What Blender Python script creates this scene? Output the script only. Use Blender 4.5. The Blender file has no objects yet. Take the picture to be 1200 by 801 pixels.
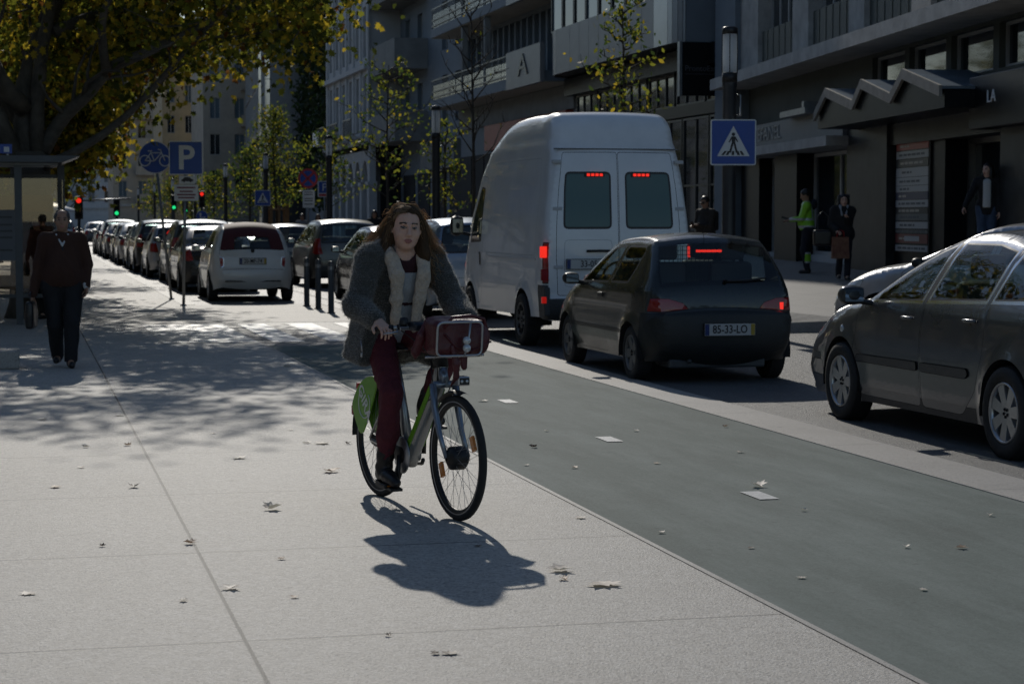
import bpy, bmesh, math, random
import numpy as np
from mathutils import Vector, Matrix, Quaternion
from mathutils.geometry import delaunay_2d_cdt
random.seed(7); np.random.seed(7)
SC = bpy.context.scene
COL = SC.collection
R = math.radians
PI = math.pi

# ------------------------------------------------------------------ camera
cam = bpy.data.cameras.new('camera'); camo = bpy.data.objects.new('camera', cam); COL.objects.link(camo)
cam.sensor_width = 36; cam.lens = 70.0; cam.clip_start = .1; cam.clip_end = 3000
camo.location = (0, 0, 1.6)
camo.rotation_euler = (R(90 - 3.5198), 0, R(-13.8203))
cam.dof.use_dof = True; cam.dof.focus_distance = 11.0; cam.dof.aperture_fstop = 7.1
SC.camera = camo

# ------------------------------------------------------------------ light
SUN_EL, SUN_AZ = 29.5, 5.0          # azimuth measured from +Y towards +X
w = bpy.data.worlds.new('World'); SC.world = w; w.use_nodes = True
nt = w.node_tree; bg = nt.nodes['Background']
sky = nt.nodes.new('ShaderNodeTexSky'); sky.sky_type = 'NISHITA'; sky.sun_disc = False
sky.sun_elevation = R(SUN_EL); sky.sun_rotation = R(SUN_AZ)
sky.air_density = 1.0; sky.dust_density = .3; sky.ozone_density = 2.2
nt.links.new(sky.outputs[0], bg.inputs[0]); bg.inputs[1].default_value = .073
sun = bpy.data.lights.new('sun', 'SUN'); suno = bpy.data.objects.new('sun', sun); COL.objects.link(suno)
sun.energy = 2.1; sun.angle = R(.55); sun.color = (1, .948, .855)
sd = Vector((math.sin(R(SUN_AZ)) * math.cos(R(SUN_EL)), math.cos(R(SUN_AZ)) * math.cos(R(SUN_EL)), math.sin(R(SUN_EL))))
suno.rotation_euler = sd.to_track_quat('Z', 'Y').to_euler(); suno.location = sd * 100
SC.view_settings.view_transform = 'Standard'; SC.view_settings.look = 'None'
SC.view_settings.exposure = -.14; SC.view_settings.gamma = 1.0; SC.view_settings.use_curve_mapping = False
SC.render.engine = 'CYCLES'
try:
    SC.cycles.use_denoising = True; SC.cycles.denoising_prefilter = 'FAST'; SC.cycles.max_bounces = 7; SC.cycles.transparent_max_bounces = 12
    SC.cycles.sample_clamp_indirect = 4.0; SC.cycles.caustics_reflective = False; SC.cycles.caustics_refractive = False
except Exception: pass

# ------------------------------------------------------------------ materials
def srgb(h):
    h = h.lstrip('#'); c = [int(h[i:i + 2], 16) / 255 for i in (0, 2, 4)]
    return tuple(x / 12.92 if x <= .04045 else ((x + .055) / 1.055) ** 2.4 for x in c)
def M(name, col, rough=.55, metal=0, var=0., vscale=4., bump=0., bscale=40., coat=0., spec=.5, emis=None, estr=0, dark=None, stretch=None, trans=0., sub=0.):
    """procedural principled material with noise variation of colour and a noise bump"""
    m = bpy.data.materials.new(name); m.use_nodes = True
    t = m.node_tree; b = t.nodes['Principled BSDF']; L = t.links.new
    b.inputs['Base Color'].default_value = (*col, 1); b.inputs['Roughness'].default_value = rough
    b.inputs['Metallic'].default_value = metal; b.inputs['Coat Weight'].default_value = coat
    b.inputs['Specular IOR Level'].default_value = spec
    if sub: b.inputs['Subsurface Weight'].default_value = sub; b.inputs['Subsurface Scale'].default_value = .02
    if trans: b.inputs['Transmission Weight'].default_value = trans
    if emis: b.inputs['Emission Color'].default_value = (*emis, 1); b.inputs['Emission Strength'].default_value = estr
    tc = t.nodes.new('ShaderNodeTexCoord'); src = tc.outputs['Object']
    if stretch:
        mp = t.nodes.new('ShaderNodeMapping'); mp.inputs['Scale'].default_value = stretch; L(src, mp.inputs[0]); src = mp.outputs[0]
    if var:
        n = t.nodes.new('ShaderNodeTexNoise'); n.inputs['Scale'].default_value = vscale; n.inputs['Detail'].default_value = 6; n.inputs['Roughness'].default_value = .65
        L(src, n.inputs['Vector'])
        r = t.nodes.new('ShaderNodeMapRange'); r.inputs[1].default_value = .3; r.inputs[2].default_value = .7
        L(n.outputs[0], r.inputs[0])
        mx = t.nodes.new('ShaderNodeMix'); mx.data_type = 'RGBA'
        d = dark if dark else tuple(c * (1 - var) for c in col); lt = col if dark else tuple(min(1, c * (1 + var)) for c in col)
        mx.inputs[6].default_value = (*d, 1); mx.inputs[7].default_value = (*lt, 1)
        L(r.outputs[0], mx.inputs[0]); L(mx.outputs[2], b.inputs['Base Color'])
    if bump:
        n2 = t.nodes.new('ShaderNodeTexNoise'); n2.inputs['Scale'].default_value = bscale; n2.inputs['Detail'].default_value = 4
        L(src, n2.inputs['Vector'])
        bp = t.nodes.new('ShaderNodeBump'); bp.inputs['Strength'].default_value = bump; bp.inputs['Distance'].default_value = .02
        L(n2.outputs[0], bp.inputs['Height']); L(bp.outputs[0], b.inputs['Normal'])
    return m
def glass_mat(name, tint, refl=1.0, ior=1.5, rough=.01):
    """thin pane: tinted see-through plus a fresnel reflection"""
    m = bpy.data.materials.new(name); m.use_nodes = True; t = m.node_tree; L = t.links.new
    for n in list(t.nodes):
        if n.type == 'BSDF_PRINCIPLED': t.nodes.remove(n)
    out = [n for n in t.nodes if n.type == 'OUTPUT_MATERIAL'][0]
    tr = t.nodes.new('ShaderNodeBsdfTransparent'); tr.inputs[0].default_value = (*tint, 1)
    gl = t.nodes.new('ShaderNodeBsdfGlossy'); gl.inputs['Roughness'].default_value = rough; gl.inputs[0].default_value = (refl, refl, refl, 1)
    lw = t.nodes.new('ShaderNodeLayerWeight'); lw.inputs[0].default_value = .5; pw = t.nodes.new('ShaderNodeMath'); pw.operation = 'POWER'; pw.inputs[1].default_value = 5; L(lw.outputs['Facing'], pw.inputs[0])
    fr = t.nodes.new('ShaderNodeMath'); fr.operation = 'MULTIPLY_ADD'; fr.inputs[1].default_value = .92; fr.inputs[2].default_value = ((ior - 1) / (ior + 1)) ** 2 * 1.8; L(pw.outputs[0], fr.inputs[0])
    mx = t.nodes.new('ShaderNodeMixShader')
    L(fr.outputs[0], mx.inputs[0]); L(tr.outputs[0], mx.inputs[1]); L(gl.outputs[0], mx.inputs[2]); L(mx.outputs[0], out.inputs[0])
    return m

# ------------------------------------------------------------------ object helpers
def link(o, parent=None):
    COL.objects.link(o)
    if parent is not None: o.parent = parent
    return o
def tag(o, label=None, cat=None, group=None, kind=None):
    if label: o['label'] = label
    if cat: o['category'] = cat
    if group: o['group'] = group
    if kind: o['kind'] = kind
    return o
def thing(name, label, cat, loc=(0, 0, 0), rz=0., group=None):
    o = bpy.data.objects.new(name, None); link(o); o.location = loc; o.rotation_euler = (0, 0, rz)
    o.empty_display_size = .2
    return tag(o, label, cat, group)
def dup(o, loc=None, rz=None, label=None, group=None, parent=None):
    c = o.copy(); COL.objects.link(c)
    if parent is not None: c.parent = parent
    if loc is not None: c.location = loc
    if rz is not None: c.rotation_euler = (0, 0, rz)
    if label: c['label'] = label
    if group: c['group'] = group
    for ch in list(o.children): dup(ch, parent=c)
    return c
def recolor(root, old, new):
    def rec(o):
        for s in o.material_slots:
            if s.material == old: s.link = 'OBJECT'; s.material = new
        for c in o.children: rec(c)
    rec(root)
def mesh_obj(name, V, F, mat=None, parent=None, smooth=False, mats=None, midx=None, normals=None):
    me = bpy.data.meshes.new(name); me.from_pydata([tuple(map(float, v)) for v in V], [], [tuple(map(int, f)) for f in F])
    for m in (mats if mats else [mat] if mat else []): me.materials.append(m)
    if midx is not None: me.polygons.foreach_set('material_index', np.array(midx, dtype=np.int32))
    if smooth: me.polygons.foreach_set('use_smooth', np.ones(len(me.polygons), dtype=bool))
    me.update()
    if normals is not None:
        me.normals_split_custom_set_from_vertices([tuple(n) for n in normals])
    o = bpy.data.objects.new(name, me)
    return link(o, parent)
class MB:
    """collects boxes, tubes, prisms into ONE mesh"""
    def __init__(s): s.V = []; s.F = []; s.S = []; s.mi = []; s.cur = 0
    def add(s, V, F, smooth=False):
        b = len(s.V); s.V += [tuple(v) for v in V]; s.F += [tuple(i + b for i in f) for f in F]; s.S += [smooth] * len(F); s.mi += [s.cur] * len(F); return s
    def mat(s, i): s.cur = i; return s
    def box(s, x0, x1, y0, y1, z0, z1, bev=0.):
        if bev <= 0:
            V = [(x, y, z) for z in (z0, z1) for y in (y0, y1) for x in (x0, x1)]
            return s.add(V, [(0, 2, 3, 1), (4, 5, 7, 6), (0, 1, 5, 4), (2, 6, 7, 3), (0, 4, 6, 2), (1, 3, 7, 5)])
        bm = bmesh.new(); bmesh.ops.create_cube(bm, size=1)
        for v in bm.verts: v.co = Vector(((x0 + x1) / 2 + v.co.x * (x1 - x0), (y0 + y1) / 2 + v.co.y * (y1 - y0), (z0 + z1) / 2 + v.co.z * (z1 - z0)))
        bmesh.ops.bevel(bm, geom=list(bm.edges), offset=bev, segments=2, affect='EDGES', profile=.5)
        bm.verts.index_update(); V = [tuple(v.co) for v in bm.verts]; F = [tuple(v.index for v in f.verts) for f in bm.faces]; bm.free()
        return s.add(V, F)
    def obox(s, c, ax, ay, az):
        """oriented box: centre and three half-axis vectors"""
        c, ax, ay, az = map(Vector, (c, ax, ay, az))
        V = [c + ax * i + ay * j + az * k for k in (-1, 1) for j in (-1, 1) for i in (-1, 1)]
        return s.add(V, [(0, 2, 3, 1), (4, 5, 7, 6), (0, 1, 5, 4), (2, 6, 7, 3), (0, 4, 6, 2), (1, 3, 7, 5)])
    def quad(s, a, b, c, d): return s.add([a, b, c, d], [(0, 1, 2, 3)])
    def tube(s, pts, r, n=8, caps=True, closed=False):
        pts = [Vector(p) for p in pts]; m = len(pts); rr = r if isinstance(r, (list, tuple, np.ndarray)) else [r] * m
        V = []; up = None
        for i, p in enumerate(pts):
            if closed: t = pts[(i + 1) % m] - pts[i - 1]
            else: t = pts[min(i + 1, m - 1)] - pts[max(i - 1, 0)]
            if t.length < 1e-9: t = Vector((0, 0, 1))
            t.normalize()
            if up is None:
                up = Vector((0, 0, 1)) if abs(t.z) < .9 else Vector((1, 0, 0))
            a = (up - t * up.dot(t))
            if a.length < 1e-6: a = t.orthogonal()
            a.normalize(); b = t.cross(a); up = a
            for k in range(n):
                an = 2 * PI * k / n; V.append(p + (a * math.cos(an) + b * math.sin(an)) * rr[i])
        F = []
        for i in range(m if closed else m - 1):
            for k in range(n):
                j = (i + 1) % m; F.append((i * n + k, i * n + (k + 1) % n, j * n + (k + 1) % n, j * n + k))
        if caps and not closed:
            F.append(tuple(range(n - 1, -1, -1))); F.append(tuple((m - 1) * n + k for k in range(n)))
        return s.add(V, F, True)
    def lathe(s, prof, c=(0, 0, 0), axis='z', n=20, closed=False):
        """prof: list of (radius, height)"""
        V = []; F = []
        for (r, h) in prof:
            for k in range(n):
                a = 2 * PI * k / n; x, y = r * math.cos(a), r * math.sin(a)
                p = {'z': (x, y, h), 'y': (x, h, -y), 'x': (h, x, y)}[axis]
                V.append((p[0] + c[0], p[1] + c[1], p[2] + c[2]))
        m = len(prof)
        for i in range(m if closed else m - 1):
            j = (i + 1) % m
            for k in range(n): F.append((i * n + k, i * n + (k + 1) % n, j * n + (k + 1) % n, j * n + k))
        return s.add(V, F, True)
    def prism(s, poly, h0, h1, f):
        """polygon (a,b) extruded from h0 to h1; f maps (a,b,h) to a point"""
        n = len(poly); V = [f(a, b, h0) for a, b in poly] + [f(a, b, h1) for a, b in poly]
        F = [tuple(range(n - 1, -1, -1)), tuple(range(n, 2 * n))] + [(i, (i + 1) % n, n + (i + 1) % n, n + i) for i in range(n)]
        return s.add(V, F)
    def xform(s, mtx):
        s.V = [tuple(mtx @ Vector(v)) for v in s.V]; return s
    def build(s, name, mat=None, parent=None, mats=None, fix=True):
        o = mesh_obj(name, s.V, s.F, mat, parent, mats=mats, midx=s.mi if mats else None)
        o.data.polygons.foreach_set('use_smooth', np.array(s.S, dtype=bool))
        if fix:
            bm = bmesh.new(); bm.from_mesh(o.data); bmesh.ops.recalc_face_normals(bm, faces=bm.faces); bm.to_mesh(o.data); bm.free()
        return o
def mb(): return MB()
def text_mesh(name, txt, size, mat, parent=None, mtx=None, extrude=.004, align='CENTER', spacing=1.0, sx=1.0, bold=0.):
    cu = bpy.data.curves.new(name, 'FONT'); cu.body = txt; cu.size = size; cu.extrude = extrude; cu.align_x = align; cu.align_y = 'CENTER'; cu.space_character = spacing; cu.offset = bold
    cu.resolution_u = 3
    o = bpy.data.objects.new(name, cu); COL.objects.link(o)
    dg = bpy.context.evaluated_depsgraph_get(); me = bpy.data.meshes.new_from_object(o.evaluated_get(dg))
    COL.objects.unlink(o); bpy.data.objects.remove(o); bpy.data.curves.remove(cu)
    me.transform(Matrix.Diagonal((sx, 1, 1, 1)))
    if mtx is not None: me.transform(mtx)
    me.materials.clear(); me.materials.append(mat); me.name = name
    return link(bpy.data.objects.new(name, me), parent)
def frame(origin, xdir, ydir):
    """4x4 whose local x,y lie along xdir,ydir (text frame)"""
    x = Vector(xdir).normalized(); y = Vector(ydir).normalized(); z = x.cross(y)
    m = Matrix((x, y, z)).transposed().to_4x4(); m.translation = Vector(origin); return m

# ------------------------------------------------------------------ implicit surfaces (people, cloth, bags)
class SDF:
    def __init__(s, lo, hi, res):
        s.lo = np.array(lo, float); s.res = res
        s.n = np.ceil((np.array(hi) - s.lo) / res).astype(int) + 1
        s.D = np.full(s.n, 1.0, np.float32)
    def _sl(s, lo, hi):
        a = np.clip(np.floor((np.array(lo) - s.lo) / s.res).astype(int), 0, s.n); b = np.clip(np.ceil((np.array(hi) - s.lo) / s.res).astype(int) + 1, 0, s.n)
        if np.any(b <= a): return None, None
        ax = [s.lo[i] + s.res * np.arange(a[i], b[i]) for i in range(3)]
        P = np.stack(np.meshgrid(*ax, indexing='ij'), -1)
        return (slice(a[0], b[0]), slice(a[1], b[1]), slice(a[2], b[2])), P
    def _mix(s, sl, d, k, op):
        A = s.D[sl]
        if op == 'u':
            if k <= 0: s.D[sl] = np.minimum(A, d)
            else:
                h = np.clip(.5 + .5 * (A - d) / k, 0, 1); s.D[sl] = A * (1 - h) + d * h - k * h * (1 - h)
        elif op == 's':
            d = -d
            if k <= 0: s.D[sl] = np.maximum(A, d)
            else:
                h = np.clip(.5 - .5 * (A - d) / k, 0, 1); s.D[sl] = A * (1 - h) + d * h + k * h * (1 - h)
    def cap(s, a, b, ra, rb=None, k=.02, op='u', flat=None):
        """tapered capsule; flat=(unit axis, factor) squashes it along an axis"""
        rb = ra if rb is None else rb; a = np.array(a, float); b = np.array(b, float); r = max(ra, rb)
        m = r + k + 3 * s.res + (r if flat is not None else 0)
        sl, P = s._sl(np.minimum(a, b) - m, np.maximum(a, b) + m)
        if sl is None: return s
        ba = b - a; L2 = max(ba @ ba, 1e-12); t = np.clip(((P - a) @ ba) / L2, 0, 1)
        q = P - a - t[..., None] * ba
        if flat is not None:
            ax = np.array(flat[0], float); ax /= np.linalg.norm(ax); q = q + (q @ ax)[..., None] * ax * (1 / flat[1] - 1)
        d = np.linalg.norm(q, axis=-1) - (ra + (rb - ra) * t)
        s._mix(sl, d, k, op); return s
    def chain(s, pts, rs, k=.02, op='u', flat=None):
        for i in range(len(pts) - 1): s.cap(pts[i], pts[i + 1], rs[i], rs[i + 1], k, op, flat)
        return s
    def ell(s, c, r, k=.02, op='u', rot=None):
        c = np.array(c, float); r = np.array(r, float); m = max(r) + k + 3 * s.res
        sl, P = s._sl(c - m, c + m)
        if sl is None: return s
        q = P - c
        if rot is not None: q = q @ np.array(rot)
        k0 = np.linalg.norm(q / r, axis=-1); k1 = np.linalg.norm(q / (r * r), axis=-1)
        d = np.where(k1 > 1e-6, k0 * (k0 - 1) / np.maximum(k1, 1e-6), -min(r)); s._mix(sl, d, k, op); return s
    def rbox(s, c, h, r=.01, k=.0, op='u', rot=None):
        c = np.array(c, float); h = np.array(h, float); m = np.linalg.norm(h) + k + 3 * s.res
        sl, P = s._sl(c - m, c + m)
        if sl is None: return s
        q = P - c
        if rot is not None: q = q @ np.array(rot)
        q = np.abs(q) - (h - r); d = np.linalg.norm(np.maximum(q, 0), axis=-1) + np.minimum(q.max(-1), 0) - r
        s._mix(sl, d, k, op); return s
    def apply(s, f):
        """f(P, D) -> D over the whole grid"""
        sl, P = s._sl(s.lo, s.lo + (s.n - 1) * s.res); s.D = f(P, s.D).astype(np.float32); return s
    def mesh(s):
        D = s.D; n = D.shape; S = D < 0
        C = [(i, j, k) for i in (0, 1) for j in (0, 1) for k in (0, 1)]
        cs = [S[i:n[0] - 1 + i, j:n[1] - 1 + j, k:n[2] - 1 + k] for i, j, k in C]
        cnt = sum(c.astype(np.int8) for c in cs); act = (cnt > 0) & (cnt < 8)
        idx = np.argwhere(act); vid = np.full(act.shape, -1, np.int64); vid[act] = np.arange(len(idx))
        cv = np.stack([D[idx[:, 0] + i, idx[:, 1] + j, idx[:, 2] + k] for i, j, k in C], 1)
        acc = np.zeros((len(idx), 3)); num = np.zeros(len(idx)); Ca = np.array(C, float)
        for a in range(8):
            for b in range(a + 1, 8):
                if np.abs(Ca[a] - Ca[b]).sum() != 1: continue
                va, vb = cv[:, a], cv[:, b]; x = (va < 0) != (vb < 0)
                t = np.where(x, va / np.where(x, va - vb, 1), 0)
                p = Ca[a] + t[:, None] * (Ca[b] - Ca[a]); acc[x] += p[x]; num[x] += 1
        V = s.lo + (idx + acc / num[:, None]) * s.res
        F = []
        for ax in range(3):
            o1, o2 = [(1, 2), (2, 0), (0, 1)][ax]
            sa = [slice(None)] * 3; sb = [slice(None)] * 3; sa[ax] = slice(0, n[ax] - 1); sb[ax] = slice(1, n[ax])
            X = S[tuple(sa)] != S[tuple(sb)]; e = np.argwhere(X)
            e = e[(e[:, o1] > 0) & (e[:, o2] > 0) & (e[:, o1] < n[o1] - 1) & (e[:, o2] < n[o2] - 1)]
            q = []
            for d1, d2 in ((1, 1), (0, 1), (0, 0), (1, 0)):
                c = e.copy(); c[:, o1] -= d1; c[:, o2] -= d2; q.append(vid[c[:, 0], c[:, 1], c[:, 2]])
            q = np.stack(q, 1); ins = S[e[:, 0], e[:, 1], e[:, 2]]
            q[~ins] = q[~ins][:, ::-1]; F.append(q)
        return V, np.concatenate(F)
    def obj(s, name, mat, parent=None, mats=None, pick=None, relax=2):
        V, F = s.mesh()
        for _ in range(relax):          # light smoothing
            acc = np.zeros_like(V); num = np.zeros(len(V))
            for a in range(4):
                b = F[:, (a + 1) % 4]; np.add.at(acc, F[:, a], V[b]); np.add.at(num, F[:, a], 1); np.add.at(acc, b, V[F[:, a]]); np.add.at(num, b, 1)
            V = V * .55 + .45 * acc / np.maximum(num, 1)[:, None]
        mi = None
        if pick is not None: mi = pick(V[F].mean(1))
        me = bpy.data.meshes.new(name); me.vertices.add(len(V)); me.vertices.foreach_set('co', V.astype(np.float32).ravel())
        me.loops.add(F.size); me.loops.foreach_set('vertex_index', F.astype(np.int32).ravel())
        me.polygons.add(len(F)); me.polygons.foreach_set('loop_start', np.arange(0, F.size, 4, dtype=np.int32))
        me.update(calc_edges=True); me.polygons.foreach_set('use_smooth', np.ones(len(F), dtype=bool))
        for m in (mats if mats else [mat]): me.materials.append(m)
        if mi is not None: me.polygons.foreach_set('material_index', mi.astype(np.int32))
        me.validate(); me.update()
        return link(bpy.data.objects.new(name, me), parent)
def vnoise(P, scale, seed=0):
    """cheap smooth pseudo noise in -1..1"""
    rs = np.random.RandomState(seed); out = 0
    for i in range(5):
        k = rs.normal(size=3) * scale; out = out + np.sin(P @ k + rs.uniform(0, 6.28))
    return out / 3.

# ------------------------------------------------------------------ common materials
m_black = M('black_plastic', (.012, .012, .013), .45)
m_rubber = M('tyre_rubber', (.016, .016, .017), .75, var=.3, vscale=20)
m_chrome = M('bright_trim', (.75, .76, .78), .12, 1)
m_alloy = M('silver_alloy', (.42, .43, .45), .32, .85, var=.15, vscale=8)
m_steel = M('brushed_steel', (.45, .46, .48), .28, .9, var=.12, vscale=3, stretch=(1, 1, .1))
m_grey_paint = M('dark_grey_painted_metal', (.055, .06, .065), .42, var=.2, vscale=3)
m_galv = M('galvanised_metal', (.23, .24, .25), .4, .7, var=.2, vscale=6)
m_white = M('white_paint', (.74, .75, .75), .45, var=.06, vscale=2)
m_mirror = M('mirror_face', (.22, .24, .26), .06, 1)
m_dark = M('dark_void', (.006, .006, .007), .8)
m_ink = M('dark_ink', (.01, .01, .012), .5)
m_redlamp = M('red_tail_light', (.30, .008, .008), .12, coat=.6)
m_redlit = M('lit_red_lamp', (.5, .01, .008), .2, emis=(1, .03, .015), estr=.95)
m_greenlit = M('lit_green_lamp', (.02, .4, .15), .2, emis=(.02, 1, .3), estr=.9)
m_amber = M('amber_lens', (.75, .22, .01), .2, coat=.5)
m_lens = M('clear_lamp_lens', (.55, .58, .6), .08, .3, coat=.6)
# ------------------------------------------------------------------ ground materials
def ground_mat(name, base, specks, scale, sp_amt, rough, patch=.12, pscale=.6, bump=.3, lines_x=(), line_y=None, linew=.007, linecol=(.05, .05, .05), streak=None, bdist=.004):
    m = bpy.data.materials.new(name); m.use_nodes = True; t = m.node_tree; L = t.links.new; N = t.nodes.new
    b = t.nodes['Principled BSDF']; b.inputs['Roughness'].default_value = rough; b.inputs['Specular IOR Level'].default_value = .35
    tc = N('ShaderNodeTexCoord'); src = tc.outputs['Object']
    def noise(sc, det=5, vec=src, rough=.6):
        n = N('ShaderNodeTexNoise'); n.inputs['Scale'].default_value = sc; n.inputs['Detail'].default_value = det; n.inputs['Roughness'].default_value = rough; L(vec, n.inputs['Vector']); return n.outputs[0]
    def rng(v, a, bb, c=0, d=1):
        r = N('ShaderNodeMapRange'); r.inputs[1].default_value = a; r.inputs[2].default_value = bb; r.inputs[3].default_value = c; r.inputs[4].default_value = d; L(v, r.inputs[0]); return r.outputs[0]
    def mix(f, a, bcol):
        x = N('ShaderNodeMix'); x.data_type = 'RGBA'
        if isinstance(f, float): x.inputs[0].default_value = f
        else: L(f, x.inputs[0])
        for s, v in ((6, a), (7, bcol)):
            if isinstance(v, tuple): x.inputs[s].default_value = (*v, 1)
            else: L(v, x.inputs[s])
        return x.outputs[2]
    lo = tuple(c * (1 - patch) for c in base); hi = tuple(c * (1 + patch) for c in base)
    c = mix(rng(noise(pscale, 8, rough=.7), .3, .7), lo, hi)
    if streak:                        # worn lighter streaks along the lane
        mp = N('ShaderNodeMapping'); mp.inputs['Scale'].default_value = (1.6, .28, 1); mp.inputs['Rotation'].default_value = (0, 0, .12); L(src, mp.inputs[0])
        c = mix(rng(noise(1.6, 9, mp.outputs[0], .72), .42, .66, 0, .85), c, streak)
        mp2 = N('ShaderNodeMapping'); mp2.inputs['Scale'].default_value = (3, .5, 1); mp2.inputs['Rotation'].default_value = (0, 0, -.5); L(src, mp2.inputs[0])
        c = mix(rng(noise(1.1, 7, mp2.outputs[0], .7), .55, .8, 0, .5), c, tuple(x * .55 for x in base))
    # aggregate speckle at two sizes
    for k, (sc, am) in enumerate(((scale, sp_amt), (scale * .42, sp_amt * .55))):
        v = N('ShaderNodeTexVoronoi'); v.inputs['Scale'].default_value = sc; L(src, v.inputs['Vector'])
        sep = N('ShaderNodeSeparateColor'); L(v.outputs['Color'], sep.inputs[0])
        c = mix(rng(sep.outputs[k], .62, 1, 0, am), c, specks[0]); c = mix(rng(sep.outputs[2], .68, 1, 0, am * .9), c, specks[1])
    # small dark spots and stains
    c = mix(rng(noise(7, 3), .68, .74, 0, .55), c, tuple(x * .45 for x in base))
    c = mix(rng(noise(.9, 7, rough=.78), .52, .68, 0, .36), c, tuple(x * .55 for x in base))
    # trodden-in gum and drip spots
    gv = N('ShaderNodeTexVoronoi'); gv.inputs['Scale'].default_value = 1.7; L(src, gv.inputs['Vector']); gs = N('ShaderNodeSeparateColor'); L(gv.outputs['Color'], gs.inputs[0])
    gm = N('ShaderNodeMath'); gm.operation = 'MULTIPLY'; L(rng(gv.outputs['Distance'], .022, .036, .5, 0), gm.inputs[0]); L(rng(gs.outputs[0], .35, .6), gm.inputs[1]); c = mix(gm.outputs[0], c, tuple(x * .3 for x in base))
    h = noise(scale * .8, 3)
    if lines_x or line_y:
        sx = N('ShaderNodeSeparateXYZ'); L(src, sx.inputs[0]); best = None
        def math(op, a, bb=None):
            n = N('ShaderNodeMath'); n.operation = op
            for i, v in enumerate((a, bb)):
                if v is None: continue
                if isinstance(v, (int, float)): n.inputs[i].default_value = v
                else: L(v, n.inputs[i])
            return n.outputs[0]
        ds = [math('ABSOLUTE', math('SUBTRACT', sx.outputs[0], float(x))) for x in lines_x]
        if line_y:
            off, per = line_y; f = math('FLOORED_MODULO', math('SUBTRACT', sx.outputs[1], float(off)), float(per))
            ds.append(math('MULTIPLY', math('MINIMUM', f, math('SUBTRACT', float(per), f)), 1.25))
        d = ds[0]
        for q in ds[1:]: d = math('MINIMUM', d, q)
        wob = math('ADD', d, math('MULTIPLY', math('SUBTRACT', noise(30, 3), .5), linew * 1.1))
        c = mix(rng(wob, linew * .6, linew * 1.25, .92, 0), c, linecol)
        c = mix(rng(d, linew, .03, .12, 0), c, tuple(x * .55 for x in base))
    L(c, b.inputs['Base Color'])
    bp = N('ShaderNodeBump'); bp.inputs['Strength'].default_value = bump; bp.inputs['Distance'].default_value = bdist; L(h, bp.inputs['Height']); L(bp.outputs[0], b.inputs['Normal'])
    return m
m_concrete = ground_mat('exposed_aggregate_concrete', (.445, .412, .360), ((.66, .63, .58), (.15, .14, .13)), 105, .6, .62, bump=.7, bdist=.008, lines_x=(.805, -1.4, -3.6), line_y=(7.52, 2.07), linew=.0085, linecol=(.015, .015, .015), patch=.17, pscale=.45)
m_lane = ground_mat('green_grey_lane_coating', (.100, .134, .119), ((.20, .23, .21), (.05, .055, .05)), 160, .35, .82, patch=.22, pscale=.9, bump=.2, streak=(.195, .235, .215))
m_asphalt = ground_mat('asphalt', (.125, .123, .12), ((.26, .255, .25), (.025, .025, .025)), 110, .6, .55, patch=.2, pscale=.5, bump=.8, bdist=.010)
m_kerbstone = ground_mat('pale_kerb_stone', (.39, .365, .33), ((.42, .4, .37), (.15, .14, .13)), 110, .5, .6, line_y=(1.1, 2.4), linew=.006, bump=.35)
m_setts = ground_mat('cobbles', (.15, .147, .143), ((.34, .335, .33), (.03, .03, .03)), 14, .95, .4, patch=.25, bump=1.2)
m_slabs = ground_mat('pale_paving', (.26, .25, .235), ((.34, .33, .31), (.16, .15, .14)), 60, .4, .55, lines_x=(11.0, 12.2, 13.4, 14.6, 15.8), line_y=(.3, 1.2), linew=.006, bump=.2)
m_line = ground_mat('worn_white_road_paint', (.62, .62, .60), ((.66, .66, .64), (.22, .22, .22)), 60, .55, .5, patch=.12, pscale=3)

def sheet(name, poly, z, mat, thick=0., label=None):
    b = mb()
    if thick: b.prism(poly, z - thick, z, lambda x, y, h: (x, y, h))
    else: b.add([(x, y, z) for x, y in poly], [tuple(range(len(poly)))])
    o = b.build(name, mat); o['kind'] = 'structure'; return o
rect = lambda x0, x1, y0, y1: [(x0, y0), (x1, y0), (x1, y1), (x0, y1)]
sheet('ground', rect(-1500, 1500, -1500, 1500), -.12, m_asphalt)
sheet('road', rect(5.97, 15, -30, 420), -.012, m_asphalt)
sheet('pavement', rect(-40, 3.0, -30, 37.6), 0, m_concrete, .1)
sheet('cycle_path', rect(3.002, 5.5, -30, 25.2), -.002, m_lane, .1)
sheet('kerb', rect(5.502, 5.97, -30, 37.6), .003, m_kerbstone, .12)
sheet('crossing', rect(3.002, 5.5, 25.202, 31.0), -.004, m_asphalt, .1)
sheet('plaza_paving', rect(3.002, 5.5, 31.002, 37.6), -.001, m_concrete, .1)
sheet('pavement', rect(-40, 2.9, 37.602, 420), 0, m_concrete, .1)
sheet('kerb', rect(2.902, 3.15, 37.602, 420), .004, m_kerbstone, .12)
sheet('parking_bay', rect(3.152, 5.968, 37.602, 420), -.020, m_asphalt)
for i, x in enumerate((3.18, 3.92, 4.66)):
    o = sheet('crossing_stripe', rect(x, x + .42, 26.0, 30.6), .001, m_line); 
for y in (10.65, 13.70, 16.82, 20.0):
    sheet('lane_dash', rect(4.08, 4.20, y, y + .33), .003, m_line)
# tactile cobble patch before the crossing
sheet('cobble_strip', rect(1.75, 2.97, 26.0, 30.6), .004, m_setts)
# thin pale line between concrete and cycle path
sheet('edge_strip', rect(2.985, 3.015, -30, 25.2), .004, m_kerbstone)
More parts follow.
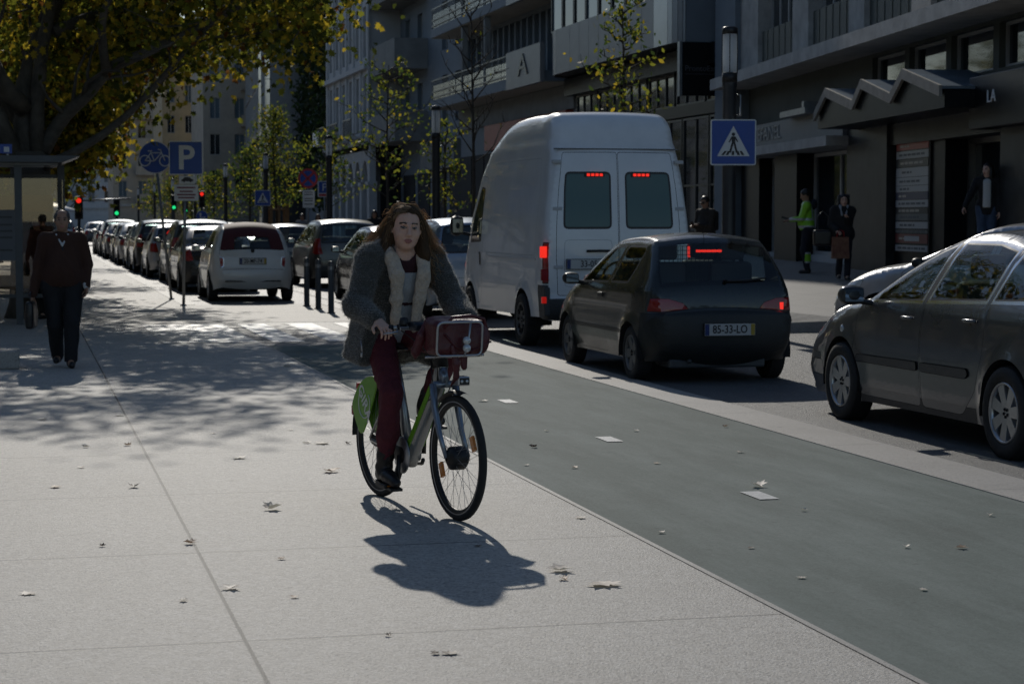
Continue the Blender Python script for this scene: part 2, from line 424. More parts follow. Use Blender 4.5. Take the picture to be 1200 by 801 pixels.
# far pavement with its bulge, rising gently to the buildings
def zr(x): return .10 + max(0, x - 10.5) * .062
def far_pavement():
    edge = [(14.3, -30), (14.3, 20), (14.3, 24.4), (14.0, 25.4), (13.0, 26.0), (11.4, 26.5), (10.1, 26.8), (9.7, 27.4), (9.6, 29.5), (9.6, 60), (9.6, 120), (9.6, 420)]
    V = []; F = []; k = edge
    cols = [0, .16, .165, 1.9, 3.8, 8, 16, 40]
    for x, y in k:
        for j, dx in enumerate(cols):
            xx = x + dx; V.append((xx, y, zr(xx) if j else zr(xx)))
    n = len(cols)
    for i in range(len(k) - 1):
        for j in range(n - 1): F.append((i * n + j, i * n + j + 1, (i + 1) * n + j + 1, (i + 1) * n + j))
    kerbF = [f for f in F if f[0] % n == 0]; setF = [f for f in F if f[0] % n in (2,)]; restF = [f for f in F if f[0] % n not in (0, 2)]
    o = mesh_obj('pavement', V, restF, m_slabs); o['kind'] = 'structure'
    o = mesh_obj('cobble_strip', V, setF, m_setts); o['kind'] = 'structure'
    b = mb()
    for i in range(len(k) - 1):
        (x0, y0), (x1, y1) = k[i], k[i + 1]; z0, z1 = zr(x0), zr(x1)
        b.add([(x0, y0, -.1), (x1, y1, -.1), (x1, y1, z1 + .002), (x0, y0, z0 + .002), (x0 + .16, y0, z0 + .003), (x1 + .16, y1, z1 + .003)], [(0, 1, 2, 3), (3, 2, 5, 4)])
    b.build('kerb', m_kerbstone)['kind'] = 'structure'
far_pavement()

# ------------------------------------------------------------------ buildings
m_pane = M('window_glass', (.012, .018, .024), .04, var=.3, vscale=.5)
m_pane_sky = M('painted_sky_window_glass', (.10, .14, .17), .06)  # sky reflection painted into the pane's lighter blue-grey colour
m_frame_dk = M('dark_window_frame', (.03, .032, .035), .4)
m_frame_lt = M('pale_window_frame', (.42, .42, .41), .5)
m_conc_wall = M('weathered_pale_stone', (.40, .385, .36), .8, var=.28, vscale=1.4, bump=.25, bscale=12)
m_conc_ledge = M('ledge_stone', (.42, .41, .39), .75, var=.2, vscale=2.2, bump=.2, bscale=14)
m_olive = M('olive_render', (.085, .09, .075), .8, var=.15, vscale=1.2)
m_greenpanel = M('dark_green_panel', (.060, .068, .058), .6, var=.12, vscale=2, stretch=(12, 1, .6))
m_stone_dk = M('polished_dark_stone', (.030, .032, .033), .4, var=.35, vscale=2.5, spec=.18)
m_stone_bk = M('black_stone', (.010, .011, .012), .4, var=.3, vscale=2, spec=.15)
m_lintel = M('grey_fascia', (.20, .20, .195), .55, var=.12, vscale=2, stretch=(5, 1, .4))
m_white_wall = M('off_white_render', (.50, .50, .50), .8, var=.10, vscale=1, bump=.1, bscale=10)
m_cladding = M('grey_cladding', (.185, .185, .19), .45, .25, var=.12, vscale=1.4)
m_cladding2 = M('light_grey_cladding', (.30, .31, .325), .3, .45, var=.08, vscale=1.4)
m_bluegrey = M('blue_grey_render', (.17, .20, .23), .7, var=.1, vscale=1)
m_balc = M('grey_concrete', (.22, .22, .21), .8, var=.18, vscale=1.5, bump=.15, bscale=9)
m_soffit = M('cream_soffit', (.46, .42, .35), .8, var=.08, vscale=1)
m_red = M('red_fascia', (.32, .035, .022), .5, var=.15, vscale=2)
m_beige = M('beige_render', (.46, .36, .22), .8, var=.15, vscale=.8, bump=.1, bscale=6)
m_beige2 = M('sand_render', (.40, .35, .28), .8, var=.15, vscale=.8)
m_roof = M('roof_covering', (.11, .075, .06), .8, var=.2, vscale=1)
m_brick = M('brown_brickwork', (.22, .105, .06), .8, var=.3, vscale=3)
m_rail = M('railing_metal', (.05, .055, .06), .4, .3)

class Bld:
    """a building in its own frame: u along the street, v out towards the street, z up"""
    def __init__(s, name, label, x, y, ang, cat='building'):
        s.root = thing(name, label, cat, (x, y, 0), R(90 - ang)); s.cache = {}
    def part(s, name, mat, b, parent=None, fix=True):
        return b.build(name, mat, parent or s.root, fix=fix)
    def wall(s, name, mat, u0, u1, z0, z1, v, holes=(), depth=.25, mass=0.):
        b = mb(); us = sorted({u0, u1, *[h[0] for h in holes], *[h[1] for h in holes]}); zs = sorted({z0, z1, *[h[2] for h in holes], *[h[3] for h in holes]})
        for i in range(len(us) - 1):
            for j in range(len(zs) - 1):
                cu, cz = (us[i] + us[i + 1]) / 2, (zs[j] + zs[j + 1]) / 2
                if any(h[0] < cu < h[1] and h[2] < cz < h[3] for h in holes): continue
                b.quad((us[i], v, zs[j]), (us[i], v, zs[j + 1]), (us[i + 1], v, zs[j + 1]), (us[i + 1], v, zs[j]))
        for a, c, e, f in holes:
            w_ = v - depth
            b.quad((a, v, e), (a, w_, e), (a, w_, f), (a, v, f)); b.quad((c, v, e), (c, v, f), (c, w_, f), (c, w_, e))
            b.quad((a, v, f), (a, w_, f), (c, w_, f), (c, v, f)); b.quad((a, v, e), (c, v, e), (c, w_, e), (a, w_, e))
        if mass:    # sides, back and top
            b.quad((u0, v, z0), (u0, v, z1), (u0, v - mass, z1), (u0, v - mass, z0)); b.quad((u1, v, z0), (u1, v - mass, z0), (u1, v - mass, z1), (u1, v, z1))
            b.quad((u0, v, z1), (u1, v, z1), (u1, v - mass, z1), (u0, v - mass, z1)); b.quad((u0, v - mass, z0), (u0, v - mass, z1), (u1, v - mass, z1), (u1, v - mass, z0))
        return b.build(name, mat, s.root, fix=False)
    def window(s, u0, u1, z0, z1, v, pane=None, fr=None, bars=(1, 0), fw=.06):
        pane = pane or m_pane; fr = fr or m_frame_dk
        key = (round(u1 - u0, 3), round(z1 - z0, 3), pane.name, fr.name, bars, fw)
        if key in s.cache: o = dup(s.cache[key], parent=s.root)
        else:
            W, H = u1 - u0, z1 - z0
            p = mb(); p.box(0, W, -.02, 0, 0, H); o = p.build('window', pane, s.root)
            f = mb(); f.box(0, W, .001, .05, 0, fw); f.box(0, W, .001, .05, H - fw, H); f.box(0, fw, .001, .05, fw, H - fw); f.box(W - fw, W, .001, .05, fw, H - fw)
            for i in range(bars[0]): c = W * (i + 1) / (bars[0] + 1); f.box(c - fw / 2, c + fw / 2, .001, .045, fw, H - fw)
            for i in range(bars[1]): c = H * (i + 1) / (bars[1] + 1); f.box(fw, W - fw, .001, .04, c - fw / 2, c + fw / 2)
            f.build('frame', fr, o); s.cache[key] = o
        o.location = (u0, v, z0); return o

# --- nearest building, with retail ground floor
B1 = Bld('office_building', 'pale stone office building with dark green panels and shops below, nearest on the right', 15.38, 24, 7.7)
base = .3
pil = [(1.4, 3.2), (6.4, 8.3), (11.4, 12.6), (15.9, 17.1), (20.6, 22.1), (25.8, 27.9)]
bays = [(pil[i][1], pil[i + 1][0]) for i in range(len(pil) - 1)]
floors = [5.42, 8.62, 11.82, 15.02]
b = mb()
for a, c in pil: b.box(a, c, -.5, .0, 5.42, 18.2)
b.box(-4, 1.4, -.5, 0, 5.42, 18.2)
B1.part('wall', m_conc_wall, b)
b = mb(); b.box(-4, 27.9, -10, -.5, 5.2, 18.2); B1.part('wall', m_olive, b)
b = mb(); b.box(-4, 28.3, -.5, .75, 5.13, 5.42); 
for z in floors[1:]: b.box(-4, 28.0, -.5, .12, z - .3, z)
b.box(-4.2, 28.2, -10.2, .3, 18.2, 18.7)
B1.part('cornice', m_conc_ledge, b)
for zf in floors:
    for a, c in bays:
        pnl = mb(); pnl.box(a + .02, c - .02, -.3, -.12, zf + .002, zf + 1.08)
        for i in range(1, 6): x = a + (c - a) * i / 6; pnl.box(x - .012, x + .012, -.12, -.105, zf + .01, zf + 1.07)
        B1.part('panel', m_greenpanel, pnl)
        if zf < 12:
            B1.window(a + .05, c - .05, zf + 1.1, zf + 2.85, -.40, fr=m_frame_lt, bars=(3, 0))
mz = [(u, u + 2.3, 4.25, 5.05) for u in (3.4, 6.0, 8.6, 11.2, 13.8)]
B1.wall('wall', m_olive, -4, 27.9, 3.9, 5.13, -.25, mz, .2)
for h in mz: B1.window(*h, -.42, fr=m_frame_lt, bars=(0, 0))
# ground floor
b = mb()
b.box(-4, 27.9, -10, -1.2, 0, 5.1); b.box(25.75, 27.9, -1.2, -.05, 0, 3.2)
b.box(-4, 3.0, -1.2, 0, 0, 3.9); B1.part('ground_floor_wall', m_stone_bk, b)
b = mb(); b.box(13.75, 16.7, -1.2, .12, .2, 3.9); B1.part('pier', m_stone_dk, b)
b = mb(); b.box(4.9, 7.2, -1.2, .1, .2, 3.2); B1.part('pier', m_stone_dk, b)
b = mb(); b.box(21.5, 23.75, -1.2, .02, .2, 3.19); B1.part('pier', m_stone_bk, b)
b = mb(); b.box(10.6, 13.75, -1.2, -.06, .2, 3.9); B1.part('wall', m_stone_bk, b)
for (a, c, nb) in ((16.72, 21.48, 1), (23.77, 25.73, 0)):
    w_ = B1.window(a, c, .75, 3.18, -.45, fr=m_frame_lt, bars=(nb, 0), fw=.09)
    b = mb(); b.box(a, c, -.6, -.3, .2, .75); B1.part('plinth', m_white_wall, b)
b = mb(); b.box(16.72, 27.9, -1.15, .22, 3.42, 4.02); B1.part('fascia', m_lintel, b)
b = mb(); b.box(16.6, 27.9, -1.15, .62, 3.2, 3.415); B1.part('ledge', m_conc_ledge, b)
b = mb(); b.box(18.9, 21.3, .2, .5, 4.02, 4.16); b.box(19.0, 19.2, .1, .5, 4.16, 4.3); B1.part('floodlight_tray', m_galv, b)
text_mesh('shop_name', 'STEFANEL', .50, M('pewter_letters', (.30, .30, .29), .5), B1.root, frame((23.9, .226, 3.74), (-1, 0, 0), (0, 0, 1)), .02, sx=1.45, spacing=1.02)
# entrance
b = mb(); b.box(3.0, 13.75, -1.2, .05, 3.1, 3.9); B1.part('entrance_lintel', m_stone_dk, b)
b = mb(); b.box(7.2, 7.3, -.7, -.5, .5, 3.1); b.box(10.5, 10.6, -.7, -.5, .5, 3.1); b.box(7.3, 10.5, -.7, -.5, 3.0, 3.1); b.box(8.7, 8.8, -.7, -.55, .5, 3.0)
B1.part('door_frame', M('steel_door_frame', (.22, .215, .2), .35, .7), b)
b = mb(); b.box(8.8, 10.5, -.65, -.62, .9, 3.0); B1.part('door', m_pane, b)
b = mb(); b.box(7.2, 10.6, -1.2, .3, .2, .9); b.box(7.0, 10.8, .3, .65, .2, .72); B1.part('step', m_conc_ledge, b)
# zig-zag canopy
def canopy():
    r = thing('entrance_canopy', 'folded zig-zag canopy with a pale edge over the dark office entrance', 'canopy', (15.38, 24, 0), R(90 - 7.7))
    pts = [(7.6, 3.84), (9.75, 4.28), (10.5, 3.88), (12.45, 4.28), (13.05, 3.90), (15.1, 4.28), (16.0, 3.82)]
    b = mb(); 
    for (a, z0), (c, z1) in zip(pts, pts[1:]):
        L_ = math.hypot(c - a, z1 - z0); nx, nz = -(z1 - z0) / L_ * .05, (c - a) / L_ * .05
        V = [(a, -.2, z0), (c, -.2, z1), (c, 1.0, z1), (a, 1.0, z0)]; V += [(x + nx, y, z + nz) for x, y, z in V]
        b.add(V, [(0, 1, 2, 3), (7, 6, 5, 4), (0, 4, 5, 1), (1, 5, 6, 2), (2, 6, 7, 3), (3, 7, 4, 0)])
    b.build('roof_plate', M('sky_tinted_sheet_roof', (.16, .22, .28), .35, .3, var=.25, vscale=3), r, fix=False)  # blue of the reflected sky put into the plate colour
    b = mb()
    t = .13
    for (a, z0), (c, z1) in zip(pts, pts[1:]):
        b.add([(a, 1.002, z0 - t), (c, 1.002, z1 - t), (c, 1.002, z1 + .06), (a, 1.002, z0 + .06), (a, 1.06, z0 - t), (c, 1.06, z1 - t), (c, 1.06, z1 + .06), (a, 1.06, z0 + .06)],
              [(0, 1, 2, 3), (7, 6, 5, 4), (0, 4, 5, 1), (2, 6, 7, 3), (0, 3, 7, 4), (1, 5, 6, 2)])
    b.build('edge_fascia', M('weathered_canopy_edge', (.24, .225, .20), .7, var=.25, vscale=4), r)
    b = mb()
    poly = [(u, z - .02) for u, z in pts] + [(16.0, 3.52), (7.6, 3.52)]
    b.prism(poly, -.2, .96, lambda a, c, h: (a, h, c)); b.build('underside', m_stone_bk, r)
canopy()
def sign_box():
    r = thing('projecting_sign', 'black boxed shop sign lettered LA jutting out beside the zig-zag canopy', 'sign', (15.38, 24, 0), R(90 - 7.7))
    b = mb(); b.box(.5, 7.9, .05, .42, 3.15, 4.05, .02); b.build('sign_box', m_stone_bk, r)
    text_mesh('lettering', 'LA', .30, m_white, r, frame((6.98, .426, 3.66), (-1, 0, 0), (0, 0, 1)), .01, sx=1.15, align='LEFT', spacing=1.15)
sign_box()
def directory():
    r = thing('directory_board', 'tall directory board of coloured company plates on the dark wall', 'sign board', (15.38, 24, 0), R(90 - 7.7))
    U0, U1 = 11.45, 13.5; b = mb(); b.box(U0 - .08, U1 + .08, -.055, -.02, .95, 3.36); b.build('back_panel', m_stone_bk, r)
    w = M('plate_white', (.42, .43, .45), .4); d = M('plate_navy', (.02, .03, .09), .4); rd = M('plate_red', (.40, .035, .015), .4); g = M('plate_grey', (.14, .15, .15), .5); k = M('plate_dark', (.02, .022, .024), .4); mr = M('plate_maroon', (.16, .015, .02), .4)
    rows = [(3.30, 3.14, rd), (3.13, 2.97, rd), (2.95, 2.80, w), (2.78, 2.64, k), (2.62, 2.44, w), (2.43, 2.27, w), (2.26, 2.14, w), (2.13, 1.99, d), (1.98, 1.84, w), (1.82, 1.72, k), (1.71, 1.58, g), (1.55, 1.42, w), (1.39, 1.33, g), (1.31, 1.13, mr), (1.09, .97, w)]
    tx = M('plate_print', (.07, .08, .1), .5); tr = M('plate_print_pale', (.5, .45, .4), .5)
    for z1, z0, m in rows:
        p = mb(); p.box(U0, U1, -.02, -.008, z0, z1); o = p.build('name_plate', m, r)
        q = mb(); rs = random.Random(int(z0 * 100)); u = U1 - .1 - rs.random() * .3
        while u > U0 + .3:
            l = .08 + rs.random() * .22; zc = (z0 + z1) / 2; q.box(u - l, u, -.008, -.005, zc - .022, zc + .022); u -= l + .06
            if rs.random() < .22: break
        q.build('lettering', tx if m in (w, g) else tr, o)
    p = mb(); p.box(U0 + .5, U1 - .6, -.007, -.003, 1.17, 1.27, ); p.build('name_plate', w, r)
directory()

# --- curved-band building
B2 = Bld('curved_band_building', 'modern building with curved grey cladding bands above a dark glass ground floor', 19.3, 52.0, 0)
b = mb(); b.box(0, 17.4, -9, -.3, 0, 21); B2.part('wall', m_bluegrey, b)
def band(z0, z1, name='band'):
    # plan outline of the projecting band: rounded at both ends, faceted strips
    out = [(2.0, 0.), (2.0, .95)] + [(2.0 + .9 - .9 * math.cos(a), .95 + .25 * math.sin(a)) for a in np.linspace(.3, PI / 2, 4)]
    out += [(x, 1.2) for x in np.arange(4.2, 14.5, 1.15)] + [(15.2 + 2.0 * math.sin(a), 1.2 - 1.2 * (1 - math.cos(a))) for a in np.linspace(0, PI / 2, 7)]
    for i in range(len(out) - 1):
        (a, va), (c, vc) = out[i], out[i + 1]; p = mb()
        dx, dv = c - a, vc - va; L_ = math.hypot(dx, dv); g = .012 / L_
        a2, va2, c2, vc2 = a + dx * g, va + dv * g, c - dx * g, vc - dv * g; nx, nv = -dv / L_ * -.05, dx / L_ * -.05
        p.add([(a2, va2, z0), (c2, vc2, z0), (c2, vc2, z1), (a2, va2, z1), (a2 + nx, va2 + nv, z0), (c2 + nx, vc2 + nv, z0), (c2 + nx, vc2 + nv, z1), (a2 + nx, va2 + nv, z1)],
              [(0, 1, 2, 3), (7, 6, 5, 4), (0, 4, 5, 1), (2, 6, 7, 3), (0, 3, 7, 4), (1, 5, 6, 2)])
        B2.part('cladding_panel', m_bluegrey if i == 0 else m_cladding2 if (i in (1, 2, 3, 4, 5) or i > len(out) - 5) else m_cladding, p)
    p = mb(); p.prism(out + [(17.2, -.3), (2.0, -.3)], z0 + .05, z0 + .15, lambda x, v, h: (x * .995 + .05, v * .93, h)); B2.part('soffit', m_frame_dk, p)
    return out
for z0, z1 in ((6.62, 8.15), (9.9, 11.4), (13.1, 14.6)):
    band(z0, z1)
for z0, z1 in ((8.17, 9.9), (11.42, 13.1)):
    b = mb(); b.box(2.05, 17.0, -.3, .85, z0 - .1, z1 + .1); B2.part('window_core', m_frame_dk, b)
    for i in range(10): B2.window(2.1 + i * 1.48, 2.1 + i * 1.48 + 1.42, z0, z1, .88, pane=m_pane if i % 3 else m_pane_sky, bars=(0, 0))
for i in range(7): B2.window(.3 + i * 2.42, .3 + i * 2.42 + 2.3, .6, 4.6, -.05, bars=(1, 1), fr=m_frame_dk)
b = mb(); b.box(0, 17.4, -.3, .02, 4.65, 5.0); b.box(0, 17.4, -.3, .3, 6.0, 6.6); B2.part('beam', m_stone_bk, b)
for i in range(6): B2.window(.4 + i * 2.8, .4 + i * 2.8 + 2.6, 5.0, 6.0, -.1, pane=m_pane if i else M('painted_amber_reflection', (.16, .10, .035), .2), bars=(2, 0))  # first pane's amber paints in the reflection of a golden tree
b = mb(); b.box(-.4, 1.2, -.3, .35, 0, 12); B2.part('pilaster', m_bluegrey, b)
r = thing('hanging_sign', 'tall black shop sign hung at right angles under the curved grey band', 'sign', (19.3, 54.0, 0), 0)
b = mb(); b.box(-1.08, 0.05, -.06, .06, 5.1, 6.6); b.build('sign_panel', m_stone_bk, r)
b = mb(); b.box(-1.16, -1.083, -.1, .1, 5.08, 6.62); b.build('edge_bar', m_galv, r)
for z in (5.4, 6.2): b = mb(); b.box(.05, .3, -.03, .03, z, z + .06); b.build('bracket', m_galv, r)
text_mesh('lettering', 'ProntoEat', .23, M('faint_grey_letters', (.09, .09, .10), .5), r, frame((-.52, -.065, 5.86), (1, 0, 0), (0, 0, 1)), .004)
b = mb(); b.box(-1.0, -.06, -.066, -.061, 5.70, 5.715); b.build('underline', M('faint_grey_line', (.07, .07, .08), .5), r)

# --- balcony building with the letter A
B3 = Bld('balcony_building', 'building with railed balconies, cream soffits and a letter A on its end panel', 19.5, 69.5, 0)
hs = [(i * 1.0 + .4, i * 1.0 + 1.15, z + .25, z + 2.6) for z in (6.95, 10.05, 13.15) for i in range(18)]
B3.wall('wall', m_bluegrey, 0, 19.5, 0, 21, 0, hs, .3, 9)
for h in hs: B3.window(*h, -.25, pane=m_pane if random.random() < .75 else m_pane_sky, fr=m_frame_lt, bars=(0, 0), fw=.05)
for z in (6.55, 9.75, 12.85, 15.95):
    b = mb(); b.box(0, 19.5, 0, 1.4, z, z + .38); B3.part('balcony_slab', m_bluegrey, b)
    b = mb(); b.box(.05, 19.45, .02, 1.36, z - .02, z - .002); B3.part('soffit', m_soffit, b)
    rl = mb()
    for zz in (1.25, .75, .5): rl.box(4.9, 19.5, 1.32, 1.36, z + zz, z + zz + .05)
    for i in range(60): rl.box(5 + i * .245, 5.02 + i * .245, 1.33, 1.35, z + .38, z + 1.25)
    B3.part('railing', m_rail, rl)
    gl = mb()
    for i in range(12): gl.box(5 + i * 1.2, 6.12 + i * 1.2, 1.30, 1.31, z + .42, z + 1.05)
    B3.part('glass_balustrade', m_pane_sky, gl)
    b = mb(); b.box(-.3, 4.85, 1.28, 1.45, z - .05, z + 1.35); B3.part('end_panel', m_cladding, b)
for u in (9.0, 13.2): b = mb(); b.box(u - .12, u + .12, 1.1, 1.34, 6.93, 19); B3.part('post', m_balc, b)
text_mesh('sign_letter', 'A', 1.15, m_frame_dk, B3.root, frame((2.2, 1.46, 7.25), (-1, 0, 0), (0, 0, 1)), .03, sx=2.0)
b = mb(); b.box(.4, 13.5, .02, .3, 4.5, 5.55); B3.part('fascia', m_red, b)
b = mb(); b.box(0, 19.5, .02, .12, 5.6, 6.5); B3.part('beam', m_balc, b)
for i in range(8): b = mb(); b.box(.3 + i * 2.4, 2.5 + i * 2.4, .02, .06, .5, 4.4); B3.part('shop_opening', m_dark, b)

# --- tall block with boxed balconies
B4 = Bld('concrete_block', 'tall grey block with solid boxed concrete balconies, beyond the letter A', 19.8, 89.1, 0)
hs = [(u, u + 1.3, z, z + 2.3) for z in (6.2, 9.7, 13.2, 16.7) for u in (1.2, 4.2, 10.3, 13.6)]
B4.wall('wall', m_bluegrey, 0, 16.3, 0, 32.5, 0, hs, .3, 9)
for h in hs: B4.window(*h, -.25, pane=m_pane_sky if random.random() < .4 else m_pane, fr=m_frame_lt)
for z in (5.5, 9.1, 12.7, 16.2):
    b = mb(); b.box(8.9, 16.1, 0, 1.7, z, z + .25); b.box(8.9, 16.1, 1.55, 1.7, z + .25, z + 1.5); b.box(8.9, 9.05, 0, 1.55, z + .25, z + 1.5); b.box(15.95, 16.1, 0, 1.55, z + .25, z + 1.5)
    o = B4.part('balcony', m_balc, b)
    if z == 5.5: b = mb(); b.box(.5, 8.5, 0, .5, 4.0, 5.3); B4.part('fascia', m_balc, b)
for i in range(4): b = mb(); b.box(.6 + i * 3.9, 3.6 + i * 3.9, .01, .05, .4, 3.9); B4.part('shop_opening', m_dark, b)

# --- white classical house
B5 = Bld('arcaded_house', 'white classical house with tall windows over a ground-floor arcade', 18.1, 105.5, 0)
n = 6; bw = 14.5 / n
hs = [(i * bw + .6, i * bw + bw - .6, z0, z1) for i in range(n) for z0, z1 in ((6.3, 9.3), (10.3, 13.0), (14.0, 16.2))]
B5.wall('wall', m_white_wall, 0, 14.5, 5.6, 17.5, 0, hs, .3, 9)
for h in hs: B5.window(*h, -.22, fr=m_frame_lt, bars=(1, 1))
b = mb()
for i in range(n + 1): b.box(i * bw - .32, i * bw + .32, -.35, .08, .3, 3.4); b.box(i * bw - .4, i * bw + .4, -.35, .16, 3.4, 3.62)
for i in range(n):     # arch heads
    c = i * bw + bw / 2; hw = bw / 2 - .32
    arc = [(c + hw * math.cos(a), 3.62 + 1.15 * math.sin(a)) for a in np.linspace(PI, 0, 11)]
    for (x0, z0), (x1, z1) in zip(arc, arc[1:]): b.prism([(x0, z0), (x1, z1), (x1, 5.6), (x0, 5.6)], -.3, .04, lambda p, q, h: (p, h, q))
b.box(-.1, 14.6, -.3, .04, 5.3, 5.6)
for i in range(n + 1): b.box(i * bw - .3, i * bw + .3, -.3, .04, 3.62, 5.6)
B5.part('arcade', m_white_wall, b)
b = mb(); b.box(0, 14.5, -2, -.6, .3, 5.6); B5.part('arcade_back', m_dark, b)
b = mb(); b.box(-.2, 14.7, -.3, .35, 5.602, 5.85); b.box(-.2, 14.7, -.3, .30, 9.6, 9.85); b.box(-.3, 14.9, -.4, .6, 17.5, 18.1)
for i in range(n + 1): b.box(i * bw - .22, i * bw + .22, 0, .10, 5.85, 17.5)
B5.part('cornice', m_white_wall, b)
for i in (0, 2, 4):
    b = mb(); b.box(i * bw + .1, i * bw + bw + .6, .1, 1.0, 5.86, 6.02); B5.part('balcony', m_white_wall, b)
    b = mb(); x0, x1 = i * bw + .15, i * bw + bw + .55; b.box(x0, x1, .93, .97, 6.9, 6.96)
    for k in range(14): x = x0 + (x1 - x0) * k / 13; b.box(x - .012, x + .012, .94, .96, 6.02, 6.9)
    B5.part('railing', m_rail, b)
b = mb(); b.box(11.8, 14.0, 1.0, 1.03, 5.95, 6.75); tag(b.build('hanging_cloth', m_white), 'white cloth hung over the balcony rail of the white house', 'cloth').parent = None
bpy.context.view_layer.update()
o = bpy.data.objects['hanging_cloth']; o.matrix_world = B5.root.matrix_world.copy()

# --- grey gable, glass building and far blocks
B6 = Bld('grey_gable_building', 'tall plain grey end wall standing past the ivy', 17.0, 140, 0)
b = mb(); b.box(0, 3.5, -8, 0, 0, 19); b.box(3.5, 5, -8, .2, 0, 20); B6.part('wall', m_cladding2, b)
b = mb(); b.box(-.02, 5.0, -8.0, .02, 0, 5.2); B6.part('dark_base', m_frame_dk, b)
B7 = Bld('glazed_building', 'glass and brown brick building with a slanted line of windows, far down the street', 17.3, 146, 4.5)
b = mb(); b.box(0, 62, -9, -.3, 8.4, 16.5); B7.part('wall', m_brick, b)
b = mb(); b.box(0, 62, -9, -2.5, 0, 8.0); B7.part('ground_floor', m_frame_dk, b)
b = mb(); b.box(-.2, 62, -9, .1, 8.0, 8.45); b.box(-.2, 62, -9, .1, 16.5, 16.9); B7.part('cornice', m_frame_dk, b)
for i in range(20):
    for z0, z1 in ((8.5, 12.3), (12.5, 16.4)):
        B7.window(.2 + i * 3.1, .2 + i * 3.1 + 2.3, z0, z1, -.2, pane=m_pane_sky if (i * 7 + int(z0)) % 3 else m_pane, fr=m_frame_lt, bars=(2, 1))
for i in range(6): b = mb(); b.box(4 + i * 10, 4.6 + i * 10, -1, -.4, 0, 8); B7.part('column', m_balc, b)
def far_block(name, label, x, y, wx, dy, h, mat, floors_, cols_, balcony=False, roof=True):
    """a block whose end wall faces back down the street"""
    bl = Bld(name, label, x + wx, y, -90)          # u runs towards -X, v towards the camera
    hs = []; fh = (h - 3.5) / floors_; cw = wx / cols_
    for f in range(floors_):
        for c in range(cols_): hs.append((c * cw + cw * .3, c * cw + cw * .72, 3.6 + f * fh + fh * .22, 3.6 + f * fh + fh * .80))
    bl.wall('wall', mat, 0, wx, 0, h, 0, hs, .3, dy)
    for q in hs: bl.window(*q, -.22, pane=m_pane_sky if random.random() < .5 else m_pane, fr=m_frame_lt)
    b = mb(); b.box(-.3, wx + .3, -dy - .3, .35, h, h + .45); b.box(-.1, wx + .1, -.2, .2, 3.2, 3.5)
    bl.part('cornice', m_conc_ledge, b)
    if roof: b = mb(); b.prism([(-.2, h + .45), (wx + .2, h + .45), (wx - 1.5, h + 2.6), (1.5, h + 2.6)], -dy, 0, lambda p, q, k: (p, k, q)); bl.part('roof', m_roof, b)
    if balcony:
        for f in range(floors_):
            b = mb(); z = 3.6 + f * fh; b.box(.4, wx * .62, 0, 1.2, z, z + .2); b.box(.4, wx * .62, 1.1, 1.2, z + .2, z + 1.1); bl.part('balcony', mat, b)
    return bl
far_block('corner_house', 'beige corner house with boxed balconies far down the street', 17.3, 196, 9.5, 14, 21, m_beige2, 5, 4, True)
far_block('ochre_house', 'narrow ochre house with pale shutters and a dark mansard roof', 14.6, 214, 5.6, 14, 19.5, m_beige, 5, 3)
far_block('sandy_house', 'sandy house front mostly hidden by the plane tree leaves', 11.0, 250, 7.2, 14, 24, m_beige2, 6, 3, True)
far_block('distant_house', 'pale distant house closing the end of the street', 2.0, 330, 13, 14, 23, m_white_wall, 6, 5)
far_block('distant_house', 'low sand-coloured distant house behind the left-hand trees', -24, 330, 24, 14, 19, m_beige2, 5, 7)

# --- houses across the avenue (outside the frame, added to block the low sky in reflections)
for i, (y, L_, h, m) in enumerate(((-70, 62, 19, m_beige2), (-6, 58, 22, m_white_wall), (54, 64, 18, m_beige), (122, 90, 21, m_beige2), (216, 110, 19, m_white_wall))):
    bl = Bld('unseen_avenue_house', ['sand-coloured house across the avenue, behind the photographer', 'white house across the avenue', 'ochre house across the avenue', 'long sand-coloured house across the avenue, far ahead', 'far white house across the avenue'][i], -44, y + L_, 180)
    hs = [(2 + c * 4.2, 3.6 + c * 4.2, 1.2 + f * 3.6, 3.6 + f * 3.6) for c in range(min(14, int(L_ / 4.2) - 1)) for f in range(5)]
    bl.wall('wall', m, 0, L_, 0, h, 0, hs, .3, 10)
    for q in hs: bl.window(*q, -.22, fr=m_frame_lt)
# ------------------------------------------------------------------ trees
def leaf_mat(name, col, tr=.62):
    m = bpy.data.materials.new(name); m.use_nodes = True; t = m.node_tree; L = t.links.new
    b = t.nodes['Principled BSDF']; b.inputs['Base Color'].default_value = (*col, 1); b.inputs['Roughness'].default_value = .55; b.inputs['Specular IOR Level'].default_value = .3
    tl = t.nodes.new('ShaderNodeBsdfTranslucent'); tl.inputs[0].default_value = (*[min(1, c * 1.5) for c in col], 1)
    mx = t.nodes.new('ShaderNodeMixShader'); mx.inputs[0].default_value = tr
    out = [n for n in t.nodes if n.type == 'OUTPUT_MATERIAL'][0]
    L(b.outputs[0], mx.inputs[1]); L(tl.outputs[0], mx.inputs[2]); L(mx.outputs[0], out.inputs[0]); return m
lm_olive = leaf_mat('leaf_olive', (.060, .075, .014)); lm_green = leaf_mat('leaf_green', (.050, .080, .020)); lm_ygreen = leaf_mat('leaf_yellow_green', (.19, .20, .025))
lm_yellow = leaf_mat('leaf_yellow', (.42, .31, .03)); lm_brown = leaf_mat('leaf_brown', (.15, .065, .015)); lm_dkgreen = leaf_mat('leaf_dark_green', (.022, .040, .014), .25)
m_bark = M('plane_bark', (.085, .076, .062), .85, var=.5, vscale=3, bump=.6, bscale=14)
m_bark_pale = M('pale_mottled_bark', (.20, .185, .15), .8, var=.45, vscale=4, bump=.4, bscale=14)
m_bark_dk = M('dark_bark', (.06, .05, .04), .85, var=.4, vscale=6, bump=.4, bscale=20)
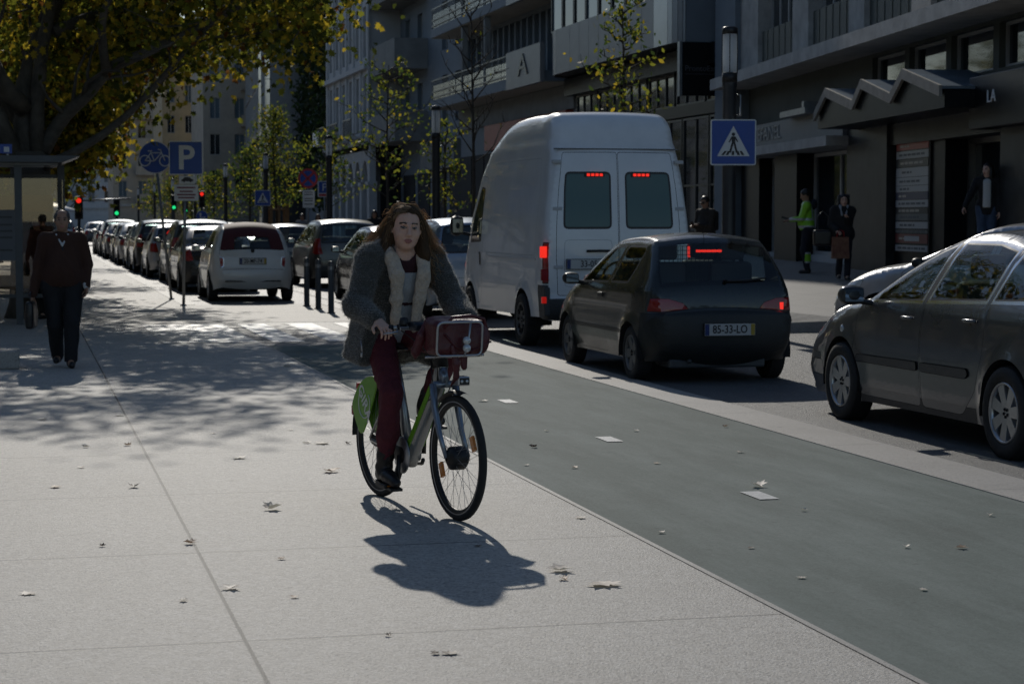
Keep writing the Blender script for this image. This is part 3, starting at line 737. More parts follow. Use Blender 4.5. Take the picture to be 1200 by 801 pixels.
PLANE = [(0, -.5), (.10, -.22), (.42, -.34), (.34, -.08), (.56, .10), (.28, .16), (.26, .36), (.10, .30), (0, .56), (-.10, .30), (-.26, .36), (-.28, .16), (-.56, .10), (-.34, -.08), (-.42, -.34), (-.10, -.22)]
SMALL = [(0, -.5), (.22, -.2), (.27, .1), (0, .55), (-.27, .1), (-.22, -.2)]
def leaf_mesh(name, pts, size, shape, mats, weights, parent, rs, droop=.3):
    """pts: Nx3 leaf positions; one small folded polygon per leaf"""
    n = len(pts); sh = np.array(shape); k = len(sh)
    a = rs.normal(size=(n, 3)); a[:, 2] = np.abs(a[:, 2]) * .6 + .1; nrm = a / np.linalg.norm(a, axis=1)[:, None]
    t = rs.normal(size=(n, 3)); t[:, 2] -= droop * 2; t -= (t * nrm).sum(1)[:, None] * nrm; t /= np.linalg.norm(t, axis=1)[:, None]
    bt = np.cross(nrm, t); s = size * rs.uniform(.6, 1.2, n)
    cup = -.35 * np.abs(sh[:, 0]) + rs.uniform(-.15, .15, (n, 1)) * sh[None, :, 1]
    V = pts[:, None, :] + s[:, None, None] * (sh[None, :, 0, None] * bt[:, None, :] + sh[None, :, 1, None] * t[:, None, :] + cup[:, :, None] * nrm[:, None, :])
    V = V.reshape(-1, 3).astype(np.float32)
    me = bpy.data.meshes.new(name); me.vertices.add(n * k); me.vertices.foreach_set('co', V.ravel())
    me.loops.add(n * k); me.loops.foreach_set('vertex_index', np.arange(n * k, dtype=np.int32))
    me.polygons.add(n); me.polygons.foreach_set('loop_start', (np.arange(n) * k).astype(np.int32))
    me.update(calc_edges=True)
    for m in mats: me.materials.append(m)
    me.polygons.foreach_set('material_index', rs.choice(len(mats), n, p=np.array(weights) / sum(weights)).astype(np.int32))
    return link(bpy.data.objects.new(name, me), parent)
def bend(a, b, rs, n=6, amp=.12, sag=0.):
    a, b = np.array(a, float), np.array(b, float); L = np.linalg.norm(b - a); out = []
    o1, o2 = rs.normal(size=3) * amp * L, rs.normal(size=3) * amp * L
    for i in range(n + 1):
        t = i / n; out.append(a + (b - a) * t + o1 * math.sin(PI * t) * .5 + o2 * math.sin(2 * PI * t) * .25 + np.array((0, 0, sag * L * math.sin(PI * t))))
    return out
def plane_tree(label, base, seed, trunk_h, trunk_r, limbs, lobes, nleaf, lsize, mats, weights, bark, group=None, forks=None, twigs=True):
    """limbs: list of (start, end, r0, r1); lobes: list of (centre, radii, leaves share)"""
    rs = np.random.RandomState(seed); r = thing('plane_tree', label, 'tree', base, 0, group)
    b = mb(); ends = []
    tp = [np.array(p, float) for p in ((0, 0, -.1), (.0, 0, .25), (.03, .02, trunk_h * .5), (0, 0, trunk_h))]
    b.tube(tp, [trunk_r * 1.45, trunk_r * 1.1, trunk_r, trunk_r * .95], 14); b.build('trunk', bark, r)
    for s, e, r0, r1 in limbs:
        l = mb(); P = bend(s, e, rs, 8, .10, .03); l.tube(P, np.linspace(r0, r1, 9), 8)
        for j in range(3, 9):              # secondary branches inside the same limb
            d = P[j] - P[j - 1]; d = d / np.linalg.norm(d) + rs.normal(size=3) * .7; d /= np.linalg.norm(d); d[2] = d[2] * .6 + .1
            q = bend(P[j], P[j] + d * rs.uniform(.9, 2.0), rs, 4, .15); rr = (r0 + (r1 - r0) * j / 8) * .42
            l.tube(q, np.linspace(max(rr, .018), .008, 5), 5); ends += q[2:]
        ends += P[4:]; l.build('limb', bark, r)
    ends = np.array(ends); pts = []; tw = mb()
    for c, rad, share in lobes:
        c = np.array(c); rad = np.array(rad); nl = int(nleaf * share); ncl = max(4, nl // 55)
        for _ in range(ncl):
            d = rs.normal(size=3); d /= np.linalg.norm(d); cc = c + d * rad * rs.uniform(.25, 1.0) ** .55
            sp = rs.uniform(.22, .52); P = cc + rs.normal(size=(55, 3)) * sp * np.array((1, 1, .75)); pts.append(P)
            if twigs:
                j = np.argmin(((ends - cc) ** 2).sum(1)); 
                if rs.rand() < .75: tw.tube(bend(ends[j], cc, rs, 3, .1), [.016, .012, .008, .005], 4, caps=False)
    pts = np.concatenate(pts)
    if twigs: tw.build('twigs', bark, r, fix=False)
    leaf_mesh('crown', pts, lsize, PLANE, mats, weights, r, rs); return r
# the big plane tree behind the bus shelter
plane_tree('big old plane tree with golden leaves and bare limbs spreading over the bus shelter', (.15, 33.4, 0), 11, 2.7, .33,
    [((0, 0, 2.55), (-.1, .4, 7.5), .20, .06), ((.1, -.1, 2.5), (1.5, -.6, 7.2), .13, .04), ((.22, -.2, 2.45), (2.9, -1.6, 4.75), .08, .025), ((.2, -.1, 2.7), (1.25, -1.0, 4.0), .13, .08),
     ((1.25, -1.0, 4.0), (4.0, -2.0, 5.4), .09, .028), ((1.2, -1.0, 3.9), (2.0, -2.6, 6.2), .08, .03), ((-.2, 0, 2.5), (-2.6, -1.0, 6.5), .17, .05), ((-.1, .1, 3.2), (-3.8, 2.5, 6.0), .18, .05), ((0, .2, 4.2), (2.8, 3.0, 7.4), .16, .04), ((-.1, -.2, 3.4), (-1.4, -4.2, 6.4), .16, .04), ((.4, -.3, 4.6), (3.2, .2, 5.6), .10, .03)],
    [((.4, .3, 7.5), (4.3, 4.6, 3.0), .36), ((2.9, -1.2, 5.5), (2.1, 2.6, 1.4), .20), ((3.9, -1.0, 5.3), (1.3, 2.0, 1.3), .08), ((-2.5, -.5, 5.7), (2.6, 3.5, 1.7), .13), ((.8, -3.0, 6.6), (3.0, 2.0, 1.7), .10), ((2.6, 1.8, 5.1), (1.8, 2.2, 1.0), .10), ((.9, 2.4, 4.9), (2.0, 2.4, 1.2), .14), ((3.4, 5.5, 8.0), (2.6, 4.0, 2.2), .14), ((1.2, .6, 4.1), (1.3, 1.6, .7), .05)],
    21000, .135, [lm_olive, lm_ygreen, lm_yellow, lm_brown], [.32, .37, .26, .05], m_bark)
def far_plane(label, base, seed, s, w, group, nleaf=9500, extra=()):
    L = [((0, 0, 2.2), (.4, .3, 6 * s), .2, .06)] + [((0, 0, 2.0 + .25 * i), (math.cos(i * 1.9) * 2.6 * s, math.sin(i * 1.9) * 2.6 * s, (4.2 + .35 * i) * s), .13, .04) for i in range(5)]
    return plane_tree(label, base, seed, 2.4, .26, L, [((.0, 0, 6.4 * s), (3.3 * s, 3.3 * s, 3.0 * s), .62), ((1.2 * s, -.6, 3.9 * s), (2.2 * s, 2.4 * s, 1.2 * s), .24), ((-1.8 * s, .3, 4.2 * s), (2.2 * s, 2.4 * s, 1.1 * s), .22), ((2.6 * s, .5, 7.2 * s), (2.4 * s, 3.0 * s, 1.7 * s), .22)] + list(extra), nleaf, .18, [lm_olive, lm_ygreen, lm_yellow, lm_brown], w, m_bark, group, twigs=False)
far_plane('yellowing plane tree next behind the big one, its golden side showing over the cars', (-.9, 46.5, 0), 21, 1.12, [.24, .38, .34, .04], 'plane trees along the left pavement', 15000, [((1.9, -1.0, 3.7), (1.1, 1.5, 1.4), .22), ((.2, -1.5, 3.6), (1.8, 1.6, 1.5), .14)])
far_plane('duller green plane tree third along the left pavement', (-1.1, 60, 0), 22, 1.05, [.6, .22, .1, .08], 'plane trees along the left pavement')
far_plane('dark distant plane tree fourth along the left pavement', (-1.0, 76, 0), 23, 1.15, [.7, .16, .06, .08], 'plane trees along the left pavement')
far_plane('plane tree far down the left pavement beyond the red traffic light', (-1.4, 97, 0), 24, 1.25, [.7, .16, .06, .08], 'plane trees along the left pavement')
far_plane('farthest plane tree on the left pavement', (-2.0, 128, 0), 25, 1.5, [.7, .2, .06, .04], 'plane trees along the left pavement', 6000)
far_plane('plane tree on the left behind the bus shelter glass', (-6.5, 41, 0), 26, 1.1, [.55, .25, .12, .08], 'plane trees along the left pavement')
far_plane('dark plane tree at the left edge deep behind the bus shelter', (-7.5, 58, 0), 27, 1.2, [.7, .18, .06, .06], 'plane trees along the left pavement')
far_plane('dark plane tree at the left edge beyond the others', (-9, 84, 0), 28, 1.4, [.7, .18, .06, .06], 'plane trees along the left pavement')
far_plane('leafy tree closing the far end of the street', (6, 300, 0), 29, 2.0, [.7, .18, .06, .06], None, 4000)

def street_tree(label, base, seed, h, stem, nbr, spread, nl, lsize, w, low=.42, bare=False, slim=False):
    rs = np.random.RandomState(seed); r = thing('street_tree', label, 'tree', base, 0, 'young street trees on the right pavement')
    b = mb(); P = bend((0, 0, -.05), (rs.normal() * .1, rs.normal() * .1, h * .97), rs, 8, .015); b.tube(P, np.linspace(stem, .012, 9), 7); b.build('trunk', m_bark_dk, r)
    br = mb(); tips = []
    for i in range(nbr):
        t = low + (1 - low) * (i / nbr) ** .9; p0 = P[min(8, int(t * 8))] * (1 - (t * 8) % 1) + P[min(8, int(t * 8) + 1)] * ((t * 8) % 1)
        a = i * 2.4 + rs.uniform(-.4, .4); l = spread * (1 - t * .62) * rs.uniform(.6, 1.15); up = rs.uniform(.35, .8) if not bare else rs.uniform(.8, 1.5)
        q = bend(p0, p0 + np.array((math.cos(a) * l, math.sin(a) * l, l * up)), rs, 5, .12); br.tube(q, np.linspace(.022, .006, 6), 5); tips += q[2:]
        for _ in range(3):
            j = rs.randint(2, 6); d = rs.normal(size=3); d[2] = abs(d[2]) + (.6 if bare else 0); d /= np.linalg.norm(d)
            q2 = bend(q[j], q[j] + d * l * .45, rs, 3, .12); br.tube(q2, np.linspace(.011, .004, 4), 4); tips += q2[1:]
    br.build('branches', m_bark_dk, r, fix=False)
    if nl:
        T = np.array(tips); pts = T[rs.randint(0, len(T), nl)] + rs.normal(size=(nl, 3)) * (.10 if not slim else .16)
        leaf_mesh('crown', pts, lsize, SMALL, [lm_green, lm_ygreen, lm_yellow], w, r, rs)
    return r
street_tree('young street tree with sparse yellow-green leaves rising behind the white van roof', (11.2, 36.6, .18), 31, 5.6, .05, 22, 1.15, 560, .12, [.35, .55, .10], low=.45)
street_tree('bare young street tree with upright twigs beside the letter A', (11.1, 49.2, .18), 32, 6.9, .06, 22, 1.35, 26, .12, [.2, .3, .5], low=.42, bare=True)
street_tree('thin street tree with sparse leaves behind the cyclist\'s head', (11.0, 60.5, .18), 33, 6.3, .055, 24, 1.9, 620, .15, [.5, .45, .05], low=.30)
street_tree('street tree with a low loose crown beside the lamp post behind the cyclist', (11.0, 52.5, .18), 38, 3.9, .05, 16, 1.3, 420, .13, [.5, .45, .05], low=.4)
street_tree('leafy street tree in front of the ivy, behind the no-stopping sign', (11.2, 75, .18), 34, 4.6, .06, 20, 1.7, 700, .17, [.6, .38, .02], low=.4)
street_tree('tall narrow street tree with fine yellow-green leaves by the glazed building', (11.0, 88, .18), 35, 6.3, .08, 40, 1.6, 2300, .15, [.45, .5, .05], low=.28, slim=True)
street_tree('rounder green street tree left of the tall narrow one', (11.0, 99, .18), 36, 4.7, .08, 30, 1.7, 1500, .17, [.7, .28, .02], low=.3, slim=True)
for i, (y, sd_) in enumerate(((118, 41), (134, 42), (152, 43), (172, 44))):
    street_tree(['small yellowing street tree just left of the parking sign', 'small street tree farther down, beyond the traffic light', 'faint street tree near the far lamp posts', 'farthest faint street tree on the right pavement'][i], (11, y, .18), sd_, 4.0 + .25 * i, .07, 22, 1.5, 700, .22, [.45, .45, .1], low=.3, slim=True)
# wooden guard round a young tree
r = thing('tree_guard', 'brown wooden guard of upright stakes round a young tree by the parked cars', 'tree guard', (11.0, 88, .14))
b = mb()
for i in range(8):
    a = i * PI / 4; b.box(.45 * math.cos(a) - .05, .45 * math.cos(a) + .05, .45 * math.sin(a) - .05, .45 * math.sin(a) + .05, 0, 2.1)
for z in (.5, 1.2, 1.9): b.tube([(.47 * math.cos(a), .47 * math.sin(a), z) for a in np.linspace(0, 2 * PI, 16, endpoint=False)], .05, 5, closed=True)
b.build('stakes', M('weathered_timber', (.22, .13, .06), .8, var=.3, vscale=6), r)
# ivy hanging over the wall past the white house
r = thing('ivy', 'dark ivy covering the tall wall beside the white arcaded house', 'ivy', (19.2, 121, 0))
rs = np.random.RandomState(51); b = mb(); b.box(0, 4, 0, 17, 0, 17.5); b.build('garden_wall', m_bluegrey, r)
n = 9000; pts = np.stack([rs.uniform(-1.1, .1, n) * (.4 + .6 * rs.rand(n)), rs.uniform(-.6, 17, n), 2.2 + 16.5 * rs.beta(1.3, 1.0, n)], 1); keep = vnoise(pts, .8, 5) > -.35
leaf_mesh('foliage', pts[keep], .42, SMALL, [lm_dkgreen, lm_green], [.85, .15], r, rs)

# the avenue's other row of planes, outside the frame to the left
t0 = far_plane('plane tree across the path, left of the photographer', (-9.5, 20, 0), 45, 1.1, [.6, .22, .1, .08], 'plane trees along the left pavement', 5000)
for i, (x, y) in enumerate(((-9.2, 31), (-9.6, 8), (-9.3, -5), (-12, 50), (-12, 68), (-13, 100), (-12, 116), (-12.5, 134))): dup(t0, (x, y, 0), i * 1.3, ['plane tree across the path, left of the bus shelter', 'plane tree across the path, level with the photographer', 'plane tree across the path, behind the photographer', 'plane tree of the far row, just beyond the shelter', 'plane tree of the far row, second beyond the shelter', 'plane tree of the far row, third beyond the shelter', 'plane tree of the far row, fourth beyond the shelter', 'plane tree of the far row, fifth beyond the shelter'][i])
# ------------------------------------------------------------------ vehicles
def catmull(pts, ds=.03):
    """pts: (y, z, r, a, corner) -> dense polyline with the same extra columns; corner=1 breaks the tangent"""
    P = np.array([p[:4] for p in pts], float); cn = [bool(p[4]) if len(p) > 4 else False for p in pts]; out = []
    n = len(P)
    for i in range(n - 1):
        p1, p2 = P[i], P[i + 1]
        p0 = P[i - 1] if i > 0 and not cn[i] else p1 - (p2 - p1); p3 = P[i + 2] if i < n - 2 and not cn[i + 1] else p2 + (p2 - p1)
        L = np.linalg.norm((p2 - p1)[:2]); k = max(1, int(round(L / ds)))
        d1 = max(np.linalg.norm((p1 - p0)[:2]), 1e-6); d3 = max(np.linalg.norm((p3 - p2)[:2]), 1e-6)
        m1 = ((p1 - p0) / d1 + (p2 - p1) / L) * .5 * L; m2 = ((p3 - p2) / d3 + (p2 - p1) / L) * .5 * L
        for t in np.arange(k) / k:
            h = (2 * t**3 - 3 * t**2 + 1) * p1 + (t**3 - 2 * t**2 + t) * m1 + (-2 * t**3 + 3 * t**2) * p2 + (t**3 - t**2) * m2
            h[2:] = p1[2:] + (p2[2:] - p1[2:]) * (t * t * (3 - 2 * t)); out.append(h)
    out.append(P[-1]); return np.array(out)
def in_poly(Q, poly):
    x, y = Q[:, 0], Q[:, 1]; inside = np.zeros(len(Q), bool); n = len(poly); j = n - 1
    for i in range(n):
        xi, yi = poly[i]; xj, yj = poly[j]
        c = ((yi > y) != (yj > y)); xx = (xj - xi) * (y - yi) / ((yj - yi) if abs(yj - yi) > 1e-12 else 1e-12) + xi
        inside ^= c & (x < xx); j = i
    return inside
def shrink(poly, g):
    n = len(poly); P = np.array(poly, float); A = sum(P[i][0] * P[(i + 1) % n][1] - P[(i + 1) % n][0] * P[i][1] for i in range(n)); sg = 1 if A > 0 else -1; out = []
    for i in range(n):
        a, b, c = P[i - 1], P[i], P[(i + 1) % n]; e1 = (b - a) / max(np.linalg.norm(b - a), 1e-9); e2 = (c - b) / max(np.linalg.norm(c - b), 1e-9)
        n1 = np.array((-e1[1], e1[0])) * sg; n2 = np.array((-e2[1], e2[0])) * sg; m = n1 + n2; m = m / max(m @ m, .35) * 2
        out.append(tuple(b + m * g))
    return out
def rnd(poly, r, k=4):
    """round the corners of a polygon"""
    out = []; n = len(poly); P = np.array(poly, float)
    for i in range(n):
        a, b, c = P[i - 1], P[i], P[(i + 1) % n]; d1 = min(r, np.linalg.norm(a - b) * .45); d2 = min(r, np.linalg.norm(c - b) * .45)
        p = b + (a - b) / np.linalg.norm(a - b) * d1; q = b + (c - b) / np.linalg.norm(c - b) * d2
        for t in np.linspace(0, 1, k): out.append(tuple((1 - t)**2 * p + 2 * t * (1 - t) * b + t * t * q))
    return out
def cdt(bound_loops, feats, extra):
    V = []; E = []
    def loop(pts):
        b = len(V); V.extend([Vector((float(p[0]), float(p[1]))) for p in pts]); E.extend([(b + i, b + (i + 1) % len(pts)) for i in range(len(pts))])
    def dens(poly, ds=.10):
        o = []
        for i in range(len(poly)):
            a, b = np.array(poly[i], float), np.array(poly[(i + 1) % len(poly)], float); k = max(1, int(np.linalg.norm(b - a) / ds))
            o += [tuple(a + (b - a) * t / k) for t in range(k)]
        return o
    for l in bound_loops: loop(l)
    for f in feats:
        loop(dens(f['poly']))
        if f.get('border'): f['inner'] = shrink(f['poly'], f['border'][0]); loop(dens(f['inner']))
    V.extend([Vector((float(p[0]), float(p[1]))) for p in extra])
    r = delaunay_2d_cdt(V, E, [], 0, 1e-5)
    P = np.array([tuple(v) for v in r[0]]); T = np.array([f for f in r[2] if len(f) == 3]); return P, T
class Car:
    def __init__(s, name, label, cat, group, prof, W, tz, py, wheels, sill, paint, side=(), top=(), grid=.07, crease=(), crown=None, wheel_r=.31, wheel_w=.19, rim='five', rim_mat=None, gapmat=None, seats=True, arch=1.17, parts=None, well=.30, ydiv=10):
        s.root = thing(name, label, cat, (0, 0, 0), 0, group)
        D = catmull(prof, max(.03, grid * .55)); s.D = D; s.W = W; gap = gapmat or m_dark
        zt = np.linspace(-.1, 3.2, 400); tv = np.interp(zt, [a for a, _ in tz], [b for _, b in tz]); kk = np.exp(-np.linspace(-2, 2, 25)**2); kk /= kk.sum(); tv = np.convolve(np.pad(tv, 12, 'edge'), kk, 'valid')
        L = D[:, 0].max(); yt = np.linspace(-.3, L + .3, 400); pv = np.interp(yt, [a for a, _ in py], [b for _, b in py]); k2 = np.exp(-np.linspace(-2, 2, 31)**2); k2 /= k2.sum(); pv = np.convolve(np.pad(pv, 15, 'edge'), k2, 'valid')
        Ra = wheel_r * arch
        def width(y, z):
            w_ = W * np.interp(z, zt, tv) * np.interp(y, yt, pv)
            for z0, am, wd in crease: w_ = w_ + am * np.exp(-((z - z0) / wd)**2)
            for yw in wheels:
                d = np.hypot(y - yw, z - wheel_r); w_ = w_ + .022 * np.exp(-((d - Ra) / .055)**2)
            return w_
        # outline: dense profile then the bottom with arches
        bot = []; y1, y0 = D[-1][0], D[0][0]
        ws = sorted(wheels, reverse=True); zb = lambda y: np.interp(y, [sill[0][0], sill[1][0]], [sill[0][1], sill[1][1]])
        cur = y1
        for yw in ws:
            zz = zb(yw); a0 = math.asin(max(-1, min(1, (zz - wheel_r) / Ra)))
            yy = yw + Ra * math.cos(a0)
            for y in np.arange(cur, yy, -.12)[1:]: bot.append((y, zb(y) if y < y1 - .15 else zb(y) + (D[-1][1] - zb(y)) * (1 - (y1 - y) / .15)))
            for a in np.linspace(a0, PI - a0, 26): bot.append((yw + Ra * math.cos(a), wheel_r + Ra * math.sin(a)))
            cur = yw - Ra * math.cos(a0)
        for y in np.arange(cur - .1, y0 + .05, -.12): bot.append((y, zb(y) if y > y0 + .15 else zb(y) + (D[0][1] - zb(y)) * (1 - (y - y0) / .15)))
        outl = [tuple(p) for p in D[:, :2]] + bot; outa = np.array(outl)
        SA, SB = D[:-1, :2], D[1:, :2]; ND = len(D)
        def dist(Q):
            best = np.full(len(Q), 9.); bi = np.zeros(len(Q)); 
            for i in range(ND - 1):
                a, b = SA[i], SB[i]; ba = b - a; t = np.clip(((Q - a) @ ba) / max(ba @ ba, 1e-12), 0, 1); d = np.hypot(*(Q - a - t[:, None] * ba).T)
                m = d < best; best[m] = d[m]; bi[m] = i + t[m]
            return best, bi
        def xside(Q):
            d, bi = dist(Q); r = np.interp(bi, np.arange(ND), D[:, 2]); a = np.interp(bi, np.arange(ND), D[:, 3]); k = np.clip(d / r, 0, 1)
            x = width(Q[:, 0], Q[:, 1]) - a * (1 - np.sqrt(np.clip(1 - (1 - k)**2, 0, 1))); return x
        # interior sample points, denser near the rim
        ys = np.arange(outa[:, 0].min(), outa[:, 0].max(), grid); zs = np.arange(outa[:, 1].min(), outa[:, 1].max(), grid)
        G = np.array([(y + (grid * .5 if j % 2 else 0), z) for j, z in enumerate(zs) for y in ys])
        G = G[in_poly(G, outl)]; d, bi = dist(G); G = G[d > grid * .9]
        ex = [G]
        Tn = np.gradient(D[:, :2], axis=0); Tn /= np.linalg.norm(Tn, axis=1)[:, None]; Nn = np.stack([-Tn[:, 1], Tn[:, 0]], 1)
        s.N = Nn                                 # outward normal of the profile (rear -> roof -> front)
        for fr in (.012, .05, .15, .32, .58):
            q = D[::2, :2] - Nn[::2] * (D[::2, 2] * fr)[:, None]; q = q[in_poly(q, outl)]
            dd, b2 = dist(q); ex.append(q[dd > .8 * fr * np.interp(b2, np.arange(ND), D[:, 2])])
        P, T = cdt([outl], list(side), np.concatenate(ex)); C = P[T].mean(1); T = T[in_poly(C, outl)]; C = P[T].mean(1)
        # orientation: make normals point to -x on the left side
        ar = np.cross(P[T[:, 1]] - P[T[:, 0]], P[T[:, 2]] - P[T[:, 0]]); T[ar > 0] = T[ar > 0][:, ::-1]
        X = xside(P)
        VL = np.stack([-X, P[:, 0], P[:, 1]], 1); VR = VL * np.array((-1, 1, 1))
        # strip over the top
        SS = np.concatenate([[0], np.cumsum(np.hypot(*np.diff(D[:, :2], axis=0).T))]); s.SS = SS
        e = width(D[:, 0], D[:, 1]) - D[:, 3]; s.e = e; S1 = SS[-1]
        cr = np.interp(np.arange(ND), np.linspace(0, ND - 1, len(crown)), crown) if crown else np.full(ND, .04)
        if crown is None or len(crown) < 3: pass
        nt_ = int(2 * W / grid); us = np.linspace(-W, W, nt_ + 1); ex2 = np.array([(u, q) for q in SS[1:-1:2] for u in us[1:-1]])
        bl = [(-W, q) for q in SS] + [(u, S1) for u in us[1:-1]] + [(W, q) for q in SS[::-1]] + [(u, 0) for u in us[::-1][1:-1]]
        tf = []
        for f in top:
            f = dict(f); f['poly'] = [(p[0] / np.interp(s._s(p[1]), SS, e) * W, s._s(p[1])) for p in f['poly']]; tf.append(f)
        P2, T2 = cdt([bl], tf, ex2); cc_ = P2[T2].mean(1); T2 = T2[(np.abs(cc_[:, 0]) < W) & (cc_[:, 1] > 0) & (cc_[:, 1] < S1)]; ar = np.cross(P2[T2[:, 1]] - P2[T2[:, 0]], P2[T2[:, 2]] - P2[T2[:, 0]]); T2[ar > 0] = T2[ar > 0][:, ::-1]
        t = P2[:, 0] / W; sv = P2[:, 1]; py_ = np.interp(sv, SS, D[:, 0]); pz_ = np.interp(sv, SS, D[:, 1]); ny_ = np.interp(sv, SS, Nn[:, 0]); nz_ = np.interp(sv, SS, Nn[:, 1]); c_ = np.interp(sv, SS, cr) * (1 - t**2)
        VT = np.stack([t * np.interp(sv, SS, e), py_ + ny_ * c_, pz_ + nz_ * c_], 1)
        # shared smooth normals
        VA = np.concatenate([VL, VR, VT]); nL = len(VL); FL = T; FR = T[:, ::-1] + nL; FT = T2 + 2 * nL; FA = np.concatenate([FL, FR, FT])
        key = np.round(VA, 3); _, inv = np.unique(key, axis=0, return_inverse=True); inv = inv.ravel()
        fn = np.cross(VA[FA[:, 1]] - VA[FA[:, 0]], VA[FA[:, 2]] - VA[FA[:, 0]]); acc = np.zeros((inv.max() + 1, 3))
        for k in range(3): np.add.at(acc, inv[FA[:, k]], fn)
        NA = acc[inv]; NA /= np.maximum(np.linalg.norm(NA, axis=1), 1e-12)[:, None]
        if (VL[:, 0][FL].mean() < 0) and (fn[:len(FL), 0].mean() > 0): FA = FA[:, ::-1]; NA = -NA
        # strip orientation check
        ft = np.arange(len(FL) * 2, len(FA)); fnt = np.cross(VA[FA[ft, 1]] - VA[FA[ft, 0]], VA[FA[ft, 2]] - VA[FA[ft, 0]])
        if fnt[:, 2].sum() < 0:
            FA[ft] = FA[ft][:, ::-1]
            fn = np.cross(VA[FA[:, 1]] - VA[FA[:, 0]], VA[FA[:, 2]] - VA[FA[:, 0]]); acc[:] = 0
            for k in range(3): np.add.at(acc, inv[FA[:, k]], fn)
            NA = acc[inv]; NA /= np.maximum(np.linalg.norm(NA, axis=1), 1e-12)[:, None]
        cls = np.full(len(FA), -1); sub = np.zeros(len(FA), int); allf = []
        C2 = P2[T2].mean(1)
        for f in side:
            m = in_poly(C, f['poly']); inn = in_poly(C, f['inner']) if f.get('border') else m
            only = f.get('only', 0)
            for off, sd_ in ((0, -1), (len(FL), 1)):
                if only and only != sd_: continue
                i = len(allf); allf.append((f, sd_)); idx = off + np.where(m)[0]; cls[idx] = i; sub[idx] = np.where(inn[m], 0, 1)
        for f in tf:
            m = in_poly(C2, f['poly']); inn = in_poly(C2, f['inner']) if f.get('border') else m
            i = len(allf); allf.append((f, 0)); idx = 2 * len(FL) + np.where(m)[0]; cls[idx] = i; sub[idx] = np.where(inn[m], 0, 1)
        s.objs = {}
        def emit(nm, mats, idx, sb, parent, push=0.):
            f = FA[idx]; u, iv = np.unique(f, return_inverse=True); V = VA[u] + NA[u] * push; o = mesh_obj(nm, V, iv.reshape(-1, 3), None, parent, True, mats, sb, NA[u]); return o
        s.body = emit('body', [paint], np.where(cls == -1)[0], np.zeros((cls == -1).sum(), int), s.root)
        merged = {}
        for i, (f, sd_) in enumerate(allf): merged.setdefault((f['name'], f.get('id', id(f)), sd_), []).append(i)
        for i, (f, sd_) in enumerate(allf):
            idx = np.where(cls == i)[0]
            if len(idx) == 0: continue
            par = s.root
            if f.get('of'): par = s.objs.get((f['of'], sd_), s.root)
            o = emit(f['name'], [f['mat'] or paint, f['border'][1] if f.get('border') else gap], idx, sub[idx], par, f.get('push', 0)); s.objs[(f.get('id', f['name']), sd_)] = o
        # underbody, wheel wells
        zmin = min(zb(y0), zb(y1)); b = mb(); b.box(-W * .86, W * .86, y0 + .12, y1 - .12, zmin + .02, zmin + .10)
        for yw in wheels:
            for sg in (-1, 1):
                ex_ = float(width(np.array([yw]), np.array([wheel_r + Ra]))[0]); V = []; F = []
                for a in np.linspace(-.15, PI + .15, 15):
                    for xx in (ex_ - .008, ex_ - well): V.append((sg * xx, yw + (Ra + .004) * math.cos(a), wheel_r + (Ra + .004) * math.sin(a)))
                for k in range(14): F.append((2 * k, 2 * k + 1, 2 * k + 3, 2 * k + 2))
                F.append(tuple(2 * k + 1 for k in range(15))); b.add(V, F)
        b.build('underbody', m_dark, s.root, fix=False)
        # wheels
        rm = rim_mat or m_alloy; proto = None
        for yw in wheels:
            for sg in (-1, 1):
                xw = sg * (float(width(np.array([yw]), np.array([wheel_r * .9]))[0]) - .035)
                if proto is None:
                    proto = make_wheel(wheel_r, wheel_w, rim, rm, s.root); o = proto
                else: o = dup(proto, parent=s.root)
                o.location = (xw, yw, wheel_r); o.rotation_euler = (random.uniform(0, 6), 0, 0 if sg < 0 else PI)
        if seats:
            yw0, yw1 = min(wheels), max(wheels); ym = (yw0 + yw1) / 2; b = mb(); zf = zmin + .12
            for yy in (ym + .05, ym - .85):
                for sx in (-.36, .36):
                    b.box(sx - .24, sx + .24, yy - .05, yy + .45, zf + .1, zf + .34, .05); b.box(sx - .23, sx + .23, yy - .18, yy - .04, zf + .3, zf + .86, .05); b.box(sx - .13, sx + .13, yy - .19, yy - .09, zf + .88, zf + 1.06, .03)
            b.box(-W * .8, W * .8, ym + .75, ym + 1.1, zf + .3, zf + .68, .05); b.tube([(-.36 + .18 * math.cos(a), ym + .62 - .06 * math.sin(a), zf + .66 + .17 * math.sin(a)) for a in np.linspace(0, 2 * PI, 18, endpoint=False)], .014, 5, closed=True)
            b.build('seats', M('dark_upholstery', (.05, .055, .06), .8), s.root)
        s.width = width
    def _s(s, spec):
        """spec: ('r', z) on the rear, ('f', z) on the nose, ('y', y) along the top"""
        D, SS = s.D, s.__dict__.get('SS')
        if SS is None: SS = np.concatenate([[0], np.cumsum(np.hypot(*np.diff(D[:, :2], axis=0).T))]); s.SS = SS
        k, v = spec if isinstance(spec, tuple) else ('r', spec); it = int(np.argmax(D[:, 1]))
        if k == 'r': return float(np.interp(v, np.maximum.accumulate(D[:it + 1, 1]), SS[:it + 1]))
        if k == 'f': return float(np.interp(-v, np.maximum.accumulate(-D[it:, 1]), SS[it:]))
        return float(np.interp(v, np.maximum.accumulate(D[:, 0]), SS))
    def pt(s, x, spec, off=0.):
        """a point on the top strip, pushed out by off"""
        q = s._s(spec); ds = 1e-3; f = lambda qq, c: float(np.interp(qq, s.SS, c)); e = f(q, s.e); t = x / e
        return Vector((x, f(q, s.D[:, 0]) + f(q, s.N[:, 0]) * off, f(q, s.D[:, 1]) + f(q, s.N[:, 1]) * off))
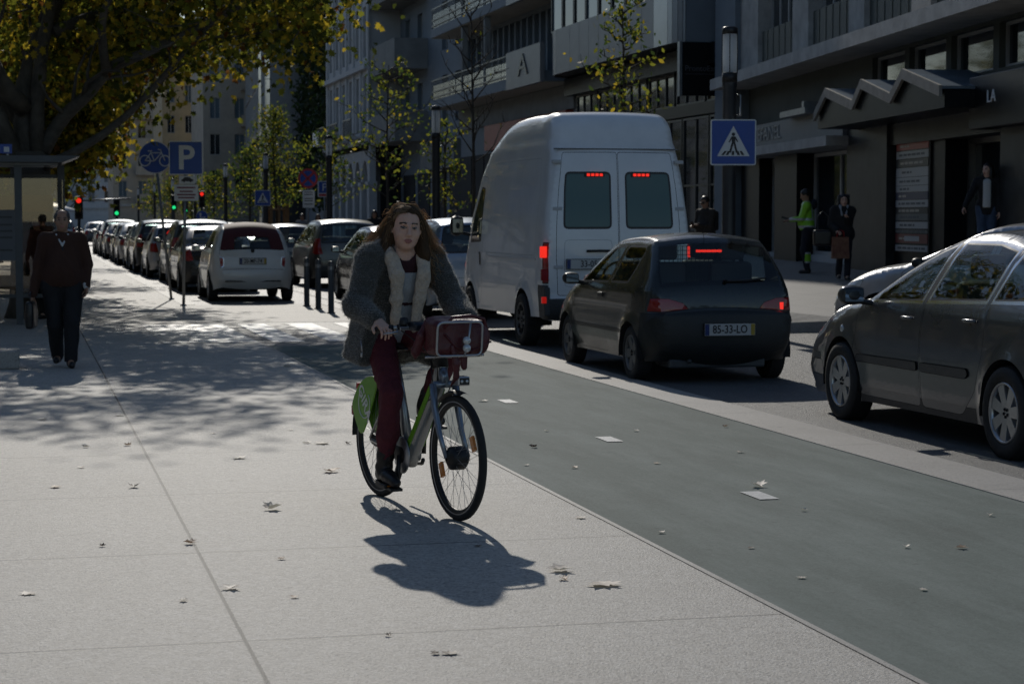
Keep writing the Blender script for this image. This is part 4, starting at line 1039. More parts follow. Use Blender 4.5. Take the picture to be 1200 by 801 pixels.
def make_wheel(r, w, style, rim_mat, parent):
    """outer face looks to -x"""
    b = mb(); h = w / 2; rr = r * .655
    b.lathe([(rr, -h * .82), (rr + .012, -h * .98), (r * .84, -h * 1.04), (r * .95, -h * .92), (r * .992, -h * .7), (r, -h * .5), (r, h * .5), (r * .99, h * .75), (r * .94, h * .95), (rr, h * .9), (rr, -h * .82)], axis='x', n=36)
    for gx in (-.35, 0, .35):     # tread grooves read as dark rings
        b.lathe([(r + .0015, (gx - .06) * h * 2), (r + .0015, (gx + .06) * h * 2)], axis='x', n=36)
    o = b.build('wheel', m_rubber, parent)
    b = mb(); n = 32
    b.mat(0).lathe([(rr * 1.01, -h * .80), (rr * .99, -h * .95), (rr * .93, -h * .93), (rr * .90, -h * .6), (rr * .90, h * .3)], axis='x', n=n)
    b.lathe([(0, -h * .72), (rr * .17, -h * .72), (rr * .2, -h * .62), (rr * .22, -h * .3)], axis='x', n=16)
    if style in ('five', 'seven', 'six'):
        ns = {'five': 5, 'six': 6, 'seven': 7}[style]
        for i in range(ns):
            a = 2 * PI * i / ns; ca, sa = math.cos(a), math.sin(a); ta = .26 if ns == 5 else .20
            def p(rad, tw, x): return (x, rad * ca - tw * sa, rad * sa + tw * ca)
            V = [p(rr * .12, -rr * ta * .75, -h * .72), p(rr * .12, rr * ta * .75, -h * .72), p(rr * .93, rr * ta * 1.05, -h * .84), p(rr * .93, -rr * ta * 1.05, -h * .84), p(rr * .12, -rr * ta, -h * .35), p(rr * .12, rr * ta, -h * .35), p(rr * .93, rr * ta * 1.2, -h * .4), p(rr * .93, -rr * ta * 1.2, -h * .4)]
            b.add(V, [(0, 1, 2, 3), (0, 4, 5, 1), (1, 5, 6, 2), (3, 2, 6, 7), (0, 3, 7, 4)])
    else:       # pressed disc with slots
        b.lathe([(rr * .2, -h * .6), (rr * .5, -h * .78), (rr * .7, -h * .7), (rr * .91, -h * .45)], axis='x', n=n)
    b.mat(1).lathe([(0, -h * .18), (rr * .91, -h * .18)], axis='x', n=24)
    if style == 'disc':
        for i in range(10): a = 2 * PI * i / 10; b.obox((-h * .80, rr * .68 * math.cos(a), rr * .68 * math.sin(a)), (.014, 0, 0), (0, .03 * math.cos(a), .03 * math.sin(a)), (0, -.018 * math.sin(a), .018 * math.cos(a)))
    for i in range(5): a = 2 * PI * i / 5 + .3; b.obox((-h * .73, rr * .13 * math.cos(a), rr * .13 * math.sin(a)), (.006, 0, 0), (0, .008, 0), (0, 0, .008))
    b.build('rim', None, o, mats=[rim_mat, m_dark], fix=False)
    return o
def mirror_part(root, x, y, z, sg, mat, size=(.085, .06, .065), arm=.09):
    sd = SDF((-.3, -.2, -.15), (.3, .2, .15), .012)
    sd.ell((0, 0, 0), size, .01); sd.rbox((0, -.04, 0), (size[0] * .85, .035, size[2] * .8), .02, .03); sd.cap((-sg * (size[0] * .5), .02, -size[2] * .6), (-sg * (size[0] + arm), .02, -size[2] * .8), .022, .026, .02)
    o = sd.obj('mirror', mat, root); o.location = (x, y, z)
    b = mb(); b.box(-size[0] * .72, size[0] * .72, -.079, -.076, -size[2] * .62, size[2] * .62, ); g = b.build('mirror_glass', m_mirror, o); return o
def handle_part(parent, x, y, z, sg, mat, ln=.17):
    b = mb(); n = 9; b.tube([(x + sg * (.012 + .016 * math.sin(PI * i / (n - 1))), y - ln / 2 + ln * i / (n - 1), z) for i in range(n)], [.010 + .005 * math.sin(PI * i / (n - 1)) for i in range(n)], 8)
    return b.build('handle', mat, parent)
def plate(root, txt, c, w=.52, h=.115, yellow=True, ny=-1, tilt=0.):
    """rear number plate facing -y"""
    p = mb(); p.mat(0).box(-w / 2, w / 2, -.006, 0, -h / 2, h / 2); p.mat(1).box(-w / 2 + .002, -w / 2 + .045, -.0085, -.006, -h / 2 + .003, h / 2 - .003)
    if yellow: p.mat(2).box(w / 2 - .042, w / 2 - .003, -.0085, -.006, -h / 2 + .003, h / 2 - .003)
    p.mat(3).box(-w / 2 - .008, w / 2 + .008, -.002, .012, -h / 2 - .008, h / 2 + .008)
    o = p.build('number_plate', None, root, mats=[M('plate_face', (.46, .46, .45), .4), M('plate_blue', (.01, .03, .14), .4), M('plate_yellow', (.38, .27, .03), .4), m_black]); o.location = c; o.rotation_euler = (tilt, 0, 0)
    text_mesh('lettering', txt, h * .98, m_ink, o, frame((0 if yellow else .02, -.0095, 0), (1, 0, 0), (0, 0, 1)), .0008, sx=.80 if len(txt) > 6 else .82, spacing=1.02, bold=.0012)
    return o
def paint(name, col, rough=.28, metal=.35, dirt=.25, coat=.7):
    """car lacquer with road dust low down"""
    m = M(name, col, rough, metal, var=.08, vscale=2.5, coat=coat); t = m.node_tree; b = t.nodes['Principled BSDF']; L = t.links.new; N = t.nodes.new
    tc = N('ShaderNodeTexCoord'); sx = N('ShaderNodeSeparateXYZ'); L(tc.outputs['Object'], sx.inputs[0]); n = N('ShaderNodeTexNoise'); n.inputs['Scale'].default_value = 5; n.inputs['Detail'].default_value = 7; L(tc.outputs['Object'], n.inputs[0])
    r = N('ShaderNodeMapRange'); r.inputs[1].default_value = .95; r.inputs[2].default_value = .25; r.inputs[3].default_value = .05; r.inputs[4].default_value = dirt * 1.6; L(sx.outputs[2], r.inputs[0])
    mu = N('ShaderNodeMath'); mu.operation = 'MULTIPLY'; L(r.outputs[0], mu.inputs[0]); L(n.outputs[0], mu.inputs[1])
    mx = N('ShaderNodeMix'); mx.data_type = 'RGBA'; old = b.inputs['Base Color'].links[0].from_socket; L(mu.outputs[0], mx.inputs[0]); L(old, mx.inputs[6]); mx.inputs[7].default_value = (.17, .155, .13, 1); L(mx.outputs[2], b.inputs['Base Color'])
    r2 = N('ShaderNodeMath'); r2.operation = 'MULTIPLY_ADD'; L(mu.outputs[0], r2.inputs[0]); r2.inputs[1].default_value = .6; r2.inputs[2].default_value = rough; L(r2.outputs[0], b.inputs['Roughness'])
    cw = N('ShaderNodeMath'); cw.operation = 'MULTIPLY_ADD'; L(mu.outputs[0], cw.inputs[0]); cw.inputs[1].default_value = -1.3 * coat; cw.inputs[2].default_value = coat; cw.use_clamp = True; L(cw.outputs[0], b.inputs['Coat Weight'])
    return m
g_clear = glass_mat('car_glass', (.84, .90, .88), .95); g_tint = glass_mat('tinted_car_glass', (.66, .78, .77), .9); g_van = M('frosted_van_glass', (.058, .120, .110), .15, coat=.15, spec=.4)
p_grey = paint('grey_metallic_paint', (.118, .124, .134), .26, .6, .10); p_dkgreen = paint('dark_green_paint', (.013, .019, .019), .25, .2, .35); p_white = paint('van_white_paint', (.76, .77, .78), .34, 0, .3, .6)
p_cream = paint('cream_white_paint', (.66, .66, .64), .3, 0, .1); p_silver = paint('silver_paint', (.42, .42, .43), .3, .7, .1); p_blue = paint('pale_blue_paint', (.20, .27, .36), .3, .5, .1); p_blk = paint('black_paint', (.012, .012, .014), .22, .2, .2); p_dkgrey = paint('dark_grey_paint', (.05, .055, .055), .28, .5, .2)

# ---- grey saloon, nearest
SEAL = (.012, m_black); GAP = (.0045, m_dark)
prof = [(.03, .24, .25, .16, 1), (-.02, .36, .28, .2), (.0, .62, .28, .2), (.04, .80, .22, .14), (.10, 1.02, .16, .08, 1), (.30, 1.06, .14, .07), (.62, 1.20, .14, .07), (1.0, 1.42, .16, .09), (1.4, 1.505, .2, .11), (1.8, 1.515, .2, .11), (2.2, 1.455, .18, .09), (2.7, 1.26, .14, .06), (3.25, 1.00, .14, .06, 1), (3.55, .965, .2, .10), (3.95, .90, .25, .14), (4.30, .80, .32, .22), (4.55, .67, .36, .26), (4.66, .5, .36, .26), (4.66, .34, .32, .22), (4.58, .21, .3, .2, 1)]
tzs = [(0, .93), (.2, .95), (.35, .975), (.55, 1.0), (.75, 1.0), (.92, .975), (1.0, .95), (1.48, .70), (1.7, .66)]
pys = [(0, .93), (.5, .985), (1.2, 1), (3.0, 1), (3.8, .985), (4.6, .93)]
dlo_f = [(3.22, .985), (2.26, 1.02), (2.10, 1.435), (2.30, 1.385), (2.75, 1.215)]
dlo_r = [(2.14, 1.024), (1.27, 1.055), (1.16, 1.40), (1.45, 1.445), (1.98, 1.447)]
dlo_q = [(1.17, 1.058), (.62, 1.075), (.78, 1.20), (1.06, 1.375)]
door_f = rnd([(3.36, .93), (3.40, .34), (3.25, .235), (2.22, .235), (2.19, 1.02), (2.02, 1.455), (2.32, 1.405), (2.82, 1.215)], .05, 3)
door_r = rnd([(2.175, 1.02), (2.20, .235), (1.55, .235), (1.33, .42), (1.20, .70), (1.20, 1.05), (1.10, 1.42), (1.42, 1.465), (2.00, 1.462)], .05, 3)
c5 = Car('grey_saloon', 'dark grey metallic saloon with silver alloy wheels, nearest car in the traffic on the right', 'car', 'cars in the traffic lane',
    prof, .885, tzs, pys, (.85, 3.62), ((0, .2), (4.6, .18)), p_grey, grid=.055, crease=((.955, .006, .03), (.33, .006, .04)), crown=[.05, .05, .05, .04, .045, .05, .04, .05, .10, .08], wheel_r=.318, rim='seven', arch=1.14,
    side=[dict(name='sill', poly=[(3.27, .30), (3.27, .17), (1.33, .17), (1.33, .30)], mat=M('dark_sill', (.03, .03, .032), .5), border=GAP),
          dict(name='door', id='fd', poly=door_f, mat=None, border=GAP), dict(name='door', id='rd', poly=door_r, mat=None, border=GAP),
          dict(name='rubbing_strip', of='fd', poly=rnd([(3.30, .50), (2.23, .50), (2.23, .57), (3.30, .56)], .02, 3), mat=M('grey_rubbing_strip', (.045, .045, .047), .45), border=GAP, push=.012),
          dict(name='rubbing_strip', of='rd', poly=rnd([(2.16, .50), (1.45, .50), (1.40, .53), (1.42, .575), (2.16, .57)], .02, 3), mat=M('grey_rubbing_strip', (.045, .045, .047), .45), border=GAP, push=.012),
          dict(name='pillar_trim', of='rd', poly=[(2.26, 1.022), (2.14, 1.025), (1.98, 1.45), (2.10, 1.44)], mat=m_black),
          dict(name='window_trim', of='fd', poly=shrink(dlo_f, -.024), mat=m_chrome), dict(name='window_trim', of='rd', poly=shrink(dlo_r, -.024), mat=m_chrome), dict(name='window_trim', poly=shrink(dlo_q, -.024), mat=m_chrome),
          dict(name='window', of='fd', poly=dlo_f, mat=g_tint, border=SEAL), dict(name='window', of='rd', poly=dlo_r, mat=g_tint, border=SEAL), dict(name='window', poly=dlo_q, mat=g_tint, border=SEAL),
          dict(name='headlight', poly=rnd([(4.34, .76), (4.02, .83), (4.05, .70), (4.5, .56), (4.52, .66)], .03, 3), mat=m_lens, border=GAP),
          dict(name='bumper', poly=[(4.15, .46), (4.8, .46), (4.8, .52), (4.14, .52)], mat=m_grey_paint, border=GAP), dict(name='bumper', poly=[(4.08, .33), (4.8, .33), (4.8, .46), (4.13, .46)], mat=None, border=GAP),
          dict(name='tail_light', poly=[(-.1, .70), (.26, .72), (.24, .98), (-.1, .98)], mat=m_redlamp, border=GAP)],
    top=[dict(name='windscreen', poly=[(-.66, ('y', 3.22)), (.66, ('y', 3.22)), (.52, ('y', 2.25)), (-.52, ('y', 2.25))], mat=g_tint, border=SEAL),
         dict(name='rear_window', poly=[(-.60, ('y', .36)), (.60, ('y', .36)), (.5, ('y', .95)), (-.5, ('y', .95))], mat=g_tint, border=SEAL),
         dict(name='bonnet', poly=[(-.68, ('y', 3.32)), (.68, ('y', 3.32)), (.62, ('y', 4.2)), (-.62, ('y', 4.2))], mat=None, border=GAP),
         dict(name='headlight', poly=[(-.66, ('f', .75)), (-.34, ('f', .74)), (-.34, ('f', .6)), (-.66, ('f', .6))], mat=m_lens, border=GAP), dict(name='headlight', poly=[(.34, ('f', .74)), (.66, ('f', .75)), (.66, ('f', .6)), (.34, ('f', .6))], mat=m_lens, border=GAP)])
for sg in (-1, 1):
    wx = lambda y, z: float(c5.width(np.array([y]), np.array([z]))[0])
    handle_part(c5.objs[('fd', sg)], sg * wx(2.42, .885), 2.42, .885, sg, p_grey, .19); handle_part(c5.objs[('rd', sg)], sg * wx(1.42, .91), 1.42, .91, sg, p_grey, .19)
    mirror_part(c5.root, sg * 1.03, 3.12, 1.03, sg, M('mirror_shell', (.02, .021, .023), .3, coat=.5), (.105, .075, .078), .07)
    b = mb(); b.lathe([(0, .012), (.02, .011), (.03, .004), (.032, 0)], axis='x', n=14); o = b.build('side_repeater', m_lens, c5.root); o.location = (sg * (wx(3.62, .74) + .002), 3.62, .74); o.rotation_euler = (0, 0, 0 if sg > 0 else PI)
c5.root.location = (7.30, 11.32, -.018)

# ---- dark green hatchback
prof = [(.10, .22, .26, .17, 1), (.01, .32, .28, .18), (-.02, .5, .28, .18), (.0, .69, .25, .15, 1), (.05, .70, .2, .12, 1), (.085, .90, .2, .10), (.21, 1.12, .12, .05), (.40, 1.33, .10, .05), (.50, 1.40, .09, .05, 1), (.8, 1.425, .13, .07), (1.3, 1.42, .13, .07), (1.75, 1.37, .13, .06), (2.15, 1.18, .10, .05), (2.62, .93, .12, .06, 1), (2.95, .89, .18, .10), (3.3, .80, .24, .15), (3.56, .66, .28, .2), (3.66, .48, .3, .22), (3.66, .33, .28, .2), (3.58, .22, .24, .14, 1)]
tzs = [(0, .86), (.22, .92), (.4, .985), (.6, 1), (.8, .99), (.92, .965), (1.4, .73), (1.6, .70)]
pys = [(0, .955), (.5, 1), (2.8, 1), (3.66, .93)]
w1 = rnd([(2.50, .935), (1.48, .955), (1.28, 1.345), (1.62, 1.325), (2.02, 1.165)], .03, 3); w2 = rnd([(1.40, .957), (.80, .965), (.57, 1.30), (.62, 1.35), (1.20, 1.347)], .06, 4)
d1 = rnd([(2.74, .86), (2.72, .40), (2.50, .235), (1.50, .235), (1.44, .95), (1.22, 1.372), (1.66, 1.35), (2.08, 1.175)], .05, 3)
rw = [(-.60, ('r', .935)), (.60, ('r', .935)), (.545, ('r', 1.335)), (-.545, ('r', 1.335))]
p106 = Car('green_hatchback', 'small dark green three-door hatchback with lit brake lights behind the white van', 'car', 'cars in the traffic lane',
    prof, .795, tzs, pys, (.60, 2.985), ((0, .21), (3.66, .2)), p_dkgreen, grid=.055, crease=((.9, .005, .03), (.50, .006, .06)), crown=[.07, .07, .06, .05, .045, .035, .04, .05, .09, .08], wheel_r=.275, wheel_w=.165, rim='five', arch=1.16, rim_mat=M('dull_wheel', (.16, .16, .16), .5, .5, var=.3),
    side=[dict(name='bumper', poly=[(-.2, .2), (.31, .2), (.31, .69), (-.2, .69)], mat=M('grained_dark_bumper', (.014, .016, .017), .5, var=.2, vscale=6), border=GAP), dict(name='bumper', poly=[(3.32, .2), (3.8, .2), (3.8, .52), (3.31, .52)], mat=m_black, border=GAP),
          dict(name='door', id='fd', poly=d1, mat=None, border=GAP),
          dict(name='rubbing_strip', poly=[(2.70, .46), (2.71, .50), (.93, .50), (.93, .46)], mat=m_black, push=.004),
          dict(name='window', of='fd', poly=w1, mat=g_clear, border=(.02, m_black)), dict(name='window', poly=w2, mat=g_clear, border=(.022, m_black)),
          dict(name='tail_light', poly=[(-.2, .705), (.16, .705), (.13, .84), (-.2, .84)], mat=m_redlamp, border=GAP), dict(name='headlight', poly=[(3.3, .58), (3.8, .58), (3.8, .76), (3.25, .74)], mat=m_lens, border=GAP),
          dict(name='side_repeater', poly=rnd([(2.93, .71), (2.86, .71), (2.86, .745), (2.93, .745)], .015, 3), mat=m_amber)],
    top=[dict(name='bumper', poly=[(-.9, ('r', .23)), (.9, ('r', .23)), (.9, ('r', .685)), (-.9, ('r', .685))], mat=M('grained_dark_bumper', (.014, .016, .017), .5, var=.2, vscale=6)),
         dict(name='boot_lid', id='boot', poly=[(-.63, ('r', .71)), (.63, ('r', .71)), (.66, ('r', 1.0)), (.60, ('r', 1.375)), (-.60, ('r', 1.375)), (-.66, ('r', 1.0))], mat=None, border=GAP),
         dict(name='rear_window', of='boot', poly=rnd([(-.655, .94), (.655, .94), (.575, 1.36), (-.575, 1.36)], .05, 4), mat=glass_mat('rear_glass', (.80, .93, .91), .8), border=(.045, M('black_glass_edge', (.008, .009, .01), .1, coat=.5))),
         dict(name='tail_light', poly=[(-.76, ('r', .705)), (-.36, ('r', .705)), (-.42, ('r', .79)), (-.56, ('r', .835)), (-.76, ('r', .845))], mat=m_redlamp, border=GAP), dict(name='tail_light', poly=[(.76, ('r', .705)), (.36, ('r', .705)), (.42, ('r', .79)), (.56, ('r', .835)), (.76, ('r', .845))], mat=m_redlamp, border=GAP),
         dict(name='brake_lamp', poly=[(.60, ('r', .72)), (.655, ('r', .72)), (.655, ('r', .79)), (.60, ('r', .79))], mat=m_redlit),
         dict(name='windscreen', poly=[(-.60, ('y', 2.58)), (.60, ('y', 2.58)), (.5, ('y', 1.82)), (-.5, ('y', 1.82))], mat=g_clear, border=SEAL)])
plate(p106.root, '85-33-LO', (.02, -.105, .535))
b = mb(); [b.box(-.14 + i * .055, -.095 + i * .055, .43, .47, 1.283, 1.308, .006) for i in range(5)]; b.build('high_brake_lamp', m_redlit, p106.root)
b = mb(); b.box(-.66, .66, .30, 1.0, .86, .90); b.build('parcel_shelf', m_dark, p106.root)
b = mb()          # load guard behind the front seats
for i in range(25): x = -.58 + i * .048; b.box(x - .003, x + .003, 1.14, 1.146, .82, 1.34)
for i in range(12): z = .84 + i * .045; b.box(-.58, .58, 1.147, 1.153, z - .003, z + .003)
b.build('wire_guard', M('guard_wire', (.03, .035, .035), .6), p106.root)
a_, c_ = p106.pt(.02, ('r', .965), .075), p106.pt(.46, ('r', 1.0), .06); b = mb(); b.tube([a_, (a_ + c_) / 2 + Vector((0, -.02, 0)), c_], .010, 6); b.lathe([(.02, -.02), (.02, .02)], c=tuple(a_), axis='y', n=10); b.build('wiper', m_black, p106.root)
b = mb(); b.tube([(-.02, .60, 1.47), (0, .36, 1.72)], [.004, .002], 5); b.build('aerial', m_black, p106.root)
b = mb(); b.tube([(-.35, .02, .22), (-.35, .3, .24)], .022, 8); b.box(-.55, .45, .05, .5, .15, .24, .02); b.build('exhaust', m_grey_paint, p106.root)
for sg in (-1, 1):
    mirror_part(p106.root, sg * .90, 2.42, .975, sg, m_black, (.095, .06, .065), .07)
    b = mb(); b.box(sg * .795 - .006, sg * .795 + .006, 1.55, 1.72, .80, .85, .004); b.build('handle', m_black, p106.objs.get(('fd', sg), p106.root))
p106.root.location = (6.71, 18.52, -.012)

# ---- white high-roof van
prof = [(.10, .36, .12, .06, 1), (.0, .44, .12, .05), (-.03, .62, .10, .04, 1), (.0, .66, .12, .05, 1), (.0, 1.3, .13, .05), (.05, 1.9, .13, .06), (.13, 2.46, .16, .09), (.17, 2.54, .18, .11), (.26, 2.80, .17, .11), (.40, 2.91, .17, .12), (1.0, 2.94, .2, .14), (2.4, 2.93, .22, .16), (3.1, 2.84, .3, .22), (3.62, 2.55, .22, .14), (3.95, 2.22, .16, .1, 1), (4.30, 1.70, .14, .08), (4.62, 1.20, .2, .12, 1), (4.9, 1.10, .24, .16), (5.15, .92, .3, .2), (5.25, .6, .3, .2), (5.2, .38, .25, .16, 1)]
tzs = [(0, .96), (.4, .98), (.7, 1), (1.2, 1), (1.6, .975), (2.2, .90), (2.54, .845), (2.9, .80), (3.2, .78)]
pys = [(0, .985), (.5, 1), (3.6, 1), (4.6, .96), (5.25, .86)]
van = Car('white_van', 'white high-roof panel van with two rear doors and green-tinted back windows', 'van', None,
    prof, .965, tzs, pys, (1.02, 4.12), ((0, .40), (5.25, .34)), p_white, grid=.075, crease=((2.52, .016, .016), (1.12, .006, .03), (.74, .005, .05)), crown=[.015, .02, .02, .02, .015, .02, .03, .05, .06, .08, .06], wheel_r=.335, wheel_w=.21, rim='disc', rim_mat=M('grey_steel_wheel', (.14, .14, .14), .5, .5, var=.3), seats=True, arch=1.2,
    side=[dict(name='rear_bumper', poly=[(-.2, .3), (.30, .3), (.30, .80), (-.2, .80)], mat=M('grey_plastic', (.045, .047, .05), .55), border=GAP),
          dict(name='tail_light', id='tl', poly=rnd([(-.2, .82), (.11, .82), (.11, 1.33), (-.2, 1.33)], .02, 3), mat=m_redlamp, border=(.012, m_black)),
          dict(name='side_panel', poly=rnd([(3.2, 1.16), (.45, 1.16), (.42, 1.95), (.55, 2.38), (3.05, 2.38), (3.2, 1.95)], .08, 4), mat=None, border=(.005, M('panel_shadow_line', (.36, .37, .385), .5))),
          dict(name='door', id='cab', poly=rnd([(4.45, .95), (4.40, .45), (3.55, .45), (3.38, .7), (3.38, 2.20), (3.75, 2.22), (4.18, 1.66)], .06, 4), mat=None, border=GAP),
          dict(name='window', of='cab', poly=rnd([(4.22, 1.28), (3.46, 1.30), (3.46, 2.05), (3.72, 2.07), (4.08, 1.62)], .05, 4), mat=g_tint, border=(.03, m_black)),
          dict(name='door_handle', of='cab', poly=rnd([(3.54, .98), (3.46, .98), (3.46, 1.16), (3.54, 1.16)], .015, 3), mat=m_black, push=.006),
          dict(name='slide_rail', poly=[(3.1, 1.10), (.40, 1.10), (.40, 1.125), (3.1, 1.125)], mat=M('pale_rail', (.6, .61, .62), .35), push=.004)],
    top=[dict(name='rear_bumper', poly=[(-1, ('r', .37)), (1, ('r', .37)), (1, ('r', .635)), (-1, ('r', .635))], mat=M('grey_plastic', (.045, .047, .05), .55)),
         dict(name='rear_door', id='rdl', poly=rnd([(-.79, .67), (-.004, .67), (-.004, 2.44), (-.70, 2.44), (-.735, 2.2)], .03, 3), mat=None, border=(.007, m_dark)), dict(name='rear_door', id='rdr', poly=rnd([(.79, .67), (.004, .67), (.004, 2.44), (.70, 2.44), (.735, 2.2)], .03, 3), mat=None, border=(.007, m_dark)),
         dict(name='rear_window', of='rdl', poly=rnd([(-.715, 1.49), (-.09, 1.49), (-.09, 2.20), (-.675, 2.20)], .07, 5), mat=g_van, border=(.028, m_black)), dict(name='rear_window', of='rdr', poly=rnd([(.715, 1.49), (.09, 1.49), (.09, 2.20), (.675, 2.20)], .07, 5), mat=g_van, border=(.028, m_black)),
         dict(name='lower_panel', of='rdl', poly=rnd([(-.70, .78), (-.09, .78), (-.09, 1.36), (-.70, 1.36)], .05, 3), mat=None, border=(.006, M('panel_shadow_line', (.36, .37, .385), .5))), dict(name='lower_panel', of='rdr', poly=rnd([(.70, .78), (.09, .78), (.09, 1.36), (.70, 1.36)], .05, 3), mat=None, border=(.006, M('panel_shadow_line', (.36, .37, .385), .5))),
         dict(name='windscreen', poly=[(-.74, ('y', 4.58)), (.74, ('y', 4.58)), (.62, ('y', 4.0)), (-.62, ('y', 4.0))], mat=g_tint, border=SEAL)])
# van details
m_van_light = M('van_lamp_housing', (.06, .01, .01), .3)
for sg in (-1, 1):
    tl = van.objs[('tl', sg)]; wx = float(van.width(np.array([.02]), np.array([1.1]))[0])
    b = mb()
    b.box(sg * .955 - .055, sg * .955 + .03, -.012, .02, 1.14, 1.28, .006); b.build('brake_lamp', m_redlit, tl)
    b = mb(); b.box(sg * .94 - .06, sg * .94 + .04, -.010, .02, .86, 1.00, .006); b.build('indicator', m_redlamp, tl)
    b = mb(); b.box(sg * .955 - .04, sg * .955 + .02, -.04, .0, .58, .66, .005); b.build('reflector', M('glowing_red_reflector', (.5, .01, .01), .2, emis=(1, .03, .02), estr=.25), van.root)  # reflector's shine painted as a weak glow; it is no lamp
    b = mb(); b.box(sg * .52 - .055 * 1, sg * .52 + .055, .03, .10, 2.10, 2.17); 
    b = mb(); b.box(sg * .30 - .13, sg * .30 + .13, .05, .09, 2.135, 2.185, .006); b.build('high_brake_lamp', m_black, van.root)
    b = mb(); [b.box(sg * .30 - .10 + i * .055, sg * .30 - .06 + i * .055, .038, .06, 2.145, 2.178, .004) for i in range(4)]; b.build('high_brake_lamp', m_redlit, van.root)
    for z in (1.0, 1.72, 2.3): b = mb(); b.box(sg * .79 - .05, sg * .79 + .07, -.035 + (z - .7) * .055, .02 + (z - .7) * .055, z, z + .045, .008); b.build('hinge', M('hinge_paint', (.45, .46, .47), .5), van.root)
    mirror_part(van.root, sg * 1.13, 4.28, 1.52, sg, m_black, (.10, .07, .155), .09)
    b = mb(); b.box(sg * .93 - .03, sg * .93 + .045, -.03, .1, .42, .78, .02); b.build('bumper_corner', M('grey_plastic', (.045, .047, .05), .55), van.root)
b = mb(); b.tube([(-.42, -.03, 1.22), (-.25, -.055, 1.225), (-.08, -.03, 1.22)], .016, 6); b.build('handle', m_black, van.root)
plate(van.root, '33-05', (-.42, -.055, 1.06), .52, .115, yellow=False)
b = mb(); b.box(-.80, .80, .11, .145, 2.475, 2.49); b.build('roof_seam', M('seal_grey', (.12, .12, .125), .6), van.root)
van.root.location = (7.20, 23.72, -.012)
# faint scrawl of dust marks low on the van side is in the paint's road dirt

